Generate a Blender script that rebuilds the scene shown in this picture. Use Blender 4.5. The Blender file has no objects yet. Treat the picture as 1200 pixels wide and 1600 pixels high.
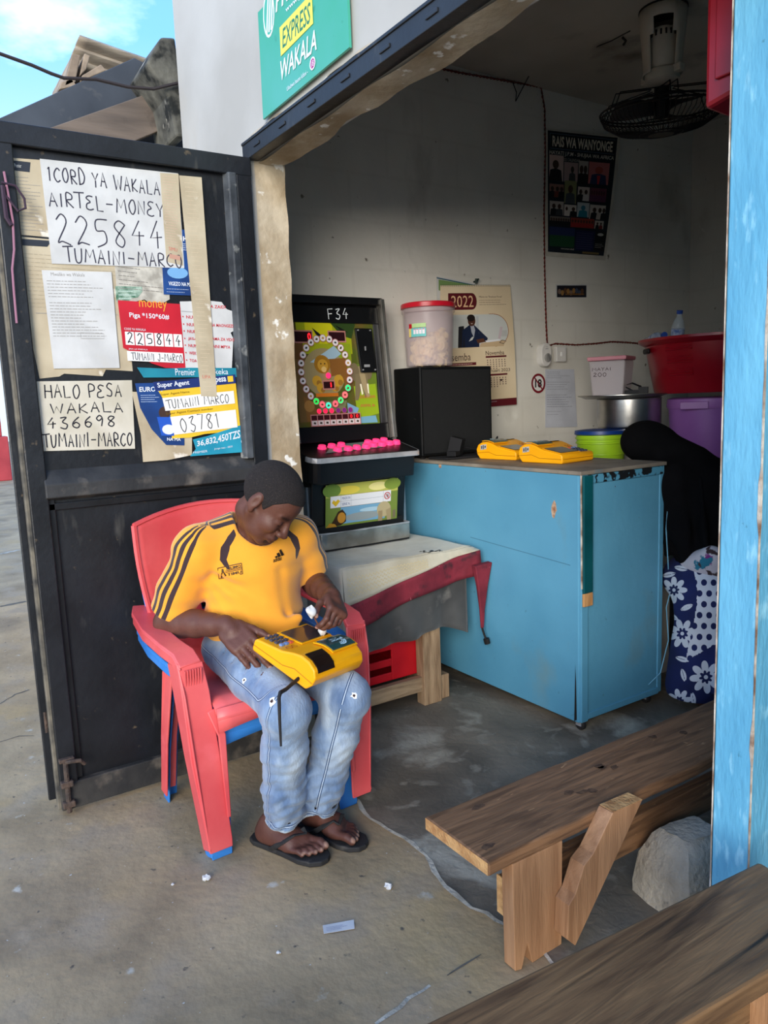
import bpy, math, random
import numpy as np
from mathutils import Vector, Matrix
random.seed(7); rng=np.random.default_rng(5)
SC=bpy.context.scene; COL=SC.collection
R=math.radians
# ---------------------------------------------------------------- camera
F_PX=1185.7; CAM_H=1.4
_y,_p,_r=R(-57.087),R(8.365),R(-2.241)
FW=np.array([math.sin(_y)*math.cos(_p),math.cos(_y)*math.cos(_p),-math.sin(_p)])
_r0=np.array([math.cos(_y),-math.sin(_y),0.]); _u0=np.cross(_r0,FW)
RT=math.cos(_r)*_r0+math.sin(_r)*_u0; UP=-math.sin(_r)*_r0+math.cos(_r)*_u0
CP=np.array([0,0,CAM_H])
cam=bpy.data.cameras.new('camera'); camo=bpy.data.objects.new('camera',cam); COL.objects.link(camo)
mw=Matrix.Identity(4)
for i in range(3): mw[i][0]=RT[i]; mw[i][1]=UP[i]; mw[i][2]=-FW[i]; mw[i][3]=CP[i]
camo.matrix_world=mw; cam.sensor_fit='AUTO'; cam.sensor_width=36; cam.lens=F_PX/1600*36; cam.clip_start=.02
SC.camera=camo
def on(x,y,X=None,Y=None,Z=None):
    """point where the photo pixel's ray meets the plane X=, Y= or Z="""
    d=FW*F_PX+RT*(x-600)-UP*(y-800)
    t=X/d[0] if X is not None else Y/d[1] if Y is not None else (Z-CAM_H)/d[2]
    return CP+d*t
# ---------------------------------------------------------------- world, sun, exposure
def S(r,g=None,b=None):
    if g is None: r,g,b=r
    return tuple((c/255/12.92 if c<=10.3 else ((c/255+.055)/1.055)**2.4) for c in (r,g,b))
W=bpy.data.worlds.new('sky'); SC.world=W; W.use_nodes=True; nt=W.node_tree; nt.nodes.clear()
def N(nt,t,**k):
    n=nt.nodes.new(t)
    for a,b in k.items():
        if a.startswith('i_'): n.inputs[int(a[2:])].default_value=b
        else: setattr(n,a,b)
    return n
o=N(nt,'ShaderNodeOutputWorld'); bg=N(nt,'ShaderNodeBackground'); tc=N(nt,'ShaderNodeTexCoord'); sp=N(nt,'ShaderNodeSeparateXYZ')
cr=N(nt,'ShaderNodeValToRGB'); el=cr.color_ramp.elements
el[0].position=0; el[0].color=(.42,.48,.53,1); el[1].position=.7; el[1].color=(.09,.25,.62,1)
e=el.new(.12); e.color=(.48,.62,.78,1); e=el.new(.4); e.color=(.15,.38,.80,1)
mp=N(nt,'ShaderNodeMapping'); mp.inputs['Scale'].default_value=(1,1,2.2); mp.inputs['Location'].default_value=(.4,2.3,.6)
nz=N(nt,'ShaderNodeTexNoise'); nz.inputs['Scale'].default_value=2.6; nz.inputs['Detail'].default_value=7; nz.inputs['Roughness'].default_value=.55
c2=N(nt,'ShaderNodeValToRGB'); c2.color_ramp.elements[0].position=.53; c2.color_ramp.elements[1].position=.84
mx=N(nt,'ShaderNodeMix',data_type='RGBA'); mx.inputs[7].default_value=(1.35,1.30,1.22,1)
L=nt.links.new
L(tc.outputs['Generated'],sp.inputs[0]); L(sp.outputs[2],cr.inputs[0]); L(tc.outputs['Generated'],mp.inputs[0]); L(mp.outputs[0],nz.inputs['Vector'])
L(nz.outputs[0],c2.inputs[0]); L(c2.outputs[0],mx.inputs[0]); L(cr.outputs[0],mx.inputs[6]); L(mx.outputs[2],bg.inputs[0]); L(bg.outputs[0],o.inputs[0])
bg.inputs[1].default_value=1.75
sun=bpy.data.lights.new('sun','SUN'); sun.energy=3.3; sun.angle=R(36); sun.color=(1,.93,.82)
suno=bpy.data.objects.new('sun',sun); COL.objects.link(suno)
suno.rotation_euler=Vector((-.71,.68,-.23)).to_track_quat('-Z','Y').to_euler()
SC.view_settings.view_transform='Standard'; SC.view_settings.look='None'; SC.view_settings.gamma=1
SC.view_settings.use_curve_mapping=False; SC.view_settings.exposure=.36
# ---------------------------------------------------------------- materials
MATS={}
def M(name,col,col2=None,scale=6,detail=5,rough=.6,bump=0,bscale=None,metal=0,stretch=(1,1,1),lo=.35,hi=.65,spots=(),
      trans=0,emit=0,spec=.5,coat=0,attr=None,dist=0,alpha=1,sheen=0,sub=0,ior=1.45,loc=(0,0,0)):
    """procedural material: two tones mixed by noise, extra tones (colour,scale,from,to[,stretch]) laid over by noise, bump"""
    if name in MATS: return MATS[name]
    m=bpy.data.materials.new(name); m.use_nodes=True; nt=m.node_tree; b=nt.nodes['Principled BSDF']; L=nt.links.new
    tc=N(nt,'ShaderNodeTexCoord')
    def noise(sc,st,det=detail):
        mp=N(nt,'ShaderNodeMapping'); mp.inputs['Scale'].default_value=st; mp.inputs['Location'].default_value=loc; L(tc.outputs['Object'],mp.inputs[0])
        n=N(nt,'ShaderNodeTexNoise'); n.inputs['Scale'].default_value=sc; n.inputs['Detail'].default_value=det; n.inputs['Distortion'].default_value=dist
        L(mp.outputs[0],n.inputs['Vector']); return n.outputs[0]
    def ramp(s,a,c):
        r=N(nt,'ShaderNodeMapRange'); r.clamp=True; r.inputs[1].default_value=a; r.inputs[2].default_value=c; L(s,r.inputs[0]); return r.outputs[0]
    cur=None
    if attr:
        a=N(nt,'ShaderNodeAttribute'); a.attribute_name=attr; cur=a.outputs['Color']
        if col2:
            x=N(nt,'ShaderNodeMix',data_type='RGBA',blend_type='MULTIPLY'); x.inputs[0].default_value=1; y=N(nt,'ShaderNodeMix',data_type='RGBA')
            y.inputs[6].default_value=(*col,1); y.inputs[7].default_value=(*col2,1); L(ramp(noise(scale,stretch),lo,hi),y.inputs[0]); L(cur,x.inputs[6]); L(y.outputs[2],x.inputs[7]); cur=x.outputs[2]
    elif col2:
        x=N(nt,'ShaderNodeMix',data_type='RGBA'); x.inputs[6].default_value=(*col,1); x.inputs[7].default_value=(*col2,1)
        L(ramp(noise(scale,stretch),lo,hi),x.inputs[0]); cur=x.outputs[2]
    for s in spots:
        x=N(nt,'ShaderNodeMix',data_type='RGBA'); x.inputs[7].default_value=(*s[0],1)
        if cur: L(cur,x.inputs[6])
        else: x.inputs[6].default_value=(*col,1)
        L(ramp(noise(s[1],s[4] if len(s)>4 else (1,1,1)),s[2],s[3]),x.inputs[0]); cur=x.outputs[2]
    if cur: L(cur,b.inputs['Base Color'])
    else: b.inputs['Base Color'].default_value=(*col,1)
    b.inputs['Roughness'].default_value=rough; b.inputs['Metallic'].default_value=metal; b.inputs['Specular IOR Level'].default_value=spec
    b.inputs['Coat Weight'].default_value=coat; b.inputs['Transmission Weight'].default_value=trans; b.inputs['Alpha'].default_value=alpha; b.inputs['IOR'].default_value=ior
    b.inputs['Sheen Weight'].default_value=sheen
    if sub: b.inputs['Subsurface Weight'].default_value=sub; b.inputs['Subsurface Radius'].default_value=(.01,.004,.002)
    if emit:
        b.inputs['Emission Color'].default_value=(*col,1); b.inputs['Emission Strength'].default_value=emit
    if bump:
        bp=N(nt,'ShaderNodeBump'); bp.inputs['Strength'].default_value=bump; bp.inputs['Distance'].default_value=.01
        L(noise(bscale or scale*4,stretch,4),bp.inputs['Height']); L(bp.outputs[0],b.inputs['Normal'])
    MATS[name]=m; return m
def PM(c,emit=0,rough=.55):
    """plain ink or plastic of one 0-255 colour"""
    return M('ink_%d_%d_%d_%g_%g'%(*c,emit,rough),S(c),rough=rough,emit=emit,spec=.3)
# ---------------------------------------------------------------- objects
def props(o,label=None,cat=None,group=None,kind=None):
    for k,v in (('label',label),('category',cat),('group',group),('kind',kind)):
        if v: o[k]=v
    return o
def thing(name,label,cat,loc=(0,0,0),rz=0,group=None,rot=None):
    o=bpy.data.objects.new(name,None); o.empty_display_size=.05; COL.objects.link(o); o.location=tuple(loc)
    o.rotation_euler=rot or (0,0,rz); return props(o,label,cat,group)
def dup(o,parent=None,loc=None,rot=None,label=None):
    c=o.copy(); COL.objects.link(c); c.parent=parent
    if loc is not None: c.location=loc
    if rot is not None: c.rotation_euler=rot
    if label: c['label']=label
    for ch in o.children: dup(ch,c)
    return c
class G:
    """collects faces; build() links them as one mesh object"""
    def __init__(s): s.v=[]; s.f=[]; s.m=[]
    def add(s,vs,fs,m=0):
        b=len(s.v); s.v+=[tuple(float(t) for t in p) for p in vs]; s.f+=[tuple(b+i for i in q) for q in fs]; s.m+=[m]*len(fs); return s
    def box(s,c,d,rot=None,m=0,taper=1):
        x,y,z=d[0]/2,d[1]/2,d[2]/2; t=taper
        vs=[(-x,-y,-z),(x,-y,-z),(x,y,-z),(-x,y,-z),(-x*t,-y*t,z),(x*t,-y*t,z),(x*t,y*t,z),(-x*t,y*t,z)]
        vs=[Vector(p) for p in vs]
        if rot is not None:
            Q=rot if isinstance(rot,Matrix) else Matrix.Rotation(rot[2],3,'Z')@Matrix.Rotation(rot[1],3,'Y')@Matrix.Rotation(rot[0],3,'X')
            vs=[Q@p for p in vs]
        return s.add([p+Vector(tuple(float(q) for q in c)) for p in vs],[(0,3,2,1),(4,5,6,7),(0,1,5,4),(1,2,6,5),(2,3,7,6),(3,0,4,7)],m)
    def bb(s,a,b,m=0):
        return s.box([(a[i]+b[i])/2 for i in range(3)],[abs(b[i]-a[i]) for i in range(3)],m=m)
    def prism(s,pts,vec,m=0):
        n=len(pts); vec=np.array(vec,float); pts=[np.array(p,float) for p in pts]
        return s.add(pts+[p+vec for p in pts],[tuple(range(n))[::-1],tuple(range(n,2*n))]+[(i,(i+1)%n,n+(i+1)%n,n+i) for i in range(n)],m)
    def tube(s,path,r,n=8,m=0,caps=True,flat=None):
        P=[Vector(tuple(float(t) for t in p)) for p in path]; k=len(P); rs=r if hasattr(r,'__len__') else [r]*k
        vs=[]; t0=(P[1]-P[0]).normalized(); a=t0.orthogonal().normalized()
        for i in range(k):
            t=((P[min(i+1,k-1)]-P[max(i-1,0)])).normalized()
            a=(a-t*a.dot(t)); a=a.normalized() if a.length>1e-6 else t.orthogonal().normalized(); b=t.cross(a)
            for j in range(n):
                an=2*math.pi*j/n; vs.append(P[i]+(a*math.cos(an)+b*math.sin(an)*(flat or 1))*rs[i])
        fs=[(i*n+j,i*n+(j+1)%n,(i+1)*n+(j+1)%n,(i+1)*n+j) for i in range(k-1) for j in range(n)]
        if caps: fs+=[tuple(range(n))[::-1],tuple((k-1)*n+j for j in range(n))]
        return s.add(vs,fs,m)
    def lathe(s,prof,n=32,c=(0,0,0),m=0,sx=1,sy=1,Q=None):
        vs=[]; k=len(prof)
        for r,z in prof:
            for j in range(n):
                a=2*math.pi*j/n; p=Vector((r*math.cos(a)*sx,r*math.sin(a)*sy,z))
                if Q: p=Q@p
                vs.append(p+Vector(c))
        fs=[(i*n+j,i*n+(j+1)%n,(i+1)*n+(j+1)%n,(i+1)*n+j) for i in range(k-1) for j in range(n)]
        if prof[0][0]>1e-5: fs.append(tuple(range(n))[::-1])
        if prof[-1][0]>1e-5: fs.append(tuple((k-1)*n+j for j in range(n)))
        return s.add(vs,fs,m)
    def strip(s,path,side,w,t,m=0,nrm=None):
        """box-section band swept along a path; side = width direction; w,t lists or numbers"""
        P=[Vector(tuple(p)) for p in path]; k=len(P); sd=Vector(side).normalized(); vs=[]
        ws=w if hasattr(w,'__len__') else [w]*k; ts=t if hasattr(t,'__len__') else [t]*k
        for i in range(k):
            tg=(P[min(i+1,k-1)]-P[max(i-1,0)]).normalized(); nn=tg.cross(sd).normalized(); s2=nn.cross(tg)
            if s2.dot(sd)<0: s2=-s2
            for a,b in ((-1,-1),(1,-1),(1,1),(-1,1)): vs.append(P[i]+s2*(a*ws[i]/2)+nn*(b*ts[i]/2))
        fs=[(i*4+j,i*4+(j+1)%4,(i+1)*4+(j+1)%4,(i+1)*4+j) for i in range(k-1) for j in range(4)]+[(0,3,2,1),((k-1)*4,(k-1)*4+1,(k-1)*4+2,(k-1)*4+3)]
        return s.add(vs,fs,m)
    def grid(s,fn,nu,nv,m=0,skip=None):
        vs=[fn(i/nu,j/nv) for j in range(nv+1) for i in range(nu+1)]; w=nu+1
        return s.add(vs,[(j*w+i,j*w+i+1,(j+1)*w+i+1,(j+1)*w+i) for j in range(nv) for i in range(nu) if not(skip and skip(i,j))],m)
    def build(s,name,mats,parent=None,org=(0,0,0),bevel=0,smooth=False,solid=0,seg=2,sub=0,fix=True,ang=40):
        me=bpy.data.meshes.new(name); ox=np.array(org,float)
        me.from_pydata([tuple(np.array(p)-ox) for p in s.v],[],s.f)
        if not isinstance(mats,(list,tuple)): mats=[mats]
        for m in mats: me.materials.append(m)
        if len(mats)>1: me.polygons.foreach_set('material_index',s.m)
        if fix:
            import bmesh
            bm=bmesh.new(); bm.from_mesh(me); bmesh.ops.recalc_face_normals(bm,faces=bm.faces); bm.to_mesh(me); bm.free()
        if smooth:
            me.polygons.foreach_set('use_smooth',[True]*len(me.polygons)); me.set_sharp_from_angle(angle=R(ang))
        me.update(); o=bpy.data.objects.new(name,me); COL.objects.link(o)
        if parent is not None: o.parent=parent
        else: o.location=tuple(ox)
        if solid:
            q=o.modifiers.new('solidify','SOLIDIFY'); q.thickness=solid; q.offset=0
        if bevel:
            q=o.modifiers.new('bevel','BEVEL'); q.width=bevel; q.segments=seg; q.limit_method='ANGLE'; q.angle_limit=R(35); q.harden_normals=False
        if sub:
            q=o.modifiers.new('subsurf','SUBSURF'); q.levels=sub; q.render_levels=sub
        return o
def solo(g,name,mats,label,cat,org,group=None,**k):
    return props(g.build(name,mats,None,org,**k),label,cat,group)
def struct(g,name,mats,parent=None,org=(0,0,0),**k):
    o=g.build(name,mats,parent,org,**k); o['kind']='structure'; return o
# ---------------------------------------------------------------- flat print
def text_faces(s,bold=0,shear=0):
    c=bpy.data.curves.new('t','FONT'); c.body=s; c.size=1; c.offset=bold; c.shear=shear; c.resolution_u=2
    o=bpy.data.objects.new('t',c); COL.objects.link(o); me=o.to_mesh()
    v=np.array([p.co[:2] for p in me.vertices]) if len(me.vertices) else np.zeros((0,2)); f=[tuple(p.vertices) for p in me.polygons]
    o.to_mesh_clear(); bpy.data.objects.remove(o); bpy.data.curves.remove(c); return v,f
HW={'A':'0,0 .5,1 1,0|.2,.4 .8,.4','B':'0,0 0,1 .7,.95 .8,.75 .1,.55 .9,.35 .7,.03 0,0','C':'1,.85 .6,1 .1,.7 .05,.3 .5,0 1,.2','D':'.1,0 .1,1 .6,.95 1,.55 .7,.1 0,0',
'E':'1,.95 .4,1 .1,.8 .6,.55 .1,.4 0,.1 .5,0 1,.08','F':'1,1 .1,.97 .1,0|.1,.5 .8,.55','G':'1,.85 .5,1 0,.5 .5,0 1,.3 .6,.4','H':'0,0 .05,1|1,0 .95,1|0,.5 1,.52','I':'.5,0 .5,1','J':'.9,1 .8,.2 .4,0 0,.3|.4,1 1,1',
'K':'.1,0 .1,1|.9,1 .1,.45 1,0','L':'.1,1 .1,.02 1,0','M':'0,0 .15,1 .5,.4 .85,1 1,0','N':'0,0 .1,1 .85,0 1,1','O':'.5,1 .05,.6 .2,.1 .6,0 1,.4 .8,.9 .5,1','P':'.1,0 .1,1 .8,.95 .85,.6 .1,.45',
'R':'.1,0 .1,1 .8,.95 .8,.6 .15,.5 1,0','S':'.95,.9 .4,1 .1,.75 .8,.4 .7,.05 0,.1','T':'.5,0 .5,1|-.3,1 1.2,1.06','U':'0,1 .05,.2 .4,0 .8,.2 .95,1','V':'0,1 .5,0 1,1','W':'0,1 .25,0 .5,.7 .75,0 1,1','X':'0,0 1,1|0,1 1,0','Y':'0,1 .5,.5 1,1|.5,.5 .45,0','Z':'0,1 1,1 0,0 1,0',
'0':'.5,1 .1,.7 .1,.3 .5,0 .9,.3 .9,.7 .5,1','1':'.2,.8 .5,1 .5,0','2':'.1,.8 .5,1 .85,.75 .1,.08 .4,.12 1,0','3':'.1,.95 .8,1 .35,.6 .85,.35 .6,0 .05,.08','4':'.6,1 .05,.4 .95,.42|.62,.62 .55,0','5':'.95,1 .2,.97 .15,.6 .75,.55 .8,.15 .1,0','6':'.8,1 .2,.55 .15,.15 .6,0 .85,.3 .5,.5 .18,.35',
'7':'.05,1 .9,1 .35,0','8':'.9,.9 .45,1 .15,.75 .8,.3 .55,0 .15,.25 .9,.9','9':'.85,.75 .5,1 .15,.75 .4,.5 .85,.7 .7,0','-':'.05,.5 .95,.5','.':'.45,0 .55,.04',' ':''}
def strokes(s,jit=.03,seed=1):
    rr=random.Random(seed); out=[]; x=0
    for ch in s:
        w={'I':.35,'1':.5,'.':.4,' ':.45,'-':.8,'M':1.1,'W':1.1}.get(ch,.75); dy=rr.uniform(-.05,.05); sc=rr.uniform(.92,1.06)
        for pl in HW.get(ch,'').split('|'):
            if pl.strip():
                pts=[tuple(float(t) for t in q.split(',')) for q in pl.split()]
                q=[(x+p[0]*w+rr.uniform(-jit,jit),p[1]*sc+dy+rr.uniform(-jit,jit)) for p in pts]
                if ch in 'BCDEGJOPRSU0235689' and len(q)>3:   # round letters: Catmull-Rom curve
                    q2=[]; e=[q[0]]+q+[q[-1]]
                    for i in range(1,len(e)-2):
                        for k in range(5):
                            t=k/5; q2.append(tuple(.5*(2*e[i][d]+(e[i+1][d]-e[i-1][d])*t+(2*e[i-1][d]-5*e[i][d]+4*e[i+1][d]-e[i+2][d])*t*t+(3*e[i][d]-e[i-1][d]-3*e[i+1][d]+e[i+2][d])*t**3) for d in (0,1)))
                    q=q2+[q[-1]]
                out.append(q)
        x+=w+.3
    return out,x-.3
class Sheet:
    """thin sheet through four 3D corners TL,TR,BR,BL; print laid in its 0..1 coordinates (v downwards)"""
    def __init__(s,tl,tr,br,bl,bend=0,lift=.0005):
        s.c=[np.array(p,float) for p in (tl,tr,br,bl)]; n=np.cross(s.c[1]-s.c[0],s.c[0]-s.c[3]); s.n=n/np.linalg.norm(n)
        s.w=np.linalg.norm(s.c[1]-s.c[0]); s.h=np.linalg.norm(s.c[3]-s.c[0]); s.bend=bend; s.g=G(); s.mats=[]; s.lay=1; s.lift=lift; s.step=.00012
    def P(s,u,v,z=0):
        a,b,c,d=s.c; p=(a*(1-u)+b*u)*(1-v)+(d*(1-u)+c*u)*v
        w=s.bend(u,v) if callable(s.bend) else 0
        return p+s.n*(z+w)
    def mi(s,c,emit=0):
        m=c if isinstance(c,bpy.types.Material) else PM(tuple(c),emit)
        if m not in s.mats: s.mats.append(m)
        return s.mats.index(m)
    def z(s): s.lay+=1; return s.lift+s.lay*s.step
    def poly(s,pts,c,emit=0,z=None):
        z=z or s.z(); s.g.add([s.P(u,v,z) for u,v in pts],[tuple(range(len(pts)))],s.mi(c,emit)); return s
    def rect(s,u0,v0,u1,v1,c,n=1,emit=0):
        z=s.z(); s.g.grid(lambda a,b:s.P(u0+(u1-u0)*a,v0+(v1-v0)*b,z),n,n,s.mi(c,emit)); return s
    def disc(s,u,v,r,c,emit=0,ry=None,n=18,a0=0,a1=360,skew=0):
        ry=ry or r*s.w/s.h; z=s.z()
        s.g.add([s.P(u+r*math.cos(R(a0+(a1-a0)*i/n)),v-ry*math.sin(R(a0+(a1-a0)*i/n)),z) for i in range(n+(a1-a0<360))],[tuple(range(n+(a1-a0<360)))],s.mi(c,emit)); return s
    def ring(s,u,v,r,t,c,n=24,a0=0,a1=360,ry=None):
        ry=ry or r*s.w/s.h; z=s.z(); k=1-t; vs=[]
        for i in range(n+1):
            a=R(a0+(a1-a0)*i/n); vs+=[s.P(u+r*math.cos(a),v-ry*math.sin(a),z),s.P(u+r*k*math.cos(a),v-ry*k*math.sin(a),z)]
        s.g.add(vs,[(2*i,2*i+2,2*i+3,2*i+1) for i in range(n)],s.mi(c)); return s
    def line(s,pts,wd,c,emit=0,closed=False):
        """polyline of width wd in metres"""
        z=s.z(); q=[np.array((p[0]*s.w,p[1]*s.h)) for p in pts]; m=s.mi(c,emit)
        if closed: q.append(q[0])
        vs=[]
        for i in range(len(q)):
            t=q[min(i+1,len(q)-1)]-q[max(i-1,0)]; t=t/(np.linalg.norm(t)+1e-9); nn=np.array((-t[1],t[0]))*wd/2
            for a in (q[i]+nn,q[i]-nn): vs.append(s.P(a[0]/s.w,a[1]/s.h,z))
        s.g.add(vs,[(2*i,2*i+1,2*i+3,2*i+2) for i in range(len(q)-1)],m); return s
    def text(s,t,u0,v0,u1,v1,c,bold=0,shear=0,emit=0,fit='box',slope=0):
        """type set to fill the box u0,v0 (top) - u1,v1 (bottom); slope = fall of the baseline over the box"""
        v,f=text_faces(t,bold,shear)
        if not len(v): return s
        a,b=v.min(0),v.max(0); v=(v-a)/(np.maximum(b-a,1e-6)); z=s.z()
        s.g.add([s.P(u0+(u1-u0)*p[0],v1-(v1-v0)*p[1]+slope*p[0],z) for p in v],f,s.mi(c,emit)); return s
    def hand(s,t,u0,v0,u1,v1,c,wd=.004,seed=1,slope=0,jit=.03):
        st,w=strokes(t,jit,seed)
        for pl in st: 
            s.line([(u0+(u1-u0)*x/w,v1-(v1-v0)*y+slope*x/w) for x,y in pl],wd,c); s.lay-=1
        s.lay+=1; return s
    def scribble(s,u0,v0,u1,v1,rows,c,wd=.0012,seed=0,fill=.7):
        """rows of tiny print too small to read: short dashes"""
        rr=random.Random(seed)
        for r in range(rows):
            v=v0+(v1-v0)*(r+.5)/rows; u=u0; e=u0+(u1-u0)*rr.uniform(fill,1)
            while u<e:
                w=rr.uniform(.03,.1)*(u1-u0); s.line([(u,v),(min(u+w,e),v)],wd,c); s.lay-=1; u+=w+.015*(u1-u0)
        s.lay+=1; return s
    def build(s,name,mat,label,cat,group=None,parent=None,outline=None,printname='print',thick=.0008,n=6,label_part=None):
        o=(s.c[0]+s.c[1]+s.c[2]+s.c[3])/4; g=G()
        if outline: g.prism([s.P(u,v,-thick) for u,v in outline],s.n*thick)
        else: g.grid(lambda a,b:s.P(a,b,0),n,n)
        b=g.build(name,mat,parent,o if parent is None else (0,0,0),solid=0 if outline else thick)
        if parent is None: props(b,label,cat,group)
        if s.g.v:
            s.g.build(printname,s.mats,b,o if parent is None else (0,0,0),fix=False)
        return b
# ================================================================ structure
FY=1.25; XL=-3.40; XJ=-2.75; XR=-.945; XR2=-.857; PY=1.46; YB=4.82; ZC=3.15; ZL=2.30
m_ground=M('ground_concrete',S(188,162,124),S(148,126,94),scale=2.2,detail=9,rough=.9,bump=.35,bscale=26,
  spots=((S(128,112,90),1.1,.58,.78),(S(186,156,108),1.6,.56,.74),(S(166,146,118),5,.5,.7),(S(196,186,166),9,.68,.74),(S(88,80,70),34,.66,.74),(S(205,200,188),60,.70,.74)))
m_far=M('far_concrete',S(186,178,166),S(160,152,140),scale=.8,detail=8,rough=.9,bump=.2,bscale=14,spots=((S(140,130,118),2,.6,.75),))
m_floor=M('floor_cement',S(138,126,108),S(100,91,78),scale=3,detail=9,rough=.62,bump=.3,bscale=30,
  spots=((S(56,52,47),1.5,.55,.75),(S(176,168,150),2.6,.58,.66),(S(150,141,124),9,.58,.68)),dist=.6)
m_white=M('facade_paint',S(188,186,180),S(172,169,162),scale=2,rough=.85,bump=.15,bscale=18,spots=((S(180,172,158),4,.64,.85,(1,1,.35)),))
m_jamb=M('jamb_plaster',S(196,182,158),S(158,138,108),scale=6,rough=.9,bump=.4,bscale=35,spots=((S(236,232,222),14,.62,.66),(S(112,92,66),5,.60,.78,(1,1,.4))))
m_steel=M('black_steel',S(30,32,36),S(19,20,23),scale=5,rough=.42,bump=.12,bscale=40,spots=((S(72,70,66),13,.63,.75,(1,1,.25)),(S(88,76,60),26,.68,.76)))
m_blue=M('blue_paint_wood',S(104,172,200),S(84,152,184),scale=3,rough=.5,bump=.35,bscale=26,stretch=(3,3,.8),spots=((S(140,196,216),10,.60,.74,(4,1,1.2)),(S(64,120,140),30,.70,.76)))
def wall_mat(name,a,b,ax,dark):
    m=M(name,a,b,scale=1.6,detail=8,rough=.9,bump=.18,bscale=20,spots=((dark,2.3,.60,.82,(1,1,.6)),(S(120,112,100),22,.70,.75),(S(226,222,212),5,.66,.75)))
    nt=m.node_tree; bs=nt.nodes['Principled BSDF']; L=nt.links.new; src=bs.inputs['Base Color'].links[0].from_socket
    tc=N(nt,'ShaderNodeTexCoord'); sx=N(nt,'ShaderNodeSeparateXYZ'); cx=N(nt,'ShaderNodeCombineXYZ'); br=N(nt,'ShaderNodeTexBrick')
    L(tc.outputs['Object'],sx.inputs[0]); L(sx.outputs[ax],cx.inputs[0]); L(sx.outputs[2],cx.inputs[1]); L(cx.outputs[0],br.inputs['Vector'])
    br.inputs['Scale'].default_value=1; br.inputs['Brick Width'].default_value=.46; br.inputs['Row Height'].default_value=.23; br.inputs['Mortar Size'].default_value=.016; br.inputs['Mortar Smooth'].default_value=1
    br.inputs['Color1'].default_value=br.inputs['Color2'].default_value=(1,1,1,1); br.inputs['Mortar'].default_value=(.80,.79,.77,1)
    x=N(nt,'ShaderNodeMix',data_type='RGBA',blend_type='MULTIPLY'); x.inputs[0].default_value=.22; L(src,x.inputs[6]); L(br.outputs[0],x.inputs[7]); L(x.outputs[2],bs.inputs['Base Color'])
    return m
m_in=wall_mat('inside_plaster',S(226,222,212),S(208,203,192),1,S(150,143,130))
m_in2=wall_mat('inside_plaster_back',S(196,192,182),S(176,172,164),0,S(130,124,114))
m_ceil=M('ceiling_board',S(190,184,172),S(166,160,148),scale=1.3,rough=.9,spots=((S(100,94,84),3,.6,.8),))
# ground and floor
g=G(); g.add([(-45,-25,0),(12,-25,0),(12,1.6,0),(-45,1.6,0)],[(0,1,2,3)]); g.add([(-45,1.6,0),(-3.45,1.6,0),(-3.45,30,0),(-45,30,0)],[(0,1,2,3)])
g.add([(1.25,1.6,0),(12,1.6,0),(12,30,0),(1.25,30,0)],[(0,1,2,3)])
ground=struct(g,'floor_outside',m_ground)
g=G(); edge=[]; xs=np.linspace(-3.42,1.25,120)
for i,x in enumerate(xs): edge.append((x,1.235+.03*math.sin(x*5.1)*.5+.02*math.sin(x*13)+random.uniform(-.006,.006)))
top=[(x,y,.005) for x,y in edge]+[(1.25,4.85,.005),(-3.42,4.85,.005)]
g.add(top,[tuple(range(len(top)))]); g.add([(x,y,.005) for x,y in edge]+[(x,y,-.03) for x,y in edge],[(i+120,i+121,i+1,i) for i in range(119)])
floor=struct(g,'floor',m_floor)
# pale broken mortar line where the inside slab meets the yard
m_mortar=M('mortar',S(196,188,170),S(150,142,126),scale=14,rough=.95,bump=.5)
g=G(); vs=[]
for i,(x,y) in enumerate(edge):
    w=.003+.009*abs(math.sin(i*.9))*random.random()+(.014*random.random() if 14<i<22 else 0); vs+=[(x,y-.004-.3*w,.0055),(x,y+w,.0068)]
g.add(vs,[(2*i,2*i+2,2*i+3,2*i+1) for i in range(119)]); g.build('mortar_line',m_mortar,floor)
def crack(pts,wd,mat,name,z=.001):
    g=G(); vs=[]; P=[np.array(on(*p,Z=0)[:2]) for p in pts]; Q=[]
    for a,b in zip(P[:-1],P[1:]):
        n=max(2,int(np.linalg.norm(b-a)/.03)); Q+=[a+(b-a)*i/n+rng.normal(0,.003,2) for i in range(n)]
    for i,q in enumerate(Q):
        t=Q[min(i+1,len(Q)-1)]-Q[max(i-1,0)]; t/=np.linalg.norm(t)+1e-9; w=wd*rng.uniform(.4,1.2)
        vs+=[(q[0]-t[1]*w,q[1]+t[0]*w,z),(q[0]+t[1]*w,q[1]-t[0]*w,z)]
    g.add(vs,[(2*i,2*i+1,2*i+3,2*i+2) for i in range(len(Q)-1)]); return g.build(name,mat,ground)
m_crk=M('dark_crack',S(92,86,76),S(120,112,98),scale=20,rough=1)
crack([(590,1600),(640,1560),(690,1528)],.005,m_mortar,'pale_crack'); crack([(700,1525),(735,1502),(765,1482)],.0025,m_crk,'dark_crack')
crack([(0,948),(25,943),(48,938)],.03,m_crk,'slab_joint'); crack([(0,866),(18,862),(34,858)],.03,m_mortar,'painted_line')
crack([(0,1100),(25,1085),(55,1075)],.006,m_crk,'dark_crack.001'); crack([(0,1160),(30,1150),(64,1150)],.004,m_crk,'dark_crack.002')
# walls
g=G(); g.bb((XL-.06,FY,-.02),(XJ-.001,FY+.13,3.9)); wf=struct(g,'wall_front',m_white)
g=G(); g.bb((XJ-.001,FY,ZL+.004),(1.3,FY+.13,3.9)); struct(g,'wall_front_upper',m_white,wf)
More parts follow.
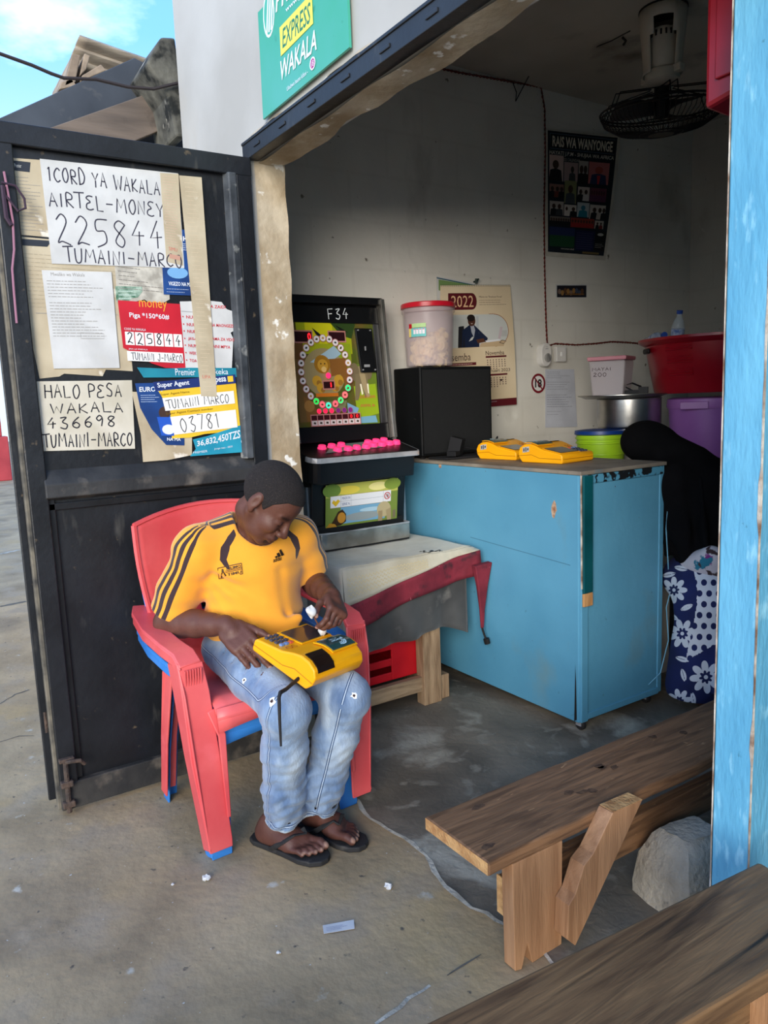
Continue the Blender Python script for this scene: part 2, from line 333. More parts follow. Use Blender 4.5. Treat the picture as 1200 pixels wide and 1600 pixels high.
# stained plaster of the jamb face, irregular skin over the wall end
g=G(); g.grid(lambda a,b:(XJ+.004+.0015*math.sin(b*23+a*5)+.0015*math.sin(a*9+b*61),FY+.012+(.125+.002*math.sin(b*17)+.002*math.sin(b*71))*a,.0+2.305*b),6,60); struct(g,'jamb_plaster',m_jamb,wf,smooth=True)
g=G(); g.grid(lambda a,b:(XJ+3.95*a,FY+.03+(.10+.012*math.sin(a*31)+.008*math.sin(a*83))*b,ZL-.004-.004*math.sin(a*57+b*4)),70,3); struct(g,'lintel_plaster',m_jamb,wf,smooth=True)
g=G(); g.bb((XL-.06,FY+.13,-.02),(XL,YB+.08,3.3)); wl=struct(g,'wall_left',m_in)
g=G(); g.bb((XL,YB,-.02),(1.3,YB+.08,3.3)); struct(g,'wall_back',m_in2)
g=G(); g.bb((XL,FY+.13,ZC),(1.3,YB,ZC+.1)); struct(g,'ceiling',m_ceil)
# right side: wooden partition standing a little inside, its blue end towards the yard; a second stall beyond it
g=G(); g.bb((XR,PY,-.02),(XR2,YB,ZC)); wr=struct(g,'wall_right',m_blue,bevel=.004)
g=G(); g.bb((1.22,FY,-.02),(1.3,YB+.08,3.9)); struct(g,'wall_far_right',m_in2)
m_raw=M('raw_edge',S(206,196,180),S(120,88,66),scale=18,rough=.9,bump=.4)
g=G(); vs=[]
for i in range(90):
    z=ZC*i/89; w=.0008+.0018*random.random()+(.004 if i in(18,19,32,33,34) else 0); vs+=[(XR2-w,PY-.0012,z),(XR2+.001,PY-.002,z),(XR2+.0015,PY+.001+.5*w,z)]
g.add(vs,[q for i in range(89) for q in((3*i,3*i+1,3*i+4,3*i+3),(3*i+1,3*i+2,3*i+5,3*i+4))]); g.build('worn_edge',m_raw,wr)
g=G(); vs=[]
for i in range(60):
    z=ZC*i/59; w=.0005+.0015*random.random(); vs+=[(XR+w,PY-.0012,z),(XR-.002,PY-.0012,z),(XR-.003,PY+.02,z)]
g.add(vs,[q for i in range(59) for q in((3*i,3*i+1,3*i+4,3*i+3),(3*i+1,3*i+2,3*i+5,3*i+4))]); g.build('bare_edge',m_raw,wr)
g=G(); g.add([(XR-.002,PY+.004,0),(XR-.028,PY+.03,0),(XR-.016,PY+.03,.62),(XR-.002,PY+.004,1.0),(XR-.001,PY+.06,0),(XR-.001,PY+.06,.9)],[(0,1,2,3),(1,4,5,2)]); g.build('white_strip',M('white_strip',S(206,204,214),S(180,176,182),scale=20,rough=.8),wr)
# lintel bar of the door frame
g=G(); g.bb((XJ-.03,FY-.018,ZL+.002),(1.2,FY+.03,ZL+.062)); g.bb((XJ-.03,FY-.022,ZL+.056),(1.2,FY-.005,ZL+.066))
for i in range(18):
    x=XJ+.1+i*.21; g.box((x,FY-.02,ZL+.03),(.05,.004,.012))
struct(g,'trim_1',m_steel,bevel=.004)
# crumbled mortar ledge above the bar
g=G(); g.grid(lambda a,b:(XJ+3.95*a,FY-.002-.016*b+.004*math.sin(a*97)*b,ZL+.082-.016*b+.005*math.sin(a*43)+.003*math.sin(a*131)),80,2); struct(g,'trim_2',m_jamb)
# ================================================================ outside, left of the shop
m_oldwood=M('old_wood',S(124,110,98),S(92,82,74),scale=2.5,rough=.85,bump=.3,bscale=14,stretch=(6,.7,5),spots=((S(62,56,52),9,.6,.8),))
m_slate=M('dark_fascia',S(70,76,84),S(50,56,64),scale=3,rough=.7,bump=.15,spots=((S(98,98,96),8,.62,.75),))
m_corr=M('cement_sheet',S(176,164,146),S(140,128,114),scale=5,rough=.9,bump=.2,stretch=(1,1,8))
m_mould=M('mouldy_block',S(110,108,98),S(44,44,41),scale=9,rough=.95,bump=.7,bscale=24,spots=((S(186,180,166),7,.60,.66),(S(30,32,30),9,.55,.62)))
org=np.array((-4.2,1.5,0)); nb=thing('neighbour_roof','timber eave of the neighbouring roof with dark fascia boards and cement sheet','roof',org)
def plate(name,px,X,th,mat,bev=.004):
    g=G(); g.prism([on(x,y,X=X) for x,y in px],(-th,0,0)); return g.build(name,mat,nb,org,bevel=bev)
plate('fascia_board',[(-80,220),(210,90),(260,116),(259,137),(60,215),(-80,262)],-3.80,.05,m_slate)
plate('lower_board',[(-60,248),(259,136),(288,188),(216,218),(60,300),(-60,330)],-3.74,.035,m_oldwood)
plate('eave_shadow_board',[(120,300),(200,190),(292,185),(296,300)],-3.9,.03,M('painted_eave_shade',S(52,50,50),S(40,39,39),scale=5,rough=.9))  # added plate filling the gap; shade under the eave put into its dark colour
g=G(); tl,tr,br,bl=[on(x,y,X=-4.02) for x,y in((124,56),(262,104),(250,140),(112,92))]
def cs(a,b):
    p=(tl*(1-a)+tr*a)*(1-b)+(bl*(1-a)+br*a)*b; return p+np.array((.012*math.sin(b*20)-.6*b*.25,0,0))
g.grid(cs,10,24); g.build('roof_sheet',m_corr,nb,org,solid=.012,smooth=True)
for px in ([(113,84),(126,86),(118,128),(100,136)],[(132,83),(141,87),(135,108),(125,118)],[(128,118),(158,100),(166,110),(126,127)],[(96,128),(112,122),(120,134),(92,140)]): plate('rafter_end',px,-3.98,.5,M('rafter_wood',S(176,156,132),S(120,104,88),scale=8,rough=.9,bump=.3))
g=G(); g.bb((-6.4,1.35,-.02),(-3.95,1.5,2.75)); g.build('outer_wall',M('neighbour_plaster',S(190,182,168),S(160,150,136),scale=3,rough=.9),nb,org)
g=G(); g.prism([on(x,y,X=-3.52) for x,y in((229,98),(252,57),(274,58),(284,140),(292,214),(276,214),(262,150))],(-.3,0,0)); 
props(g.build('parapet_block',m_mould,None,(-3.6,1.3,2.7),bevel=.012),'mould blackened masonry end beside the white facade above the steel door','masonry')
g=G(); pts=[(-2600,-400),(-1200,-240),(-500,-70),(-200,15),(-25,75),(0,84),(50,102),(80,115),(100,122),(150,124),(200,136),(240,139),(265,133),(286,128)]
g.tube([on(x,y,X=-3.5+.0*i) for i,(x,y) in enumerate(pts)],.0075,6); solo(g,'overhead_cable',PM((52,46,46)),'thin dark cable strung across the neighbouring eave','cable',(-3.5,.9,2.9),smooth=True)
# far side of the yard
g=G(); p=on(10,750,Z=0); p2=np.array((p[0],p[1]-.4,0)); g.bb((p[0]-.2,p[1]-.45,0),(p[0]+.2,p[1]+.1,.95)); g.bb((p[0]-.12,p[1]-.38,.95),(p[0]+.12,p[1]+.0,2.3))
solo(g,'red_post',M('red_paint_far',S(176,62,66),S(150,46,52),scale=2,rough=.6),'red painted post standing far across the yard','post',(p[0],p[1]-.2,0),bevel=.02)
q=p+np.array((-1.2,-.6,0)); fr=thing('far_railing','pale slatted railing on a dark plinth across the yard','railing',q)
g=G(); g.bb((q[0]-.2,q[1]-3.2,0),(q[0]+.2,q[1]+.8,.42)); g.build('plinth',M('dark_plinth',S(84,78,74),S(64,60,58),scale=2,rough=.9),fr,q)
for i in range(14):
    g=G(); y=q[1]+.6-i*.26; g.bb((q[0]-.03,y-.07,.42),(q[0]+.03,y+.07,1.15)); g.build('slat',M('pale_slat',S(206,200,188),S(184,178,166),scale=3,rough=.7),fr,q)
g=G(); g.bb((q[0]-.05,q[1]-3.1,1.15),(q[0]+.05,q[1]+.75,1.25)); g.build('top_rail',MATS['pale_slat'],fr,q)
# ================================================================ shop sign on the facade
A=lambda x,z,y=FY-.014:(x,y,z)
sg=Sheet(A(-2.578,2.735),A(-1.99,2.735),A(-1.99,2.402),A(-2.585,2.392),lift=.0045)
wht=(226,230,236)
sg.disc(.145,.115,.075,wht,ry=.21); sg.disc(.145,.115,.062,(74,172,150),ry=.185)
for k in (-.03,0,.03): sg.poly([(.11+k+.02,.27),(.128+k+.02,.28),(.185+k,-.02),(.172+k,-.05)],wht)
sg.text('PREM',.235,-.03+.02,.60,.17,wht,bold=.02,shear=.25); sg.text('www.premi',.36,.215,.66,.27,wht,bold=.01)
sg.poly([(.275,.33),(.66,.31),(.66,.565),(.275,.585)],(226,218,92)); sg.text('EXPRESS',.30,.365,.64,.535,(40,120,96),bold=.012,shear=.25)
sg.text('WAKALA',.265,.625,.685,.80,wht,bold=.015,shear=.25); sg.text('Ukubwa hauna kifani -',.33,.895,.58,.935,wht)
sg.disc(.635,.885,.032,wht); sg.disc(.635,.885,.024,(170,60,130)); sg.text('18',.62,.86,.65,.91,wht)
sgm=M('sign_green',S(54,160,122),S(74,166,148),scale=2.5,rough=.35,spots=((S(44,140,110),16,.66,.72),))
b=sg.build('shop_sign',sgm,'green shop sign with a yellow band fixed above the black lintel bar','sign',printname='sign_lettering',thick=.008,n=2)
# ================================================================ steel door, open against the yard
XD=-2.72; dy0,dy1=.372,1.235; dorg=np.array((XD-.03,dy1,0))
door=thing('door_1',None,None,dorg); props(door,kind='structure')
def dpart(name,boxes,bev=.004,mat=None):
    g=G()
    for a,b in boxes: g.bb(a,b)
    return g.build(name,mat or m_steel,door,dorg,bevel=bev)
xb=XD-.05
dpart('frame_stile',[((xb,dy0,.02),(XD,dy0+.06,2.30))]); dpart('frame_stile',[((xb,1.175,.02),(XD,dy1,2.30))])
dpart('top_rail',[((xb-.001,dy0-.001,2.235),(XD+.002,dy1+.001,2.302))]); dpart('bottom_rail',[((xb-.001,dy0-.001,.018),(XD+.002,dy1+.001,.115))],mat=M('dusty_steel',S(66,63,58),S(38,37,36),scale=6,rough=.8,bump=.3,spots=((S(110,100,88),9,.55,.75),)))
g=G(); g.prism([(XD-.03,dy0+.05,1.105),(XD+.012,dy0+.05,1.12),(XD+.012,dy0+.05,1.165),(XD-.03,dy0+.05,1.222)],(0,1.18-dy0-.05,0)); g.build('mid_rail',M('dusty_rail',S(58,58,58),S(34,35,37),scale=7,rough=.6,bump=.2,spots=((S(104,98,90),12,.58,.78),)),door,dorg,bevel=.004)
dpart('upper_panel',[((xb+.012,dy0+.05,1.17),(XD-.022,1.18,2.25))],0); dpart('lower_panel',[((xb+.012,dy0+.05,.06),(XD-.022,1.18,1.15))],0)
m_moul=M('panel_moulding',S(24,25,28),S(16,17,19),scale=8,rough=.4,bump=.1)
for a,b in (((XD-.024,.428,.118),(XD-.012,.452,1.12)),((XD-.024,.428,1.075),(XD-.012,1.15,1.10))): dpart('moulding',[(a,b)],.003,m_moul)
g=G(); g.prism([(XD-.02,1.128,1.2),(XD+.010,1.142,1.2),(XD+.010,1.172,1.2),(XD-.02,1.178,1.2)],(0,0,1.04)); g.build('hinge_angle',M('worn_angle',S(84,88,92),S(40,43,47),scale=8,rough=.45,bump=.2,spots=((S(140,140,136),16,.62,.7),)),door,dorg,bevel=.004)
dpart('edge_flange',[((xb-.012,dy0-.034,.05),(xb+.006,dy0-.002,2.28))],.003); dpart('edge_flange',[((xb+.008,dy0-.012,.02),(XD-.012,dy0+.002,2.29))],.003,M('pale_edge',S(120,112,96),S(60,58,54),scale=16,rough=.7))
m_rust=M('rusty_steel',S(92,74,62),S(56,48,44),scale=20,rough=.85,bump=.5)
g=G(); g.tube([(XD+.012,.392,.015),(XD+.012,.395,.20)],.009,8); g.tube([(XD+.012,.395,.198),(XD+.03,.41,.205),(XD+.03,.44,.20),(XD+.02,.455,.18)],.007,8); bo=g.build('bolt',m_rust,door,dorg,smooth=True)
g=G()
for z in (.045,.12): g.box((XD+.008,.393,z),(.03,.04,.022))
g.box((XD+.006,.40,.205),(.022,.05,.014)); g.build('bolt_bracket',m_rust,door,dorg,bevel=.003)
g=G(); g.tube([(xb-.004,dy0-.018,.30),(xb-.004,dy0-.018,.375)],.012,8); g.tube([(xb-.004,dy0-.018,.385),(xb-.004,dy0-.018,.41)],.010,8); g.build('hinge_pin',m_rust,door,dorg,smooth=True)
g=G()
for k,(u,c) in enumerate((((3,300),0),((8,330),1))): pass
g.tube([on(x,y,X=XD+.012) for x,y in((6,268),(12,300),(20,345),(22,390),(19,420),(22,460),(26,505))],.0042,6,flat=.6); rb=g.build('pink_ribbon',PM((150,104,122)),None,(XD+.012,.42,2.0),smooth=True); props(rb,'faded pink ribbon tied to the top corner of the steel door','ribbon')
g=G(); g.tube([on(x,y,X=XD+.014) for x,y in((2,285),(24,290),(38,310),(40,325),(28,330),(14,312),(4,300))],.004,6); g.tube([on(x,y,X=XD+.014) for x,y in((4,290),(10,340),(18,352))],.007,6); solo(g,'dark_cord',PM((64,48,62)),'dark cord looped round the upper edge of the steel door','cord',on(20,310,X=XD),smooth=True)
# ---------------------------------------------------------------- papers on the door
XP=XD-.0212
m_paper=M('white_paper',S(212,211,208),S(196,195,192),scale=9,rough=.8,bump=.08,bscale=30,spots=((S(196,190,178),5,.64,.8),))
m_old=M('yellowed_paper',S(198,184,156),S(176,160,132),scale=7,rough=.85,bump=.12,bscale=26,spots=((S(160,140,108),5,.62,.8),(S(228,220,204),11,.64,.7)))
m_cream=M('cream_paper',S(212,205,188),S(194,186,166),scale=8,rough=.8,bump=.08)
lay=[0]
def paper(px,name,mat,label,cat='paper',fn=None,outline=None,group=None,dx=None):
    lay[0]+=1; X=XP+.0006*lay[0] if dx is None else XP+dx
    s=Sheet(*[on(x,y,X=X) for x,y in px])
    if fn: fn(s)
    return s.build(name,mat,label,cat,group,outline=outline,printname='print',n=4)
ink=(58,56,70); gry=(150,146,140)
def f(s): s.poly([(.05,.03),(.68,.04),(.62,.17),(.08,.16)],(50,54,62)); s.text('Premier',.2,.07,.4,.12,(214,210,200)); s.scribble(.1,.22,.9,.95,16,gry,.0016,1,.5)
paper([(10,246),(64,250),(80,371),(24,366)],'old_notice',m_old,'yellowed printed sheet with a dark heading, at the top corner of the steel door',fn=f)
def f(s): s.poly([(.02,.015),(.33,.01),(.28,.055),(.03,.06)],(50,54,62)); s.text('KIKAZI',.5,.02,.75,.06,(80,76,70)); s.scribble(.05,.1,.95,.5,14,(176,164,140),.0016,2,.6); s.line([(.1,.53),(.9,.53)],.002,gry)
paper([(24,369),(188,384),(208,586),(52,592)],'old_notice_large',m_old,'large creased yellowed sheet behind the small typed letter on the door',fn=f,outline=[(0,0),(1,0),(1,.97),(.72,.95),(.68,1.0),(.3,.97),(.25,.99),(.06,1),(0,.5),(-.02,.2)])
def f(s):
    s.scribble(.05,.1,.9,.7,7,(128,124,118),.002,3,.3)
paper([(178,398),(262,410),(268,482),(184,476)],'newsprint_scrap',M('grey_newsprint',S(206,200,186),S(160,154,142),scale=30,rough=.9),'grey torn newsprint scrap above the red money sign',fn=f,outline=[(0,0),(1,0),(.98,.8),(.7,1),(.5,.85),(.2,.95),(0,.9)])
def f(s): s.scribble(.1,.2,.8,.9,3,(200,220,206),.003,3)
paper([(180,447),(224,448),(220,472),(182,472)],'green_scrap',M('green_print',S(62,110,84),S(170,190,172),scale=40,rough=.7),'small torn green paper scrap on the door',fn=f,outline=[(0,0),(.95,0),(1,.3),(.85,.7),(.6,.75),(.5,1),(0,1)])
def f(s):
    s.text('KI',.72,.1,.98,.17,wht); s.scribble(.62,.2,.95,.32,4,wht,.0016,2); s.disc(.5,.66,.35,(120,170,214),ry=.09); s.text('VIGEZO NA MA',.18,.80,.98,.86,wht,bold=.02); s.scribble(.1,.89,.95,.98,2,(190,200,220),.0014,5)
paper([(250,356),(299,360),(301,462),(256,460)],'blue_notice',M('blue_print',S(30,74,140),S(22,56,112),scale=10,rough=.5),'blue printed notice half covered by the large handwritten sheet',fn=f)
def f(s):
    s.hand('1CORD YA WAKALA.',.04,.06,.88,.20,ink,.0042,3,slope=.05); s.hand('AIRTEL-MONEY',.03,.30,.86,.44,ink,.0042,4,slope=.03); s.hand('225844',.05,.53,.84,.81,ink,.0042,5,slope=-.01); s.hand('TUMAINI-MARCO',.10,.84,.98,.98,ink,.0042,6,slope=.015)
paper([(62,248),(278,271),(288,419),(81,412)],'handwritten_poster',m_paper,'large white sheet handwritten 1CORD YA WAKALA AIRTEL-MONEY 225844','poster',fn=f)
def f(s): s.scribble(.1,.02,.9,.8,26,(214,180,160),.0013,7,.6); s.text('SIMU',.2,.82,.7,.86,(206,110,96)); s.rect(.2,.90,.85,.95,(196,150,130))
paper([(250,270),(279,272),(286,415),(260,409)],'receipt_strip',m_old,'short narrow receipt strip stuck over the edge of the handwritten sheet',fn=f)
def f(s):
    s.text('Mwaliko wa Wakala',.12,.02,.6,.055,gry); s.scribble(.05,.09,.85,.28,6,gry,.0018,8,.6); s.scribble(.05,.31,.9,.68,12,gry,.0018,9,.5); s.line([(.45,.63),(.8,.64),(.8,.69),(.45,.69)],.0014,gry,closed=True)
paper([(65,422),(174,425),(187,575),(84,576)],'typed_letter',m_paper,'small white typed letter over the yellowed sheet on the door',fn=f)
def f(s):
    s.hand('HALO PESA',.10,.05,.88,.24,(40,40,48),.0042,10,slope=0); s.hand('WAKALA',.14,.32,.88,.46,(40,40,48),.0042,11); s.hand('436698',.10,.52,.80,.68,(40,40,48),.0042,12,slope=-.02); s.hand('TUMAINI-MARCO',.05,.76,.97,.95,(40,40,48),.0042,13,slope=.0)
paper([(52,596),(206,594),(211,701),(62,705)],'handwritten_poster',m_cream,'cream sheet handwritten HALO PESA WAKALA 436698, lowest on the door','poster',fn=f)
paper([(206,612),(300,616),(300,716),(222,722)],'torn_backing',m_old,'torn yellowed backing paper under the teal lottery strip',outline=[(0,0),(1,0),(1,.95),(.5,1),(.02,1),(.05,.6)])
red=(204,36,52)
def f(s):
    for k,(v,t) in enumerate(((.03,'A ZAIDI'),(.30,'NA MAONGEZI'),(.50,'LAMA ZA VIDO'),(.61,'LAINI MPYA'))): s.text(t,.54,v,.54+.065*len(t)*.62,v+.045,red,bold=.015)
    for v,t in ((.20,'NUNI'),(.31,'NUNI'),(.41,'NUNI'),(.52,'JISA'),(.62,'NUNI'),(.73,'WEK'),(.84,'TOA')): s.disc(.03,v+.02,.012,red); s.text(t,.09,v,.09+.05*len(t),v+.045,red,bold=.01)
    s.line([(0,.14),(.5,.15)],.001,gry)
paper([(281,471),(367,475),(362,582),(290,577)],'white_price_list',m_paper,'white printed list with red bullet lines beside the red money sign',fn=f,outline=[(0,0),(.55,-.03),(.75,-.02),(.85,.08),(1.02,.12),(1.02,.38),(.94,.42),(1,.5),(1,1),(0,1)])
def f(s):
    s.text('money',.33,-.02,.78,.13,(238,160,60)); s.text('Piga *150*60#',.16,.17,.80,.27,wht,bold=.015); s.text('CODE YA WAKALA',.06,.41,.40,.445,wht)
    for i,c in enumerate('225844'):
        u=.065+.155*i; s.rect(u,.47,u+.14,.67,(238,236,232)); s.hand(c,u+.03,.49,u+.115,.65,(40,38,44),.0035,20+i)
    s.text('JINA LA WAKALA',.1,.72,.40,.75,wht); s.rect(.07,.765,.97,.915,(238,236,232)); s.hand('TUMAINI J-MARCO',.14,.79,.95,.90,(90,88,92),.0028,30)
paper([(184,469),(281,475),(290,576),(193,572)],'red_agent_sign',M('red_print',S(206,34,50),S(188,28,44),scale=6,rough=.45),'red agent code sign reading Piga 150 60','sign',fn=f,outline=[(0,0),(1,0),(1,1),(.66,1),(.45,.94),(.2,.80),(.02,.72)])
def f(s): s.text('Premier',.36,.1,.56,.8,wht); s.text('Mkeka',.7,.1,.9,.7,wht)
paper([(214,574),(371,575),(371,589),(216,590)],'teal_strip',M('teal_print',S(36,140,158),S(28,120,142),scale=10,rough=.5),'narrow teal printed strip between the red sign and the yellow agent sign',fn=f,outline=[(0,.0),(.25,.1),(.5,.0),(1,0),(1,1),(.05,1)])
def f(s):
    s.text('EURO N',.08,.06,.55,.14,wht,bold=.02); s.scribble(.1,.18,.5,.32,4,(190,206,230),.0016,3); s.disc(.58,.48,.12,(70,50,42)); s.poly([(.42,.55),(.72,.55),(.78,.85),(.5,.85)],(40,90,190)); s.disc(.66,.75,.14,wht,ry=.08); s.text('NA MA',.62,.88,.92,.93,wht,bold=.02)
paper([(211,599),(286,597),(288,696),(216,694)],'blue_football_poster',M('blue_print_b',S(28,70,134),S(22,54,110),scale=8,rough=.5),'blue torn football poster tucked behind the yellow agent sign','poster',fn=f,outline=[(0,0),(.5,0),(1,.5),(1,1),(.6,1),(.3,.75),(.08,.4)])
def f(s):
    s.rect(0,0,1,.155,(34,52,110)); s.text('Super Agent',.04,.02,.42,.125,wht,bold=.02); s.text('m-pesa',.66,.03,.88,.14,wht,bold=.02); s.rect(.9,.02,.97,.12,(236,196,60)); s.text('Super Agent Name',.05,.20,.40,.245,(120,90,20))
    s.rect(.06,.28,.96,.50,(240,238,232)); s.hand('TUMAINI MARCO',.1,.32,.88,.47,(40,40,46),.0028,41); s.text('Super Agent Contact number',.06,.53,.66,.575,(120,90,20)); s.rect(.10,.61,.96,.92,(240,238,232)); s.hand('03781',.20,.64,.72,.89,(40,40,46),.0034,42)
paper([(239,597),(367,585),(376,674),(262,688)],'yellow_agent_sign',M('yellow_print',S(240,200,56),S(228,184,44),scale=7,rough=.45),'yellow and navy Super Agent sign with a handwritten number 03781','sign',fn=f,outline=[(0,.0),(1,0),(1,.92),(.9,1),(.85,.98),(.5,.97),(.3,1),(.06,.98),(.12,.5)])
def f(s): s.text('36,832,450TZS',.12,.16,.90,.52,wht,bold=.02); s.text('PREMIER',.05,.74,.3,.86,wht); s.text('Jiunge sasa - 0800',.42,.70,.75,.80,wht); s.disc(.93,.6,.02,wht)
paper([(297,688),(383,662),(385,706),(297,713)],'teal_lottery_strip',M('teal_print_b',S(44,158,184),S(34,140,168),scale=9,rough=.5),'teal strip printed 36,832,450 at the foot of the door papers',fn=f,outline=[(.05,.0),(.3,.05),(1,0),(1,1),(0,1),(.1,.6)])
def f(s): s.scribble(.2,.02,.8,.98,50,(220,200,170),.001,17,.5); s.text('LIPA',.2,.90,.7,.915,(206,110,96))
paper([(280,274),(315,277),(339,620),(314,619)],'long_receipt_strip',m_old,'long narrow receipt strip hanging over the white list and yellow sign',fn=f)
# ================================================================ plastic chairs, red stacked in blue
def make_chair(name,label,col,col2,loc,rz):
    m=M(name+'_plastic',S(col),S(col2),scale=3,rough=.42,bump=.06,bscale=50,spots=((tuple(min(1,c*1.15+.06) for c in S(col2)),7,.62,.78),))
    t=thing(name,label,'chair',loc,rz,None)
    g=G(); g.grid(lambda a,b:(-.215+.455*b,(a-.5)*(.44+.03*b),.445-.018*math.sin(math.pi*a)*math.sin(math.pi*min(1,b*1.05))+.02*b-(.05*max(0,(b-.86)/.14)**2)),12,16); g.build('seat',m,t,solid=.008,smooth=True,ang=60)
    g=G(); g.grid(lambda a,b:(.232+.008*b,(a-.5)*.47,.462-.012-.055*b+.02*(2*a-1)**2*-b),10,2); g.build('seat_rim',m,t,solid=.007,smooth=True)
    def bk(a,b):
        y=(a-.5)*(.44+.13*math.sin(min(1,b*1.1)*math.pi/2)); z=.43+.53*b+(.045*(1-(2*a-1)**2)*max(0,b-.75)/.25); return (-.205-.105*b+.05*(2*a-1)**2*(.4+.6*b)-.012*math.sin(b*3.1),y,z)
    hole=lambda i,j:5<=i<=14 and 9<=j<=17 and (i+j)%2==0 and (j%3!=2)
    g=G(); g.grid(bk,20,24,skip=hole); b=g.build('backrest',m,t,solid=.008,smooth=True,ang=60)
    g=G()
    for s_ in (0,1):
        g.tube([bk(s_,j/12) for j in range(13)],.010,6)
    g.tube([bk(i/14,1) for i in range(15)],.009,6); g.build('rim',m,b,smooth=True)
    for s_ in (-1,1):
        y=s_*.275
        path=[(-.30,s_*.265,.665),(-.24,s_*.285,.655),(-.1,s_*.30,.635),(.06,s_*.30,.625),(.15,s_*.292,.615),(.185,s_*.287,.585)]
        g=G(); g.strip(path,(0,1,0),[.07,.075,.07,.066,.066,.068],[.014,.016,.016,.016,.018,.02]); g.strip([(x,y2+s_*.032,z-.014) for x,y2,z in path],(0,1,0),.007,.034); ar=g.build('armrest',m,t,bevel=.005,smooth=True)
        g=G(); 
        for k in range(7): g.box((.2-.0,s_*(.262+.008*k),.555),(.006,.0035,.05),(0,.1,0))
        g.build('ribs',m,ar)
        g=G(); P=[(.185,s_*.287,.59),(.2,s_*.282,.5),(.212,s_*.272,.3),(.232,s_*.252,.02),(.233,s_*.252,0)]
        g.strip(P,(0,1,0),[.075,.084,.09,.075,.072],.008); g.strip([(x-.045+.006*i,y2+s_*.035,z) for i,(x,y2,z) in enumerate(P)],(1,0,0),[.09,.1,.09,.06,.055],.007)
        g.strip([(.205,s_*.243,.44),(.222,s_*.22,.36),(.238,s_*.222,.1)],(0,1,0),[.024,.024,.012],.008)
        g.build('leg',m,t,bevel=.003,smooth=True)
        g=G(); P=[(-.20,s_*.215,.45),(-.235,s_*.235,.2),(-.255,s_*.245,0)]
        g.strip(P,(0,1,0),[.07,.055,.05],.007); g.strip([(x+.03,y2+s_*.025,z) for x,y2,z in P],(1,0,0),[.07,.055,.05],.007); g.build('leg',m,t,bevel=.002)
    return t
chl=(-2.37,.975,0)
blue_chair=make_chair('blue_chair','blue plastic armchair stacked underneath the red one',(60,138,216),(48,118,196),(chl[0]-.024,chl[1]-.01,0),R(2)); blue_chair.scale=(1,.935,.965)
red_chair=make_chair('red_chair','faded red plastic armchair the man in yellow sits on',(230,104,102),(210,74,78),(chl[0]+.02,chl[1]-.003,.052),R(2)); red_chair.scale=(1.0,1.03,1)
# ================================================================ table with the slot machine
def wood(name,a,b,st,**k): return M(name,S(a),S(b),scale=5,detail=8,rough=k.pop('rough',.7),bump=.35,bscale=14,stretch=st,dist=.8,**k)
w_leg=wood('table_wood_v',(176,146,112),(132,104,76),(7,7,1)); w_rail=wood('table_wood_h',(168,142,110),(128,104,78),(7,1,7))
ZT=.705; TX=-2.69; ty0,ty1=1.53,2.19; torg=(-3.0,1.86,0)
tb=thing('work_table','low rough wooden table carrying the slot machine','table',torg)
def tpart(n,a,b,m,bev=.004): g=G(); g.bb(a,b); return g.build(n,m,tb,torg,bevel=bev)
tpart('table_top',(-3.37,ty0,ZT-.03),(TX,ty1,ZT),w_rail)
for x in (TX-.07,-3.36):
    tpart('leg',(x,ty0+.02,.005),(x+.06,ty0+.075,ZT-.03),w_leg)
    tpart('leg',(x,1.93,.005),(x+.06,2.03,ZT-.03),w_leg)
tpart('stretcher',(TX-.06,ty0+.07,.07),(TX-.025,1.94,.14),w_rail); tpart('side_stretcher',(-3.3,1.95,.07),(TX-.07,1.99,.138),w_rail); tpart('foot_block',(TX-.12,2.03,.005),(TX-.03,2.09,.12),w_leg)
tpart('apron',(TX-.05,ty0+.075,ZT-.12),(TX-.02,1.93,ZT-.03),w_rail)
# red crate on the stretcher
m_crate=M('red_crate_plastic',S(206,26,38),S(176,16,28),scale=4,rough=.32)
cg=np.array((-3.0,1.80,.14)); ct=thing('drinks_crate','red plastic drinks crate on the stretcher under the table','crate',cg)
def slab(y0,y1,z0,z1,x=-2.765,d=.012): 
    g.bb((x-d,y0,z0),(x,y1,z1))
g=G(); Y0,Y1,A0,A1=1.63,1.945,.142,.42
hs=[(1.67,1.80,.215,.250),(1.67,1.80,.285,.325)]
slab(Y0,1.67,A0,A1); slab(1.80,Y1,A0,A1); slab(1.67,1.80,A0,.18); slab(1.67,1.80,.21,.245); slab(1.67,1.80,.285,A1); g.build('front_wall',m_crate,ct,cg,bevel=.004)
g=G(); g.bb((-3.12,Y0,A0),(-2.777,Y0+.012,A1)); g.build('side_wall',m_crate,ct,cg,bevel=.003); g=G(); g.bb((-3.12,Y1-.012,A0),(-2.777,Y1,A1)); g.build('side_wall',m_crate,ct,cg,bevel=.003)
g=G(); g.bb((-3.132,Y0,A0),(-3.12,Y1,A1)); g.build('back_wall',m_crate,ct,cg,bevel=.003); g=G(); g.bb((-3.12,Y0+.012,A0),(-2.777,Y1-.012,A0+.012)); g.build('floor_plate',m_crate,ct,cg)
s=Sheet((-2.7635,1.83,.385),(-2.7635,1.91,.385),(-2.7635,1.91,.305),(-2.7635,1.83,.305)); s.ring(.5,.5,.42,.3,(240,236,236)); s.ring(.5,.5,.18,.4,(240,236,236)); s.g.build('white_emblem',s.mats,ct,cg,fix=False)
g=G(); g.strip([(-3.30,2.045,.10),(-2.80,2.045,.34)],(0,1,0),.022,.07); g.build('diagonal_brace',w_rail,tb,torg,bevel=.003)
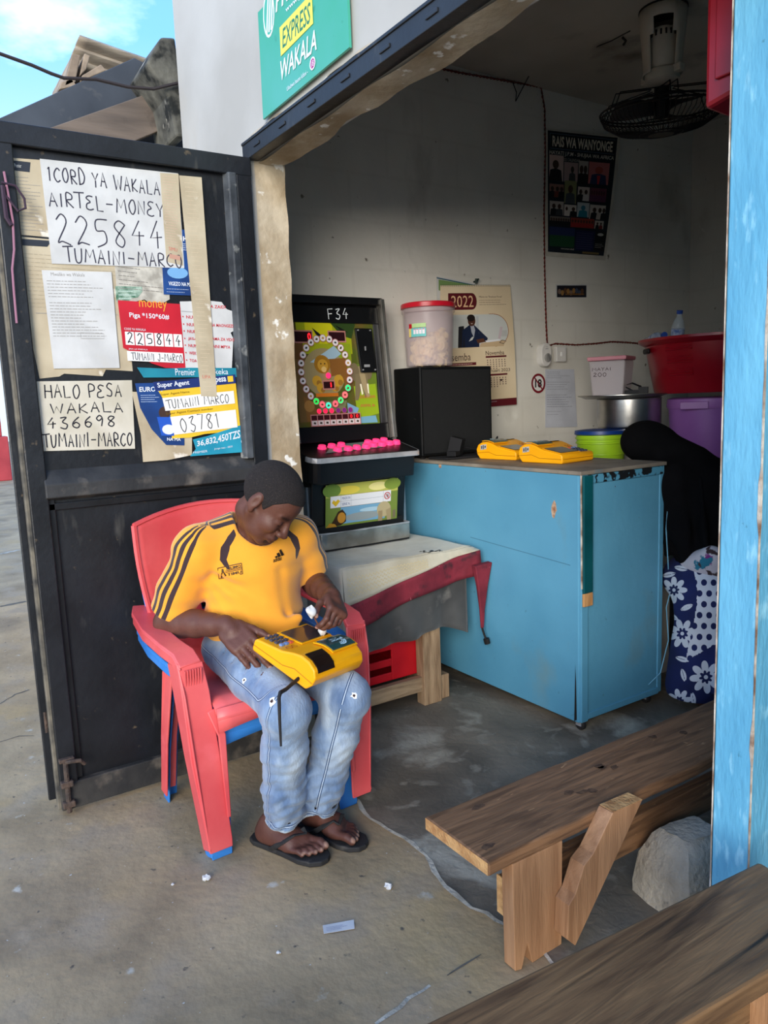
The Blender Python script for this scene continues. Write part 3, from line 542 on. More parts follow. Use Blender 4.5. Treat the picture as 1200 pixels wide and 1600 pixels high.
# grey curtain cloth under the red border
m_grey=M('grey_cloth',S(84,84,82),S(58,58,57),scale=4,rough=.9,bump=.3,bscale=22,spots=((S(124,120,114),7,.64,.8),),sheen=.2)
g=G(); 
def gc(a,b):
    y=1.532+.638*a; top=.66; bot=.315+.03*math.sin(a*3.2)+(.03 if a>.55 else 0)*math.sin((a-.55)*7)-.05*max(0,.14-a)*8
    z=top+(bot-top)*b; return (TX+.012+.012*math.sin(a*13+b)*b+.010*math.sin(a*29)*b,y,z)
g.grid(gc,40,14); solo(g,'grey_curtain',m_grey,'dark grey cloth hanging under the maroon table border','cloth',(TX,1.84,.4),solid=.004,smooth=True)
# table cloth
m_cloth=M('beige_cloth',S(206,198,176),S(178,168,144),scale=5,rough=.85,bump=.3,bscale=30,spots=((S(148,138,118),6,.64,.8),),sheen=.3)
m_maroon=M('maroon_border',S(134,38,52),S(98,24,38),scale=8,rough=.8,bump=.3,spots=((S(44,26,32),10,.62,.72),(S(190,120,124),30,.70,.74)))
corg=np.array((-3.0,1.86,ZT)); g=G(); ya,yb=ty0-.015,2.205
def seam(a): return .150*(1-a)+.006     # depth of beige fall over the front edge
def band(a): return .105+.008*math.sin(a*9)
def ctop(a,b): return (-3.38+(TX+3.388)*b,ya+(yb-ya)*a,ZT+.0105+.003*math.sin(a*9+b*4)*math.sin(b*7)+.002*math.sin(a*21))
g.grid(ctop,30,24)
def cfr(a,b): return (TX+.012+.008*b*math.sin(a*7+.5)**2+.012*b+.03*max(0,a-.85)/.15*b,ya+(yb-ya)*a+.02*b*max(0,a-.9)*5,ZT+.0105+.002*math.sin(a*21)*(1-b)+.003*math.sin(a*9+4)*math.sin(7)*(1-b)-.004*b-seam(a)*b)
g.grid(cfr,30,8)
def csd(a,b): return (-3.38+(TX+3.392+.022*b)*a,ya-.002-.03*b*(.5+.5*math.sin(a*16))*(1-a),ZT+.0105-b*(.2+.22*a))
g.grid(csd,24,10); cl=solo(g,'table_cloth',m_cloth,'stained beige cloth with a maroon border under the slot machine','table cloth',corg,solid=.003,smooth=True,ang=70)
g=G(); 
def cbd(a,b):
    p=cfr(a,1); return (p[0]+.003+.006*b*math.sin(a*11+1),p[1]+.015*b*max(0,a-.9)*8,p[2]-band(a)*b*(1+.25*max(0,a-.9)*10*.3))
g.grid(cbd,30,6); g.build('maroon_border',m_maroon,cl,corg,solid=.004,smooth=True,ang=70)
g=G(); p=cfr(1,1); tail=[(p[0]+.02,p[1]-.005,p[2]-.06),(p[0]+.012,p[1]+.0,p[2]-.16),(p[0]+.004,p[1]+.004,p[2]-.28),(p[0]+.002,p[1]+.004,p[2]-.37)]
g.strip(tail,(0,1,0),[.10,.06,.028,.016],[.03,.02,.012,.01]); g.build('hanging_corner',m_maroon,cl,corg,bevel=.004,smooth=True)
g=G(); q=tail[-1]; g.tube([q,(q[0]+.005,q[1]+.006,q[2]-.03),(q[0]+.012,q[1]+.012,q[2]-.055)],.005,6); g.tube([(q[0]+.012,q[1]+.012,q[2]-.05),(q[0]+.016,q[1]+.016,q[2]-.075)],.014,8); solo(g,'black_plug_end',PM((26,24,24)),'small black plug dangling from the maroon cloth corner','plug',(q[0],q[1],q[2]-.05),smooth=True)
g=G(); rr=random.Random(11)
for k in range(26):
    p=np.array(cfr(.70+rr.uniform(-.07,.09),0))+np.array((-.012+rr.uniform(-.05,.008),0,.0035)); r=rr.uniform(.003,.013)
    g.add([p+np.array((r*.6*math.cos(a)*rr.uniform(.5,1.3),r*math.sin(a)*rr.uniform(.5,1.3),0)) for a in np.linspace(0,5.5,8)],[tuple(range(8))])
o_=g.build('ink_stain',PM((34,32,32)),cl,corg,fix=False); o_['kind']='stuff'
g=G()
for row in range(4):
    for i in range(46):
        a=.03+.60*i/46; b=.28+.15*row+.05*(i%2)
        if seam(a)*b<.02 or seam(a)<.05: continue
        p=np.array(cfr(a,b))+np.array((.0045,0,0)); d=.005; g.add([p+np.array((0,-d,0)),p+np.array((0,0,-d*.8)),p+np.array((0,d,0)),p+np.array((0,0,d*.8))],[(0,1,2,3)])
o_=g.build('embroidery',PM((206,190,150)),cl,corg,fix=False); o_['kind']='stuff'
# ---------------------------------------------------------------- slot machine
mo=np.array((-3.2,1.845,ZT+.016)); sm=thing('slot_machine','black tabletop slot machine marked F34 with pink buttons and chrome trim','slot machine',mo)
m_blk=M('machine_black',S(20,20,22),S(14,14,16),scale=6,rough=.35,bump=.05,spots=((S(46,44,42),11,.66,.8),)); m_chr=M('chrome',S(190,186,178),S(140,136,128),scale=9,metal=.8,rough=.26)
m_sil=M('silver_trim',S(206,206,208),S(176,176,178),scale=12,metal=.5,rough=.35)
ym0,ym1=1.585,2.105; zb=ZT+.016
def mp(n,gg,m=None,par=None,**k): return gg.build(n,m or m_blk,par or sm,mo,**k)
prof=[(-3.38,zb),(-3.10,zb),(-3.075,.80),(-3.04,1.06),(-3.04,1.17),(-3.185,1.21),(-3.255,1.86),(-3.29,1.885),(-3.38,1.885)]
g=G(); g.prism([(x,ym0,z) for x,z in prof],(0,ym1-ym0,0)); mp('cabinet',g,bevel=.006)
# side trims of the sloping display
for y in (ym0-.008,ym1+.008):
    g=G(); g.strip([(-3.155,y,1.215),(-3.228,y,1.89)],(0,1,0),.022,.05); mp('side_trim',g,m_chr,bevel=.003)
    g=G(); g.strip([(-3.20,y,1.205),(-3.272,y,1.89)],(0,1,0),.02,.06); mp('side_post',g,bevel=.004)
g=G(); g.bb((-3.26,ym0-.018,1.862),(-3.215,ym1+.018,1.898)); mp('top_cap',g,bevel=.006)
def disp(y,t):  # point on the sloping display plane, t=0 bottom 1 top
    return np.array((-3.172-.072*t,y,1.215+.645*t))
# bezels
for a,b in ((0.0,.115),(.865,.99)):
    g=G(); P=[disp(ym0+.01,a),disp(ym1-.01,a),disp(ym1-.01,b),disp(ym0+.01,b)]; g.prism([p for p in P],(.014,0,.0)); mp('bezel',g,bevel=.003)
g=G(); P=[disp(ym1-.05,.115),disp(ym1-.01,.115),disp(ym1-.01,.865),disp(ym1-.04,.865)]; g.prism(P,(.014,0,0)); mp('bezel',g,M('bezel_grey',S(58,58,60),S(34,34,36),scale=6,rough=.4),bevel=.003)
# art glass
s=Sheet(disp(ym0+.02,.865)+(.006,0,0),disp(ym1-.04,.865)+(.006,0,0),disp(ym1-.055,.115)+(.006,0,0),disp(ym0+.02,.115)+(.006,0,0))
E=.10
s.rect(.08,.0,.72,.3,(150,158,22),2,E); s.rect(.18,0,.5,.2,(196,190,22),1,E); s.poly([(0,.1),(.14,.2),(.1,.6),(.0,.7)],(96,66,34),E); s.poly([(.48,0),(.78,0),(.72,.15),(.6,.12)],(44,66,26),E); s.rect(.5,.2,.7,.5,(130,150,26),2,E); s.rect(.02,.35,.16,.95,(104,80,44),2,E); s.rect(.72,.4,1,1,(96,116,36),2,E); s.poly([(.7,.62),(.98,.6),(1,.9),(.72,.95)],(140,166,30),E)
s.disc(.36,.48,.25,(146,130,90),E,n=30); s.poly([(.2,.38),(.5,.22),(.58,.3),(.4,.4)],(150,176,190),E); s.poly([(.42,.35),(.62,.34),(.66,.55),(.6,.62),(.55,.5),(.44,.52)],(128,84,36),E)
s.disc(.34,.40,.095,(150,104,26),E); s.disc(.345,.41,.062,(188,140,46),E); s.disc(.355,.45,.03,(214,180,110),E); s.disc(.325,.395,.008,(40,26,12),E); s.disc(.37,.395,.008,(40,26,12),E)
for u,v,r in ((.26,.56,.055),(.52,.56,.06),(.47,.62,.05),(.3,.63,.05)): s.disc(u,v,r,(190,144,44),E); s.disc(u+.02,v+.02,r*.5,(150,106,40),E)
s.rect(.23,.68,.5,.715,(196,110,30),1,E); s.poly([(.24,.76),(.6,.76),(.56,.86),(.28,.86)],(116,116,80),E); s.poly([(.6,.78),(.74,.84),(.68,.95),(.6,.9)],(120,160,190),E); s.poly([(.4,.99),(.4,.97),(.66,.93),(.95,.92),(.97,.99)],(110,160,180),E); s.poly([(.08,.7),(.2,.78),(.24,.95),(.1,.95)],(120,82,40),E); s.disc(.14,.8,.06,(150,108,56),E)
# elephant
el=(140,124,92)
s.disc(.80,.50,.085,el,E); s.disc(.72,.48,.06,(112,98,72),E,ry=.09); s.disc(.89,.47,.055,(112,98,72),E,ry=.09); s.poly([(.73,.5),(.88,.5),(.88,.70),(.83,.74),(.80,.62),(.74,.76),(.70,.76)],(120,106,78),E); s.poly([(.78,.5),(.85,.5),(.87,.66),(.90,.72),(.86,.74),(.81,.64)],(158,140,104),E); s.poly([(.775,.6),(.795,.6),(.81,.70),(.79,.71)],(236,226,200),E); s.poly([(.865,.6),(.885,.6),(.885,.70),(.87,.69)],(236,226,200),E)
s.text('BONUS GAME',.76,.715,.96,.745,(214,100,70)); s.text('ANIMAL 8x',.76,.80,.95,.83,(214,100,70))
s.poly([(.255,.05),(.33,.1),(.40,.155),(.30,.12)],(20,20,18)); s.poly([(.53,.02),(.60,.05),(.68,.09),(.60,.08)],(20,20,18))
# LED boxes, ring of tokens, stakes row
for u0,v0,u1,v1 in ((.05,.09,.245,.185),(.445,.09,.635,.175),(.33,.57,.455,.635)):
    s.rect(u0-.012,v0-.014,u1+.012,v1+.014,(196,130,120)); s.rect(u0,v0,u1,v1,(44,8,16))
red_led=(255,30,40); s.text('0',.195,.10,.235,.172,red_led,bold=.02,emit=1.6); s.text('1',.41,.58,.425,.625,red_led,bold=.02,emit=1.6)
cols={19:(40,220,120),20:(240,110,110),21:(50,220,130),22:(240,110,110),0:(60,226,180),1:(240,110,110),2:(60,230,90)}
for k in range(24):
    a=R(-90-15*k+0); u=.365+.285*math.cos(a); v=.475-.325*math.sin(a)*1.0
    kk=k if k<3 else k
    lit={0:(70,230,190),1:(240,100,110),2:(50,225,90),23:(240,100,110),22:(60,226,120),21:(240,110,110),20:(50,220,130)}.get(k)
    s.disc(u,v,.039,(190,110,110)); s.disc(u,v,.033,lit or (226,220,220),.55 if lit else .08)
    rr=random.Random(k)
    s.poly([(u-.017,v+.008+rr.uniform(-.006,.006)),(u-.004,v-.012),(u+.016,v-.006+rr.uniform(-.008,.008)),(u+.008,v+.012)],rr.choice([(70,50,30),(60,60,64),(190,140,50),(90,66,40)]) if not lit else (120,60,50))
s.disc(.385,.515,.03,(246,40,96),1.0)
for i,u in enumerate((.235,.31,.385,.465,.54,.615)): s.disc(u,.855,.029,(200,110,120)); s.disc(u,.855,.025,(246,30,70) if i<3 else (120,40,120),.9 if i<3 else .15)
s.rect(.125,.885,.735,1.0,(196,130,126))
for i in range(8):
    u=.135+.0745*i; s.rect(u,.895,u+.066,.94,(60,10,18) if i<6 else (90,10,18)); s.rect(u,.945,u+.066,.99,(216,206,204))
    if i>5: s.text('0',u+.02,.90,u+.046,.935,red_led,emit=1.4)
    s.poly([(u+.018,.975),(u+.025,.957),(u+.05,.962),(u+.046,.98)],(60,50,40))
s.build('art_glass',M('art_base',S(110,92,44),S(86,96,36),scale=14,rough=.15,emit=.0,coat=.3),None,None,parent=None).name='art_glass'
ag=bpy.data.objects['art_glass']; ag.parent=sm; ag.location=tuple(np.array(ag.location)-mo)
for k in ('label','category'):
    if k in ag: del ag[k]
# coin acceptor
g=G(); P=[disp(1.965,.50),disp(2.055,.50),disp(2.05,.83),disp(1.955,.83)]; g.prism([p+np.array((.008,0,0)) for p in P],(.012,0,0)); ca=mp('coin_acceptor',g,bevel=.003)
g=G()
for y,t in ((1.968,.815),(2.038,.815),(1.975,.52),(2.045,.52)): g.box(disp(y,t)+np.array((.022,0,0)),(.006,.006,.006))
g.box(disp(2.0,.68)+np.array((.022,0,0)),(.004,.006,.02)); g.box(disp(2.0,.55)+np.array((.022,0,0)),(.004,.03,.012)); mp('screws',g,m_sil,ca); bpy.data.objects['screws']['kind']='stuff'
s=Sheet(disp(ym0+.02,.985)+(.0155,0,0),disp(ym1-.03,.985)+(.0155,0,0),disp(ym1-.03,.87)+(.0155,0,0),disp(ym0+.02,.87)+(.0155,0,0)); s.hand('F34',.44,.14,.68,.80,(226,230,232),.0045,51); s.g.build('chalk_number',s.mats,sm,mo,fix=False)
# button deck
dk=[]
def deckpt(u,v): # u across y, v 0 rear 1 front
    return np.array((-3.185+.235*v,1.54+.585*u,1.212-.052*v))
out=[(0.03,0),(0,.25),(0,.78)]+[(.075*(1-math.cos(R(a))),.78+.22*math.sin(R(a))) for a in (20,45,70,90)]+[(1-.03*(1-math.cos(R(a))),.9+.1*math.sin(R(a))) for a in (90,60,30,0)]+[(1,.2),(.97,0)]
g=G(); g.prism([deckpt(u,v) for u,v in out],(0,0,-.016)); mp('button_deck',g,bevel=.003); deck=bpy.data.objects['button_deck']
g=G(); pts=[deckpt(u,v)+np.array((.004,0,-.014)) for u,v in out[2:-1]]; g.strip(pts,(0,0,1),.024,.010); mp('deck_chrome_edge',g,m_sil,deck,bevel=.003)
g=G(); g.prism([deckpt(.02+u*.96,v*.95)+np.array((0,0,-.016)) for u,v in out],(-.012,0,-.11)); mp('deck_skirt',g,bevel=.006)
s=Sheet(deckpt(.14,.08)+(0,0,.0006),deckpt(.93,.06)+(0,0,.0006),deckpt(.95,.72)+(0,0,.0006),deckpt(.17,.88)+(0,0,.0006))
for i in range(9): s.poly([(random.random()*.7,.1+random.random()*.3),(.3+random.random()*.6,.05+random.random()*.5),(.3+random.random()*.6,.6+random.random()*.35),(random.random()*.5,.6+random.random()*.3)],random.choice([(96,110,56),(130,120,84),(110,124,118),(84,76,40),(120,136,128)]))
s.g.build('deck_print',s.mats,deck,mo,fix=False)
m_pink=M('pink_button',S(250,60,120),rough=.25,emit=.55)
bp=[(.13,.38),(.25,.34),(.37,.30),(.24,.62),(.36,.62),(.47,.58),(.585,.56),(.69,.50),(.70,.26),(.81,.22),(.92,.18),(.80,.48),(.905,.44),(1.0,.42)]
g=G(); g.lathe([(.021,0),(.021,.006),(.018,.008),(.018,.016),(.0155,.0185),(0,.0185)],20); bm_=g.build('button',m_pink,deck,smooth=True)
for i,(u,v) in enumerate(bp):
    b=bm_ if i==0 else bm_.copy()
    if i: COL.objects.link(b)
    b.location=tuple(deckpt(.12+u*.80,.06+v*.95)-mo+np.array((0,0,.0))); b.rotation_euler=(0,.2,0)
# lower picture
lp=lambda u,v:np.array((-3.062+.0+(.024)*(1-v),1.655+.40*u,1.025-.20*v))
s=Sheet(lp(0,0),lp(1,0),lp(1,1),lp(0,1))
s.rect(0,0,1,1,(120,140,60),1); s.rect(.0,0,1,.3,(190,190,90)); s.disc(.3,.16,.16,(226,206,80),ry=.1); s.disc(.72,.14,.14,(238,226,150),ry=.1); s.disc(.08,.14,.12,(110,140,60),ry=.16); s.disc(.92,.12,.12,(130,150,60),ry=.14); s.rect(.2,.52,.82,.95,(120,170,200)); s.disc(.5,.82,.25,(150,160,160),ry=.1); s.disc(.62,.68,.16,(176,206,220),ry=.05)
s.rect(.06,.27,.90,.55,(232,232,234)); s.line([(.06,.27),(.90,.27),(.90,.55),(.06,.55)],.0014,(150,120,60),closed=True); s.line([(.2,.41),(.79,.41)],.001,(120,130,150)); s.line([(.2,.27),(.2,.55)],.001,(120,130,150)); s.line([(.34,.27),(.34,.55)],.001,(120,130,150)); s.line([(.79,.27),(.79,.55)],.001,(120,130,150))
s.text('MADE IN',.215,.31,.325,.37,(70,90,140)); s.text('SERIE N.',.215,.45,.325,.51,(70,90,140)); s.poly([(.08,.42),(.10,.36),(.13,.40),(.16,.35),(.19,.40),(.13,.52)],(232,190,40)); s.ring(.845,.40,.045,.22,(190,40,40)); s.text('18',.825,.35,.865,.45,(60,40,40)); s.line([(.82,.34),(.87,.47)],.003,(190,40,40))
s.poly([(.04,1),(.1,.85),(.16,.65),(.22,.6),(.27,.72),(.27,.9),(.2,.98)],(60,40,20)); s.disc(.21,.80,.055,(200,140,50),ry=.13); s.poly([(.0,1),(.05,.9),(.12,.93),(.15,1)],(196,140,40)); s.disc(.80,.72,.10,(186,170,130),ry=.19); s.poly([(.72,.75),(.78,.75),(.78,1),(.72,1)],(160,140,104)); s.poly([(.83,.75),(.90,.7),(.91,1),(.85,1)],(166,148,110)); s.poly([(.93,.78),(.97,.76),(.97,.95),(.93,.96)],(120,110,84))
s.build('lower_picture',PM((120,140,60)),None,None); lo_=bpy.data.objects['lower_picture']; lo_.parent=sm; lo_.location=tuple(np.array(lo_.location)-mo)
for k in ('label','category'):
    if k in lo_: del lo_[k]
g=G(); g.bb((-3.10,1.60,.77),(-3.062,2.09,.835)); mp('tray_recess',g,M('recess_black',S(8,8,9),rough=.7))
# chrome coin tray
tp=[(-3.12,ym0-.005),(-3.065,ym0-.005),(-3.03,ym0+.03),(-3.025,ym0+.06),(-3.02,1.85),(-3.03,ym1+.0),(-3.12,ym1+.01)]
g=G(); g.strip([(x,y,zb+.045) for x,y in tp],(0,0,1),.075,.006); tr_=mp('coin_tray',g,m_chr,bevel=.002,smooth=True); 
g=G(); g.prism([(x,y,zb) for x,y in tp],(0,0,.01)); mp('tray_floor',g,m_blk)
g=G(); g.strip([(x+.002,y,zb+.083) for x,y in tp],(0,1,0),.008,.008); mp('tray_lip',g,m_sil,bevel=.002)
for y in (ym0-.004,ym1+.012): g=G(); g.bb((-3.125,y-.006,zb),(-3.08,y+.006,1.02)); mp('side_flange',g,M('blue_grey_flange',S(126,140,150),S(160,170,176),scale=10,metal=.6,rough=.4))
# ================================================================ blue counter
m_ctr=M('counter_blue',S(94,158,186),S(80,143,172),scale=2,detail=8,rough=.5,bump=.15,bscale=24,spots=((S(112,140,140),3,.62,.82,(1,1,.7)),(S(66,110,122),18,.68,.76),(S(70,58,48),40,.73,.76)))
m_top=M('counter_top',S(150,140,124),S(118,108,96),scale=5,rough=.6,bump=.2,spots=((S(92,120,130),7,.6,.75),(S(88,80,72),12,.62,.8)))
co=np.array((-2.75,2.54,0)); ctr=thing('shop_counter','sky blue painted wooden counter on castors with a dark green corner strip','counter',co)
cx0,cx1,cy0,cy1,cz=-3.385,-2.065,2.262,2.785,1.09
def cp(n,a,b,m=m_ctr,bev=.004): g=G(); g.bb(a,b); return g.build(n,m,ctr,co,bevel=bev)
cp('front_panel',(cx0,cy0,.048),(cx1-.012,cy0+.02,cz-.012)); cp('side_panel',(cx1-.022,cy0+.02,.07),(cx1-.008,cy1-.015,cz-.05)); cp('back_panel',(cx0,cy1-.02,.07),(cx1-.03,cy1,cz-.012)); cp('base_panel',(cx0,cy0+.02,.07),(cx1-.022,cy1-.02,.09))
cp('corner_post',(cx1-.03,cy0+.004,.05),(cx1,cy0+.045,cz-.012)); cp('corner_post',(cx1-.028,cy1-.03,.06),(cx1-.004,cy1,cz-.012))
cp('bottom_rail',(cx1-.02,cy0+.045,.055),(cx1-.002,cy1-.02,.085)); cp('top_rail',(cx1-.02,cy0+.045,cz-.05),(cx1-.002,cy1-.01,cz-.014),M('chipped_rail',S(84,150,178),S(20,22,24),scale=26,rough=.6,lo=.48,hi=.52))
cp('top_board',(cx0,cy0-.004,cz-.012),(cx1+.004,cy1+.005,cz+.004),m_top,.003)
cp('green_strip',(cx1+.0,cy0+.006,.60),(cx1+.012,cy0+.06,cz-.014),M('green_strip',S(12,82,88),S(8,66,72),scale=6,rough=.35)); cp('bare_strip_end',(cx1+.0,cy0+.006,.545),(cx1+.012,cy0+.06,.60),wood('bare_strip',(206,156,100),(180,126,76),(7,7,1)))
g=G(); g.tube([(cx1+.002,cy0+.003,.62),(cx1+.002,cy0+.0,cz-.012)],.004,5); g.build('worn_arris',m_raw,ctr,co)
g=G(); g.add([(cx1-.036,cy0-.001,.05),(cx1-.022,cy0-.001,.06),(cx1-.025,cy0-.001,.22),(cx1-.029,cy0-.001,.30)],[(0,1,2,3)]); g.build('split_seam',PM((28,26,24)),ctr,co)
for x,z,w,h in ((-2.21,.93,.03,.07),(-2.97,1.07,.022,.022)):
    g=G(); g.prism([(x+w*(.5*math.cos(a)+random.uniform(-.1,.1)),cy0-.0012,z+h*(.5*math.sin(a)+random.uniform(-.1,.1))) for a in np.linspace(0,6,10)],(0,.001,0)); g.build('chipped_paint',M('chip_wood',S(140,86,54),S(200,170,140),scale=50,rough=.9),ctr,co)
g=G(); g.add([(-2.75,cy0-.0008,.742),(-2.12,cy0-.0008,.708),(-2.12,cy0-.0008,.711),(-2.75,cy0-.0008,.745)],[(0,1,2,3)]); g.build('panel_scratch',PM((72,120,142)),ctr,co)
for x,y in ((cx1-.032,cy0+.034),(cx1-.05,cy1-.05),(cx0+.05,cy0+.05),(cx0+.05,cy1-.05)):
    g=G(); g.lathe([(.0,-.011),(.02,-.011),(.024,-.006),(.024,.006),(.02,.011),(0,.011)],16,(x,y,.029),Q=Matrix.Rotation(R(90),3,'X')); ca=g.build('castor',PM((40,38,38)),ctr,co,smooth=True)
    g=G(); g.bb((x-.022,y-.016,.045),(x+.022,y+.016,.056)); g.bb((x-.014,y+.012,.026),(x+.014,y+.015,.05)); g.bb((x-.014,y-.015,.026),(x+.014,y-.012,.05)); g.build('fork',m_sil,ca,co)
# ---------------------------------------------------------------- speaker and snack tub
so=np.array((-3.26,2.51,cz+.004)); sp_=thing('black_speaker','black box speaker on the blue counter under the snack tub','speaker',so)
g=G(); g.bb((-3.385,2.285,cz+.016),(-3.15,2.76,1.56)); g.build('cabinet',M('speaker_black',S(14,15,16),S(10,11,12),scale=5,rough=.45,spots=((S(60,60,58),16,.69,.76),)),sp_,so,bevel=.006)
g=G(); g.bb((-3.152,2.30,cz+.03),(-3.146,2.745,1.545)); g.build('front_cloth',M('speaker_cloth',S(13,14,15),S(17,18,19),scale=60,rough=.9),sp_,so)
for y in (2.31,2.73):
    for x in (-3.36,-3.18):
        g=G(); g.lathe([(.015,0),(.018,.012)],12,(x,y,cz+.004)); g.build('rubber_foot',PM((14,14,14)),sp_,so)
uo=np.array((-3.245,2.42,1.562)); ut=thing('snack_tub','tall clear plastic tub with a red lid, half full of chips','tub',uo)
m_clear=M('frosted_plastic',S(222,206,208),rough=.25,alpha=.34,spec=.5)
g=G(); g.lathe([(.0,.004),(.118,.004),(.121,.01),(.132,.27),(.138,.275),(.138,.292),(.133,.295),(.130,.30),(.127,.296),(.118,.012),(.0,.008)],40,uo); g.build('tub_body',m_clear,ut,uo,smooth=True)
g=G(); g.lathe([(.0,.318),(.125,.318),(.137,.322),(.141,.318),(.142,.298),(.138,.296)],40,uo); g.build('lid',M('red_lid',S(206,28,48),S(186,20,40),scale=6,rough=.3),ut,uo,smooth=True)
s=Sheet(*[uo+np.array((.134*math.cos(a),.134*math.sin(a),z)) for a,z in((R(-84),.215),(R(-42),.215),(R(-42),.15),(R(-84),.15))])
s.bend=lambda u,v:.0095*math.sin(math.pi*u)
s.rect(0,0,.2,.35,(180,20,36)); s.rect(.2,0,1,.3,(180,214,150),3); s.rect(0,.35,1,1,(110,196,196),4)
for i in range(4): s.rect(.3+.17*i,.45,.43+.17*i,.8,(236,226,236)); s.rect(.32+.17*i,.42,.41+.17*i,.48,(220,80,140))
s.rect(0,.35,.15,1,(220,200,120)); s.g.build('tub_label',s.mats,ut,uo,fix=False)
m_chip=M('potato_chip',S(244,222,170),S(224,192,130),scale=12,rough=.6); g=G(); rr=random.Random(3)
for k in range(190):
    a=rr.uniform(0,6.28); z=rr.uniform(.022,.135)
    if k>165: a=rr.uniform(.4,1.9); z=rr.uniform(.14,.175)
    q=rr.uniform(0,1)**.5*.086; Q=Matrix.Rotation(rr.uniform(0,6),3,'X')@Matrix.Rotation(rr.uniform(0,6),3,'Y'); c=Vector((q*math.cos(a),q*math.sin(a),z))+Vector(uo); k1,k2=rr.uniform(.04,.062),rr.uniform(.03,.045)
    g.grid(lambda u,v:tuple(c+Q@Vector(((u-.5)*k1,(v-.5)*k2,.012*math.sin(u*3.1)-.008*math.sin(v*3.1)))),4,3)
ch=g.build('potato_chips',m_chip,None,uo,solid=.002,smooth=True,fix=False); props(ch,'pale potato chips heaped inside the red lidded tub','snack',kind='stuff')
# ---------------------------------------------------------------- betting terminals
m_ty=M('terminal_yellow',S(250,176,20),S(242,164,14),scale=4,rough=.32,bump=.03,bscale=80); m_scr=M('terminal_screen',S(40,44,48),S(30,33,38),scale=3,rough=.08,coat=.5)
def make_terminal(name,label,loc,rot,variant):
    t=thing(name,label,'betting terminal',loc,0,'yellow betting terminals',rot=rot)
    W2=.135; t.scale=(.9,.84,1)
    prof=[(-.135,.0),(-.14,.008),(-.14,.034),(-.132,.042),(-.02,.060),(.03,.078),(.06,.085),(.095,.083),(.125,.070),(.138,.047),(.132,.022),(.112,.0)]
    g=G(); g.prism([(x,-W2,z) for x,z in prof],(0,2*W2,0)); b=g.build('housing',m_ty,t,bevel=.007,seg=3,smooth=True,ang=30)
    g=G(); 
    for s_ in (-1,1): g.tube([(-.135,s_*(W2+.0005),.02),(0,s_*(W2+.0005),.022),(.05,s_*(W2+.0005),.036),(.13,s_*(W2+.0005),.03)],.0014,5)
    g.tube([(-.1405,-W2+.01,.02),(-.1405,W2-.01,.02)],.0014,5); g.build('seam_line',PM((176,112,10)),b)
    def top(x): # height of housing at x
        xs=[p[0] for p in prof[3:10]]; return float(np.interp(x,xs,[p[1] for p in prof[3:10]]))
    def pl(n,x0,x1,y0,y1,m,up=.002,par=t,lift=.0):
        g=G(); k=6; vs=[]
        def fn(a,c): x=x0+(x1-x0)*a; return (x,y0+(y1-y0)*c,top(x)+up+lift)
        g.grid(fn,k,1); return g.build(n,m,par,solid=.003)
    fr_=pl('screen_frame',-.128,-.015,-.035,.128,m_ty,.0025); sc=pl('screen',-.120,-.022,-.026,.120,m_scr,.0045)
    kp=[]
    g=G(); g.box((0,0,0),(.011,.013,.006)); kb=None
    kc=[(60,66,86),(60,66,86),(206,90,60)]
    for i in range(4):
        for j in range(3):
            x=-.115+.022*i; y=-.055-.023*j; mk=PM((206,96,70) if (i==3 and j==0) else (110,140,190) if i==3 else (66,70,86))
            if kb is None or True:
                gg=G(); gg.box((0,0,0),(.012,.014,.006)); o=gg.build('key',mk,t); o.location=(x,y,top(x)+.003); o.rotation_euler=(0,-.21,0)
    pl('printer_cover',.062,.132,-.118,-.03,M('printer_black',S(42,28,22),S(32,22,18),scale=6,rough=.12,coat=.5),.002)
    dp=pl('display_frame',.012,.098,-.012,.13,m_ty,.006); di=pl('logo_display',.018,.092,-.004,.122,M('logo_green',S(40,78,74),S(30,62,62),scale=8,rough=.15,coat=.4),.0085)
    s=Sheet((.03,.03,top(.03)+.0108),(.03,.095,top(.03)+.0108),(.08,.095,top(.08)+.0108),(.08,.03,top(.08)+.0108)) if False else Sheet((.078,.098,top(.078)+.0115),(.078,.02,top(.078)+.0115),(.028,.02,top(.028)+.0125),(.028,.098,top(.028)+.0125))
    for k,r in enumerate((.42,.33,.24)): s.ring(.42,.5,r,.16,(196,226,230),a0=60,a1=200)
    s.text('SPORT',.25,.45,.85,.62,(196,226,230),bold=.02); s.text('BETTING',.32,.68,.82,.8,(196,226,230)); s.g.build('logo',s.mats,di,fix=False)
    s=Sheet((-.005,-.06,top(0)+.0016),(-.005,-.12,top(0)+.0016),(-.03,-.12,top(-.03)+.0016),(-.03,-.06,top(-.03)+.0016)); s.text('SO',.1,.0,.9,1,(190,90,20)); s.g.build('lettering',s.mats,t,fix=False)
    s=Sheet((.105,W2+.0015,.068),(.062,W2+.0015,.074),(.062,W2+.0015,.05),(.105,W2+.0015,.044)); s.rect(0,0,1,1,(176,176,172)); s.rect(.1,.2,.3,.8,(70,70,74)); s.rect(.4,.1,.6,.9,(90,90,94)); s.rect(.7,.3,.9,.7,(60,60,64)); s.g.build('spec_label',s.mats,t,fix=False)
    g=G()
    if variant==1:
        mi=Matrix.LocRotScale(t.location,t.rotation_euler,t.scale).inverted(); A_=[(.075,-W2+.005,.018)]+[tuple(mi@Vector(tuple(on(x,y,X=X)))) for x,y,X in ((447,1077,-1.875),(438,1082,-1.855),(436,1090,-1.85),(437,1125,-1.842),(439,1166,-1.835))]
        g.tube(A_,[.006,.006,.0065,.006,.005,.0035],8)
    else:
        g.tube([(.12,-W2-.0,.03),(.128,-W2-.022,.03)],.006,8); g.tube([(.128,-W2-.018,.03),(.1,-W2-.02,.03),(-.04,-W2-.02,.034)],[.0065,.006,.004],8)
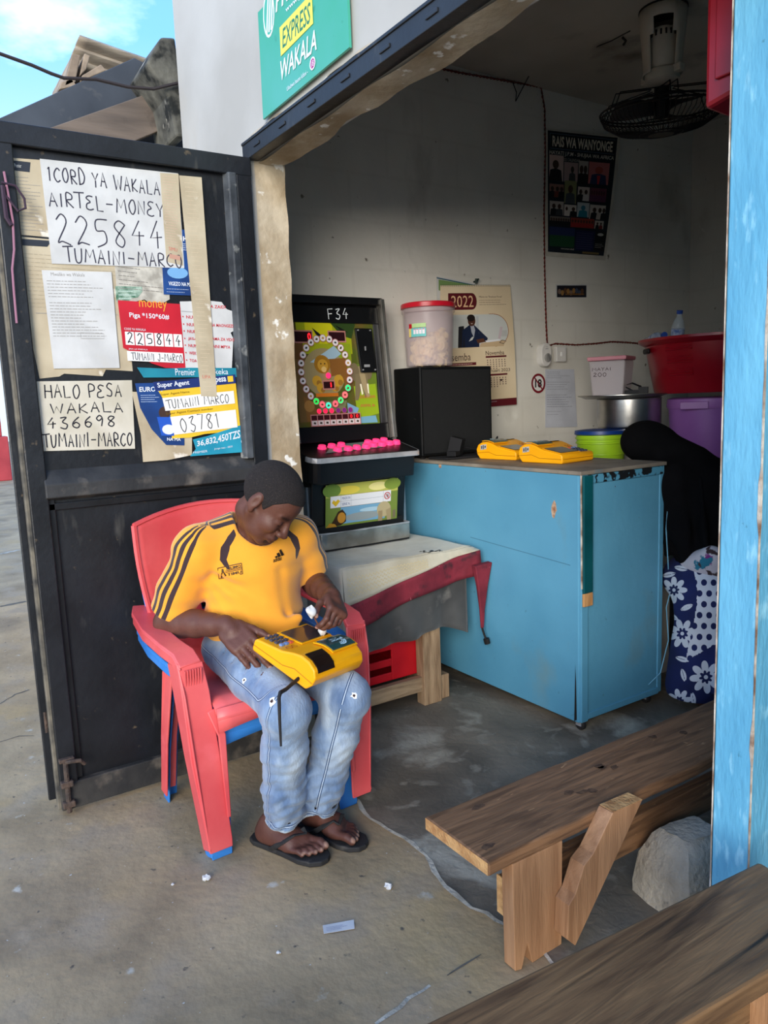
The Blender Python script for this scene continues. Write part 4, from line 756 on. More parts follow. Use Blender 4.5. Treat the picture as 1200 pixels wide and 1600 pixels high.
    g.build('antenna',PM((30,28,28)),t,smooth=True)
    return t
make_terminal('betting_terminal','yellow betting terminal on the counter edge, overlapping another',(-2.475,2.545,cz+.005),(0,0,R(180+6)),0)
make_terminal('betting_terminal','yellow betting terminal on the counter, closest to the black speaker',(-2.80,2.57,cz+.005),(0,0,R(180+8)),0)
make_terminal('betting_terminal','yellow betting terminal on the lap of the man in yellow',(-2.005,.994,.620),(R(-4),R(21),R(20)),1)
# phone charger and its cable on the counter
g=G(); g.bb((-3.12,2.30,cz+.006),(-2.965,2.75,cz+.016)); solo(g,'black_tray',PM((34,34,36)),'flat black tray lying at the foot of the speaker','tray',(-3.0,2.5,cz),bevel=.004)
zz=cz+.018; g=G(); g.box((-3.025,2.41,zz+.05),(.065,.05,.085),(0,.25,.5)); g.box((-3.0,2.37,zz+.014),(.05,.05,.024),(0,0,.4)); g.tube([(-3.03,2.42,zz+.05),(-3.01,2.5,zz+.03),(-2.985,2.6,zz+.006),(-3.0,2.66,zz+.05),(-3.04,2.70,zz+.08),(-3.08,2.69,zz+.03),(-3.10,2.66,zz+.006)],.004,6); solo(g,'power_adapter',PM((24,24,26)),'black power adapter with a curled lead on the tray before the speaker','adapter',(-3.02,2.5,zz),bevel=.003)
# thin lead down the counter's end
g=G(); pts=[(cx1+.008,2.79,1.04),(cx1+.012,2.795,.95),(cx1+.008,2.785,.8),(cx1+.012,2.80,.62),(cx1+.02,2.82,.56),(cx1+.012,2.79,.45),(cx1+.018,2.80,.3),(cx1+.016,2.75,.16),(cx1+.008,2.68,.12)]
g.tube(pts,.0022,5); solo(g,'thin_lead',PM((120,176,200)),'thin pale lead hanging down the end of the blue counter','cable',(cx1,2.79,.6),smooth=True)
# ================================================================ things on the left wall
XW=XL+.003
def wpx(px,X=XW): return [on(x,y,X=X) for x,y in px]
# hanging calendar and the older one behind it
oc=Sheet(*wpx([(682,432),(742,442),(752,640),(684,640)],XW+.002)); oc.line([(0,.01),(1,.02)],.006,(40,90,110)); oc.line([(0,.01),(0,1)],.004,(210,206,196)); oc.rect(.05,.02,.95,.1,(120,150,90)); oc.line([(.1,.955),(.98,.95)],.005,(40,80,70))
oc.build('old_calendar',m_paper,'older white calendar mostly hidden behind the brown and cream one','calendar',n=2)
cc=Sheet(*wpx([(688,446),(797,446),(806,632),(688,642)],XW+.010)); cc.step=.00007; cc.bend=lambda u,v:.012*math.sin(v*2.6)*u+.006*math.sin(u*3)
brn=(96,26,34)
cc.rect(.0,.94,1,1.0,brn,6); cc.text('@hesanetwork',.56,.955,.72,.965,wht); 
for i in range(3): cc.disc(.36+.05*i,.962,.012,wht)
cc.rect(.10,.062,.42,.195,brn,3); cc.disc(.42,.1285,.066,brn,ry=.0665); cc.text('2022',.14,.082,.44,.175,(236,196,150))
cc.text('Mfumo wa "Employer Portal"',.52,.085,.86,.105,(110,80,70)); cc.scribble(.52,.112,.93,.165,3,(130,104,92),.0022,4,.7)
cc.rect(-.0,.235,.72,.50,(208,210,206),14); cc.disc(.72,.3675,.20,(208,210,206),ry=.1325,a0=-90,a1=90); cc.line([(0,.233),(.72,.233)],.003,(170,110,70)); cc.ring(.72,.3675,.205,.04,(170,110,70),a0=-90,a1=90,ry=.135)
cc.rect(.1,.25,.5,.38,(190,194,196)); cc.rect(.5,.37,.9,.42,(196,196,192))
cc.poly([(.23,.33),(.30,.325),(.31,.5),(.22,.5)],(34,34,38)); cc.poly([(.28,.36),(.37,.32),(.44,.32),(.52,.37),(.62,.43),(.6,.46),(.5,.46),(.5,.5),(.27,.5)],(30,40,66)); cc.poly([(.385,.32),(.43,.32),(.45,.36),(.43,.42),(.40,.38)],(176,180,190))
cc.disc(.405,.285,.052,(84,50,36),ry=.044); cc.disc(.398,.262,.054,(34,26,24),ry=.028); cc.poly([(.39,.305),(.42,.305),(.41,.312)],(236,226,220)); cc.poly([(.46,.44),(.56,.43),(.58,.46),(.48,.47)],(96,58,40))
cc.poly([(.52,.47),(.78,.45),(.86,.45),(.84,.5),(.5,.5)],(206,178,140)); cc.poly([(.58,.45),(.78,.44),(.8,.455),(.6,.465)],(236,236,238)); cc.poly([(.80,.34),(.84,.34),(.80,.44),(.76,.44)],(206,190,194)); cc.line([(.78,.47),(.82,.45),(.88,.46),(.84,.48)],.003,(40,36,36),closed=True)
cc.text('Desemba',.02,.545,.38,.605,(70,44,44)); cc.rect(.05,.622,.45,.645,brn,2); cc.scribble(.07,.628,.43,.64,1,(220,190,180),.003,4,.9)
for (t,v) in (('Novemba',.535),('Januari 2023',.685)):
    cc.text(t,.58,v,.58+(.26 if t[0]=='N' else .33),v+.035,(70,44,44)); cc.rect(.58,v+.042,.87,v+.056,brn); 
    for r in range(5):
        for c in range(7):
            if r==4 and c>3: continue
            cc.rect(.595+.04*c,v+.072+.018*r,.61+.04*c,v+.081+.018*r,(120,96,90)); 
for u,v in ((.6,.757),(.76,.775)): cc.rect(u,v,u+.03,v+.014,(50,24,28))
for r in range(5):
    for c in range(6): cc.rect(.06+.06*c,.67+.04*r,.085+.06*c,.685+.04*r,(110,90,84))
cal=cc.build('wall_calendar',M('calendar_cream',S(232,212,178),S(222,200,164),scale=3,rough=.7),'cream and brown 2022 wall calendar with a seated man in its photo','calendar',n=20)
g=G(); o_=np.array(cal.location)
for i in range(40):
    p=cc.P(.01+.98*i/39,.004); g.tube([p+np.array((-.003,0,-.006)),p+np.array((.004,0,-.002)),p+np.array((.003,0,.007)),p+np.array((-.004,0,.005))],.0009,4)
sp2=g.build('spiral_binding',PM((90,84,78)),cal,o_,smooth=True); sp2['kind']='stuff'
g=G(); h=on(742,440,X=XW+.01); g.tube([h+np.array((-.01,0,0)),h+np.array((.02,0,.0)),h+np.array((.022,.008,.01)),h+np.array((.012,.014,.012))],.005,6); g.tube([h+np.array((.012,0,-.012)),h+np.array((.012,0,.014))],.007,6); solo(g,'wall_hook',PM((44,56,50)),'small dark hook holding the cream calendar to the wall','hook',h,smooth=True)
# big poster
ps=Sheet(*wpx([(852,200),(967,214),(946,407),(853,400)],XW+.006)); ps.step=.00007; ps.bend=lambda u,v:.016*u*u*(1-v)+.008*math.sin(v*3.1)*u
ps.rect(.03,.015,.955,.965,(22,30,40),24); ps.rect(.06,.035,.93,.15,(14,18,24),16); ps.line([(.06,.035),(.93,.035),(.93,.15),(.06,.15)],.002,(120,150,170),closed=True)
ps.text('RAIS WA WANYONGE',.09,.05,.90,.135,(222,214,196),bold=.03); ps.text('HAYATI J.P.M - SHUJAA WA AFRICA',.05,.165,.93,.205,(206,200,186),bold=.02,shear=.1); ps.text('2022 CALENDAR',.22,.215,.46,.238,(190,186,172))
def photo(u0,v0,u1,v1,bgc,figs):
    ps.rect(u0,v0,u1,v1,bgc,3)
    for (fu,c1,c2,sc) in figs:
        cx=u0+(u1-u0)*fu; hh=v1-v0; ps.poly([(cx-.06*sc,v1),(cx-.05*sc,v0+hh*.58),(cx,v0+hh*.5),(cx+.05*sc,v0+hh*.58),(cx+.06*sc,v1)],c1); ps.disc(cx,v0+hh*.36,.028*sc,c2,ry=hh*.17)
sk=(70,48,38); bk_=(24,24,28)
photo(.05,.20,.24,.40,(206,180,172),[(.45,bk_,sk,1.5)]); photo(.25,.245,.44,.40,(176,150,146),[(.6,(70,70,70),(60,50,46),.8)]); photo(.45,.225,.58,.41,(176,166,158),[(.3,bk_,sk,.9),(.72,bk_,sk,.9)]); photo(.59,.225,.88,.40,(190,110,110),[(.5,(36,48,86),(170,80,66),2)]); ps.poly([(.71,.33),(.76,.33),(.745,.40),(.725,.40)],(190,40,50))
photo(.05,.425,.25,.53,(150,110,100),[(.2,bk_,sk,.8),(.55,(120,60,50),sk,.8),(.85,bk_,sk,.8)]); photo(.26,.39,.43,.57,(140,140,96),[(.5,(72,76,80),sk,1.2)]); photo(.45,.43,.62,.54,(206,190,180),[(.25,bk_,sk,.8),(.7,(214,206,200),sk,.8)]); photo(.63,.43,.87,.54,(120,60,80),[(.15*i+.1,(100,50,80),(80,40,50),.5) for i in range(6)])
photo(.05,.56,.25,.67,(190,180,170),[(.3,bk_,sk,.9),(.7,(60,60,64),sk,.9)]); photo(.26,.58,.44,.67,(216,206,196),[(.2,(220,210,200),sk,.6),(.75,bk_,sk,.9)]); photo(.45,.555,.63,.67,(190,196,196),[(.5,(40,130,150),(60,120,140),1.2)]); photo(.64,.565,.88,.68,(206,196,186),[(.3,bk_,sk,1),(.65,(190,180,170),sk,.9),(.9,bk_,sk,.8)])
photo(.05,.68,.35,.745,(120,110,104),[(.12*i+.08,bk_,sk,.5) for i in range(8)]); photo(.36,.68,.72,.755,(150,60,50),[(.12*i+.08,(150,40,40),sk,.5) for i in range(8)]); photo(.73,.69,.87,.755,(190,180,170),[(.3,bk_,sk,.5),(.7,(120,40,40),sk,.5)])
ps.rect(.04,.765,.43,.83,(34,46,84),4); ps.rect(.04,.83,.43,.92,(28,70,44),4); ps.rect(.44,.775,.75,.94,(20,28,64),4); ps.scribble(.46,.79,.73,.93,8,(90,80,110),.002,6,.9); ps.rect(.76,.78,.93,.93,(18,18,20),3); ps.disc(.84,.80,.05,(176,176,170),ry=.012); ps.scribble(.77,.87,.92,.91,3,(170,170,166),.002,3); ps.text('www.aman-mahali',.22,.925,.43,.94,(196,190,176)); ps.rect(.57,.945,.85,.96,(120,100,60))
ps.build('wall_poster',M('poster_edge',S(206,200,186),S(190,184,170),scale=8,rough=.6),'tall dark calendar poster reading RAIS WA WANYONGE with many small photos','poster',n=24)
s=Sheet(*wpx([(868,444),(917,444),(917,465),(868,465)],XW+.001)); s.rect(.04,.1,.98,.98,(24,24,34)); 
for i in range(9): s.disc(.12+.09*i,.55+.1*math.sin(i*2),.05,random.choice([(90,60,40),(60,70,90),(120,100,90),(150,110,60)]),ry=.2)
s.rect(.3,.7,.9,.8,(120,80,40)); s.build('photo_sticker',m_paper,'small dark photo sticker on the wall below the tall poster','sticker',n=1)
s=Sheet(*wpx([(829,582),(853,582),(853,616),(829,616)],XW+.001)); s.disc(.5,.5,.44,(226,224,218)); s.ring(.5,.5,.46,.24,(120,22,34)); s.text('18',.28,.3,.72,.7,(40,34,34),bold=.03); s.line([(.22,.2),(.78,.8)],.009,(120,22,34)); s.build('age_sticker',M('sticker_clear',S(214,210,202),rough=.5),'round maroon no under 18 sticker on the wall','sticker',outline=[(.5+.47*math.cos(a),.5+.47*math.sin(a)) for a in np.linspace(0,6.1,20)])
s=Sheet(*wpx([(852,577),(897,577),(902,667),(852,668)],XW+.001)); s.scribble(.05,.03,.85,.16,4,(130,132,140),.0022,1,.5); s.scribble(.05,.20,.85,.36,4,(130,132,140),.0022,2,.4); s.scribble(.05,.42,.9,.66,6,(120,122,132),.0024,3,.7); s.scribble(.05,.7,.6,.8,2,(140,142,150),.0022,5,.6); s.build('wall_notice',M('bluish_paper',S(196,198,206),S(184,186,194),scale=8,rough=.8),'pale handwritten notice on the wall below the switch','paper',n=2)
# socket and switch
m_pl=M('white_switch',S(226,222,216),S(210,206,200),scale=9,rough=.4)
p=on(845,555,X=XL); so_=thing('round_timer_socket','grey white oval plug-in socket timer beside the switch','socket',p)
g=G(); 
for k,(r1,d) in enumerate(((1,.0),(1.04,.03),(.95,.055),(.8,.058))): pass
ov=[(.042*math.cos(a),(.05 if math.sin(a)>0 else .05)*math.sin(a)+(.02 if math.sin(a)>0 else -.02)) for a in np.linspace(0,2*math.pi,28,endpoint=False)]
g.prism([(XL+.001,p[1]+y,p[2]+z) for y,z in ov],(.05,0,0)); g.build('body',m_pl,so_,p,bevel=.006)
g=G(); g.lathe([(.0,.0),(.024,.0),(.026,.006),(.022,.012),(0,.012)],20,(XL+.051,p[1]+.004,p[2]-.018),Q=Matrix.Rotation(R(90),3,'Y')); dl=g.build('dial',PM((140,138,134)),so_,p,smooth=True); g=G(); g.box((XL+.066,p[1]+.004,p[2]-.018),(.005,.008,.04),(.4,0,0)); g.build('dial_grip',PM((110,108,106)),dl,p)
s=Sheet(*[(XL+.0515,p[1]+y,p[2]+z) for y,z in((-.02,.05),(.02,.05),(.02,.03),(-.02,.03))]); s.text('AMT',.2,.6,.8,.95,(60,60,60)); s.disc(.5,.2,.05,(60,60,60)); s.g.build('mark',s.mats,so_,p,fix=False)
q=on(872,554,X=XL); sw=thing('light_switch','square white wall switch joined by twisted red wires','switch',q); g=G(); g.bb((XL+.001,q[1]-.042,q[2]-.045),(XL+.03,q[1]+.042,q[2]+.045)); g.build('plate',m_pl,sw,q,bevel=.005)
g=G(); g.box((XL+.032,q[1],q[2]),(.008,.018,.026),(0,.15,0)); g.build('rocker',M('rocker_white',S(238,236,232),rough=.3),sw,q,bevel=.002)
# twisted wires
m_wire=PM((120,44,34)); m_wire2=PM((196,170,150))
def twist(pts,name,label,r=.0042,pitch=.05):
    P=[np.array(p) for p in pts]; Q=[]
    for a,b in zip(P[:-1],P[1:]):
        n=max(2,int(np.linalg.norm(b-a)/.015)); Q+=[a+(b-a)*i/n for i in range(n)]
    Q.append(P[-1]); o_=P[0]; L_=0; A_=[]; B_=[]
    for i,qq in enumerate(Q):
        if i: L_+=np.linalg.norm(Q[i]-Q[i-1])
        a=L_/pitch*6.28; off=np.array((.5*math.cos(a),math.sin(a),math.cos(a)))*r; A_.append(qq+off); B_.append(qq-off)
    t=thing(name,label,'wire',o_); g=G(); g.tube(A_,.0034,5); g.build('strand',m_wire,t,o_,smooth=True); g=G(); g.tube(B_,.0030,5); g.build('strand',M('wire_dark',S(70,30,26),rough=.5),t,o_,smooth=True)
xw=XL+.008
twist([on(x,y,X=xw) for x,y in((640,98),(672,104),(720,114),(800,128),(845,136),(851,170),(852,240),(850,330),(851,420),(853,500),(855,540))],'twisted_wire','twisted red wire from the ceiling edge down to the switch')
twist([on(x,y,X=xw) for x,y in((858,540),(868,537),(900,539),(930,537),(955,534),(980,535),(1010,538))],'twisted_wire','twisted red wire running from the switch towards the red basin')
g=G(); a_=on(801,128,X=xw); pts=[a_,a_+np.array((.02,.01,-.06)),a_+np.array((.0,.02,-.10)),on(830,112,X=xw+.1),on(870,98,X=xw+.25),on(920,78,X=-2.95),on(955,64,X=-2.75)]
FZ=ZC; fb=np.array((-2.46,3.25,FZ))
g.tube(pts+[fb+np.array((-.14,-.06,-.05))],.003,5); g.tube([on(972,58,X=-2.65),on(978,64,X=-2.64),on(974,70,X=-2.64)],.006,5); solo(g,'fan_lead',PM((40,34,32)),'thin dark lead running under the ceiling to the fan','wire',pts[3],smooth=True)
# ================================================================ fan hung upside down from the ceiling
fn=thing('ceiling_fan','cream desk fan mounted upside down on the ceiling with a black wire cage','fan',fb)
m_fc=M('fan_cream',S(214,204,188),S(196,186,170),scale=5,rough=.45)
g=G(); n=28; vs=[]; prof=[(.105,0),(.102,-.06),(.095,-.13),(.088,-.20),(.084,-.27),(.088,-.285)]
for r,z in prof:
    for j in range(n): a=2*math.pi*j/n; vs.append(fb+np.array((r*math.cos(a),r*math.sin(a),z)))
fs=[(i*n+j,i*n+(j+1)%n,(i+1)*n+(j+1)%n,(i+1)*n+j) for i in range(5) for j in range(n) if not(i>=1 and i<5 and (j in(21,22,23,24,25,26) ) and not(i==1 and j in(21,26)))]
g.add(vs,fs); g.build('base_shell',m_fc,fn,fb,solid=.006,smooth=True); g=G(); g.lathe([(.0,0),(.11,0),(.11,-.008),(0,-.008)],28,fb); g.build('mount_plate',PM((36,34,32)),fn,fb)
g=G(); g.lathe([(0,-.09),(.055,-.09),(.066,-.12),(.066,-.25),(.05,-.275),(0,-.275)],24,fb); mo_=g.build('motor_housing',m_fc,fn,fb,smooth=True)
g=G()
for k in range(18): a=R(20*k); g.box(fb+np.array((.064*math.cos(a),.064*math.sin(a),-.118)),(.006,.008,.024),(0,0,a))
vv=g.build('vent_slots',PM((20,18,18)),mo_,fb); vv['kind']='stuff'
g=G(); g.lathe([(0,-.27),(.075,-.27),(.08,-.28),(.078,-.315),(.06,-.325),(0,-.325)],24,fb); g.build('collar',m_fc,fn,fb,smooth=True)
g=G(); g.bb(fb+np.array((-.11,-.02,-.30)),fb+np.array((.11,.02,-.265))); g.build('tilt_bracket',m_fc,fn,fb,bevel=.006)
m_cage=PM((20,20,22)); cz0=-.36; Qf=Matrix.Rotation(R(5),3,'X')@Matrix.Rotation(R(4),3,'Y')
def fp(v): return fb+np.array(Qf@Vector(v))
g=G(); RC=.285
for r,z in ((RC,-.42),(RC-.005,-.435),(.10,-.37),(.10,-.53),(.2,-.50)):
    g.tube([fp((r*math.cos(a),r*math.sin(a),z)) for a in np.linspace(0,2*math.pi,41)],.005 if r>.25 else .003,5,caps=False)
for k in range(72):
    a=2*math.pi*k/72; c,s_=math.cos(a),math.sin(a)
    g.tube([fp((x*c,x*s_,z)) for x,z in((RC,-.428),(RC-.02,-.47),(.2,-.51),(.06,-.535))],.0019,4)
g2=g.build('wire_cage',m_cage,fn,fb,smooth=True)
g=G()
for k in range(6):
    a=2*math.pi*(k+.3)/6; c,s_=math.cos(a),math.sin(a); dx=np.array((-s_,c))*.016
    for sg_ in (-1,1): g.tube([fp((x*c+sg_*dx[0],x*s_+sg_*dx[1],z)) for x,z in((.05,-.335),(.13,-.345),(RC-.03,-.36),(RC,-.428))],.0028,5)
g.build('cage_brace',m_cage,fn,fb,smooth=True)
g=G(); g.lathe([(0,-.33),(.035,-.33),(.035,-.46),(0,-.47)],18,(0,0,0)); g.v=[tuple(fp(p)) for p in g.v]; g.build('hub',PM((26,26,28)),fn,fb,smooth=True)
for k in range(3):
    g=G(); a=2*math.pi*k/3
    def bl(u,v,a=a): r=.03+.21*u; w=(v-.5)*(.7+.5*math.sin(u*3))*.9; return fp((r*math.cos(a+w),r*math.sin(a+w),-.42+.05*(v-.5)))
    g.grid(bl,6,6); g.build('blade',PM((40,40,44)),fn,fb,solid=.003,smooth=True)
g=G(); g.lathe([(0,-.537),(.06,-.537),(.06,-.531),(0,-.531)],20,(0,0,0)); g.v=[tuple(fp(p)) for p in g.v]; g.build('badge',PM((60,56,50)),fn,fb)
# red hanging box near the ceiling by the blue partition
p=np.array((-1.015,1.66,1.995)); g=G(); g.prism([p+np.array(v) for v in((-.058,-.10,.0),(.06,-.10,.02),(.06,.12,.0),(-.058,.12,-.01))],(0.0,0,1.1)); 
rb_=props(g.build('red_wall_box',M('red_box_plastic',S(150,14,30),S(120,8,22),scale=5,rough=.35),None,p,bevel=.01),'deep red plastic box fixed high on the inner side of the blue partition','box')
g=G(); g.bb(p+np.array((-.03,-.108,.05)),p+np.array((.035,-.100,.9))); g.build('front_rib',MATS['red_box_plastic'],rb_,p,bevel=.003)
# ================================================================ back corner store
sto=np.array((-2.82,3.65,0)); st=thing('store_table','pale table in the back corner loaded with tubs and pots','table',sto); ZS=1.005
w_pale=M('pale_board',S(186,182,174),S(166,160,152),scale=4,rough=.7)
g=G(); g.bb((-3.38,3.06,ZS-.03),(-2.27,4.35,ZS)); g.build('table_top',w_pale,st,sto,bevel=.004)
for x in (-3.34,-2.33):
    for y in (3.12,4.29): g=G(); g.bb((x-.03,y-.03,.005),(x+.03,y+.03,ZS-.03)); g.build('leg',w_pale,st,sto)
def tubby(name,label,cat,c,parts,group=None):
    t=thing(name,label,cat,c,0,group)
    for n,prof,m in parts: g=G(); g.lathe(prof,40,c); g.build(n,m,t,c,smooth=True)
    return t
m_lime=M('lime_plastic',S(166,206,40),S(150,190,30),scale=4,rough=.4); 
c=np.array((-2.80,3.225,ZS+.001)); bu=tubby('lime_bucket','lime green bucket with a dark blue lid beside the black scarf','bucket',c,[('bucket_body',[(0,0),(.115,0),(.122,.06),(.126,.062),(.126,.072),(.123,.074),(.127,.12),(.133,.122),(.133,.13),(.128,.132),(.129,.145),(.135,.147),(.135,.153),(.13,.155),(.13,.17),(.0,.17)],m_lime),('lid',[(0,.186),(.11,.186),(.128,.192),(.138,.19),(.140,.172),(.134,.168),(0,.168)],M('navy_lid',S(20,60,130),S(14,48,110),scale=5,rough=.4))])
c=np.array((-2.52,3.76,ZS+.001)); tubby('purple_tub','large purple lidded tub under the red basin','tub',c,[('tub_body',[(0,0),(.185,0),(.205,.29),(0,.29)],M('purple_plastic',S(150,96,166),S(134,80,150),scale=4,rough=.4)),('lid',[(0,.345),(.19,.345),(.212,.338),(.216,.30),(.208,.285),(0,.285)],M('purple_lid',S(160,104,172),S(144,90,158),scale=5,rough=.4))])
pt=bpy.data.objects['purple_tub']; g=G(); d=np.array((.56,-.83,0)); e_=np.array((.83,.56,0)); 
g.prism([c+d*.206+e_*u+np.array((0,0,z)) for u,z in((-.14,.325),(.0,.325),(.0,.285),(-.14,.285))],d*.014); g.build('clip_handle',MATS['purple_lid'],pt,c,bevel=.004)
c=np.array((-2.555,3.80,ZS+.3705)); m_bas=M('red_basin',S(158,18,34),S(136,12,28),scale=4,rough=.28); ba=thing('red_basin','big red plastic laundry basin full of empty bottles','basin',c)
g=G(); pr=[(0,0),(.25,0),(.262,.012),(.31,.26),(.335,.275),(.345,.285),(.345,.298),(.33,.30),(.305,.275),(.25,.02),(0,.012)]
def lath(pr,n,c,sx,sy): 
    g.lathe(pr,n,c,sx=sx,sy=sy)
g.lathe(pr,56,c,sx=1.12,sy=.95); g.build('basin_body',m_bas,ba,c,smooth=True)
for zz in (.10,.165,.23):
    for k in range(3):
        g=G(); r=.262+.048*(zz-.012)/.248+.002+.004*k*.3; z=zz+.014*k; g.tube([c+np.array((r*1.12*math.cos(a),r*.95*math.sin(a),z)) for a in np.linspace(R(-100),R(-74),8)],.0045,6); g.build('rib',m_bas,ba,c,smooth=True)
g=G(); a=R(-128); g.box(c+np.array((.318*1.12*math.cos(a),.318*.95*math.sin(a),.235)),(.018,.10,.03),(0,0,a)); g.build('handle_hole',PM((18,12,14)),ba,c,bevel=.01)
m_pet=M('clear_pet',S(190,204,214),rough=.1,alpha=.3,spec=.8); m_cap=PM((36,70,150))
def bottle(loc,rot,label):
    t=thing('plastic_bottle',label,'bottle',loc,0,'bottles in the red basin',rot=rot)
    g=G(); g.lathe([(0,0),(.03,0),(.034,.01),(.034,.06),(.031,.065),(.034,.07),(.034,.13),(.025,.165),(.013,.185),(.013,.20),(0,.20)],20); g.build('bottle_body',m_pet,t,smooth=True)
    g=G(); g.lathe([(0,.198),(.016,.198),(.016,.216),(0,.217)],16); g.build('cap',m_cap,t,smooth=True); g=G(); g.lathe([(.0345,.08),(.0345,.12)],20); g.build('label_band',M('bottle_label',S(190,200,214),S(60,90,150),scale=30,rough=.5),t)
bl_=[((-2.845,3.66,1.66),(R(82),0,R(62)),'empty bottle lying along the basin rim, blue cap outwards'),((-2.63,3.62,1.60),(R(6),R(10),0),'empty bottle standing upright in the basin, dark blue cap up'),((-2.74,3.86,1.60),(R(84),0,R(100)),'empty bottle lying deep at the back of the basin'),((-2.34,3.66,1.645),(R(84),0,R(80)),'empty bottle on its side against the blue partition end of the basin'),((-2.30,3.80,1.60),(R(85),0,R(85)),'empty bottle lying flat in the middle of the basin')]
for b in bl_: bottle(*b)
# pot on a speckled box, tray and box on it
c=np.array((-2.93,3.54,ZS+.001)); g=G(); g.bb(c+np.array((-.14,-.16,0)),c+np.array((.16,.16,.185))); solo(g,'speckled_box',M('speckled_card',S(206,200,188),S(190,184,172),scale=6,rough=.7,spots=((S(60,52,46),26,.60,.63),)),'pale speckled box under the aluminium pot','box',c,bevel=.006)
m_alu=M('aluminium',S(190,188,184),S(160,158,154),scale=9,metal=1,rough=.34,bump=.05); c=np.array((-2.84,3.50,ZS+.188)); tubby('cooking_pot','dented aluminium cooking pot under a round tray','pot',c,[('pot_body',[(0,0),(.15,0),(.168,.012),(.172,.03),(.172,.16),(.178,.164),(.170,.167),(.165,.16),(.165,.03),(0,.01)],m_alu)])
c2=c+np.array((-.03,-.02,.168)); tubby('round_tray','wide round metal tray laid over the cooking pot','tray',c2,[('tray_plate',[(0,.0),(.20,.0),(.235,.014),(.243,.016),(.243,.020),(.232,.018),(.2,.006),(0,.006)],m_alu)])
c3=np.array((-2.905,3.43,c2[2]+.008)); cb=thing('clear_food_box','square clear plastic box with a pink lid on the round tray','food box',c3,R(25))
def frust(z0,w0,z1,w1,g): g.add([(-w0,-w0,z0),(w0,-w0,z0),(w0,w0,z0),(-w0,w0,z0),(-w1,-w1,z1),(w1,-w1,z1),(w1,w1,z1),(-w1,w1,z1)],[(0,3,2,1),(4,5,6,7),(0,1,5,4),(1,2,6,5),(2,3,7,6),(3,0,4,7)])
m_milky=M('milky_plastic',S(206,196,198),rough=.35,alpha=.6)
g=G(); frust(0,.085,.20,.10,g); g.build('box_body',m_milky,cb,bevel=.012); g=G(); frust(.20,.106,.222,.108,g); g.build('lid',M('pink_lid',S(206,140,150),S(196,126,138),scale=5,rough=.4),cb,bevel=.006)
s=Sheet((-.08,-.0985,.17),(.05,-.0985,.17),(.05,-.094,.1),(-.08,-.094,.1)); s.hand('MAYAI',.0,.1,.8,.35,(60,40,50),.003,61); s.hand('200',.05,.5,.6,.8,(60,40,50),.003,62); s.g.build('marker_writing',s.mats,cb,fix=False)
g=G(); p=c2+np.array((.135,-.03,.018)); g.box(p+np.array((.03,0,.022)),(.05,.035,.035),(0,0,.6)); g.box(p+np.array((-.05,-.0,.014)),(.09,.03,.02),(0,0,.5)); g.tube([p+np.array((-.04,0,.02)),p+np.array((-.09,-.02,.05)),p+np.array((-.06,.02,.062)),p+np.array((0,.02,.04))],.005,6); solo(g,'black_charger',PM((22,22,24)),'black charger with a short looped cord on the round tray','charger',p,bevel=.004)
# ================================================================ benches
w_b1=M('bench_top_wood',S(142,104,72),S(96,68,46),scale=4.5,detail=9,rough=.55,bump=.25,bscale=9,stretch=(9,.8,9),dist=1.2,spots=((S(70,46,28),3,.60,.75,(7,.7,7)),(S(176,136,96),14,.66,.74,(3,1,3))))
w_b2=M('near_bench_wood',S(126,96,64),S(84,61,40),scale=3.6,detail=9,rough=.5,bump=.25,bscale=8,stretch=(8,.7,8),dist=1.2,spots=((S(40,28,18),2.2,.62,.72,(9,.7,9)),(S(150,124,86),5,.62,.8)))
w_lg=M('bench_leg_wood',S(176,132,94),S(146,104,70),scale=3.5,detail=8,rough=.6,bump=.25,bscale=12,stretch=(7,7,.7),dist=.8)
w_end=M('end_grain',S(206,160,104),S(160,112,66),scale=30,rough=.8,bump=.5)
bo_=np.array((-1.36,2.2,.005)); b1=thing('wooden_bench','low plank bench running into the shop beside the counter','bench',bo_)
zt=.327
g=G(); bx=lambda a:(-1.494+.012*a,-1.250+.0*a)
N_=24
def plank(x0,x1,y0,y1,z0,z1,jit=.004,seed=1):
    rr=random.Random(seed); g=G(); vs=[]; 
    for j in range(N_+1):
        y=y0+(y1-y0)*j/N_; a,b=x0+rr.uniform(-jit,jit),x1+rr.uniform(-jit,jit)
        vs+=[(a,y,z0),(b,y,z0),(b,y,z1),(a,y,z1)]
    fs=[(i*4+j,i*4+(j+1)%4,(i+1)*4+(j+1)%4,(i+1)*4+j) for i in range(N_) for j in range(4)]+[(0,3,2,1),(N_*4,N_*4+1,N_*4+2,N_*4+3)]
    g.add(vs,fs); return g
plank(-1.497,-1.252,1.06,3.45,zt-.036,zt,.003).build('seat_plank',w_b1,b1,bo_,bevel=.005)
g=G(); g.add([(-1.497,1.0595,zt-.034),(-1.252,1.0595,zt-.034),(-1.252,1.0595,zt-.002),(-1.497,1.0595,zt-.002)],[(0,1,2,3)]); g.build('sawn_end',w_end,b1,bo_)
for y in (1.142,3.1):
    g=G(); g.prism([(-1.254,y,.005),(-1.254,y+.022,.0),(-1.254,y+.042,.06),(-1.254,y+.058,.0),(-1.254,y+.16,.005),(-1.254,y+.165,zt-.037),(-1.254,y-.004,zt-.037)],(-.04,0,0)); g.build('leg_board',w_lg,b1,bo_,bevel=.002)
g=G(); g.bb((-1.332,1.16,.115),(-1.296,3.3,.215)); g.build('stretcher',w_b1,b1,bo_,bevel=.003)
g=G(); g.bb((-1.333,1.156,.114),(-1.295,1.1595,.216)); g.build('stretcher_end',w_end,b1,bo_)
g=G(); rr=random.Random(5)
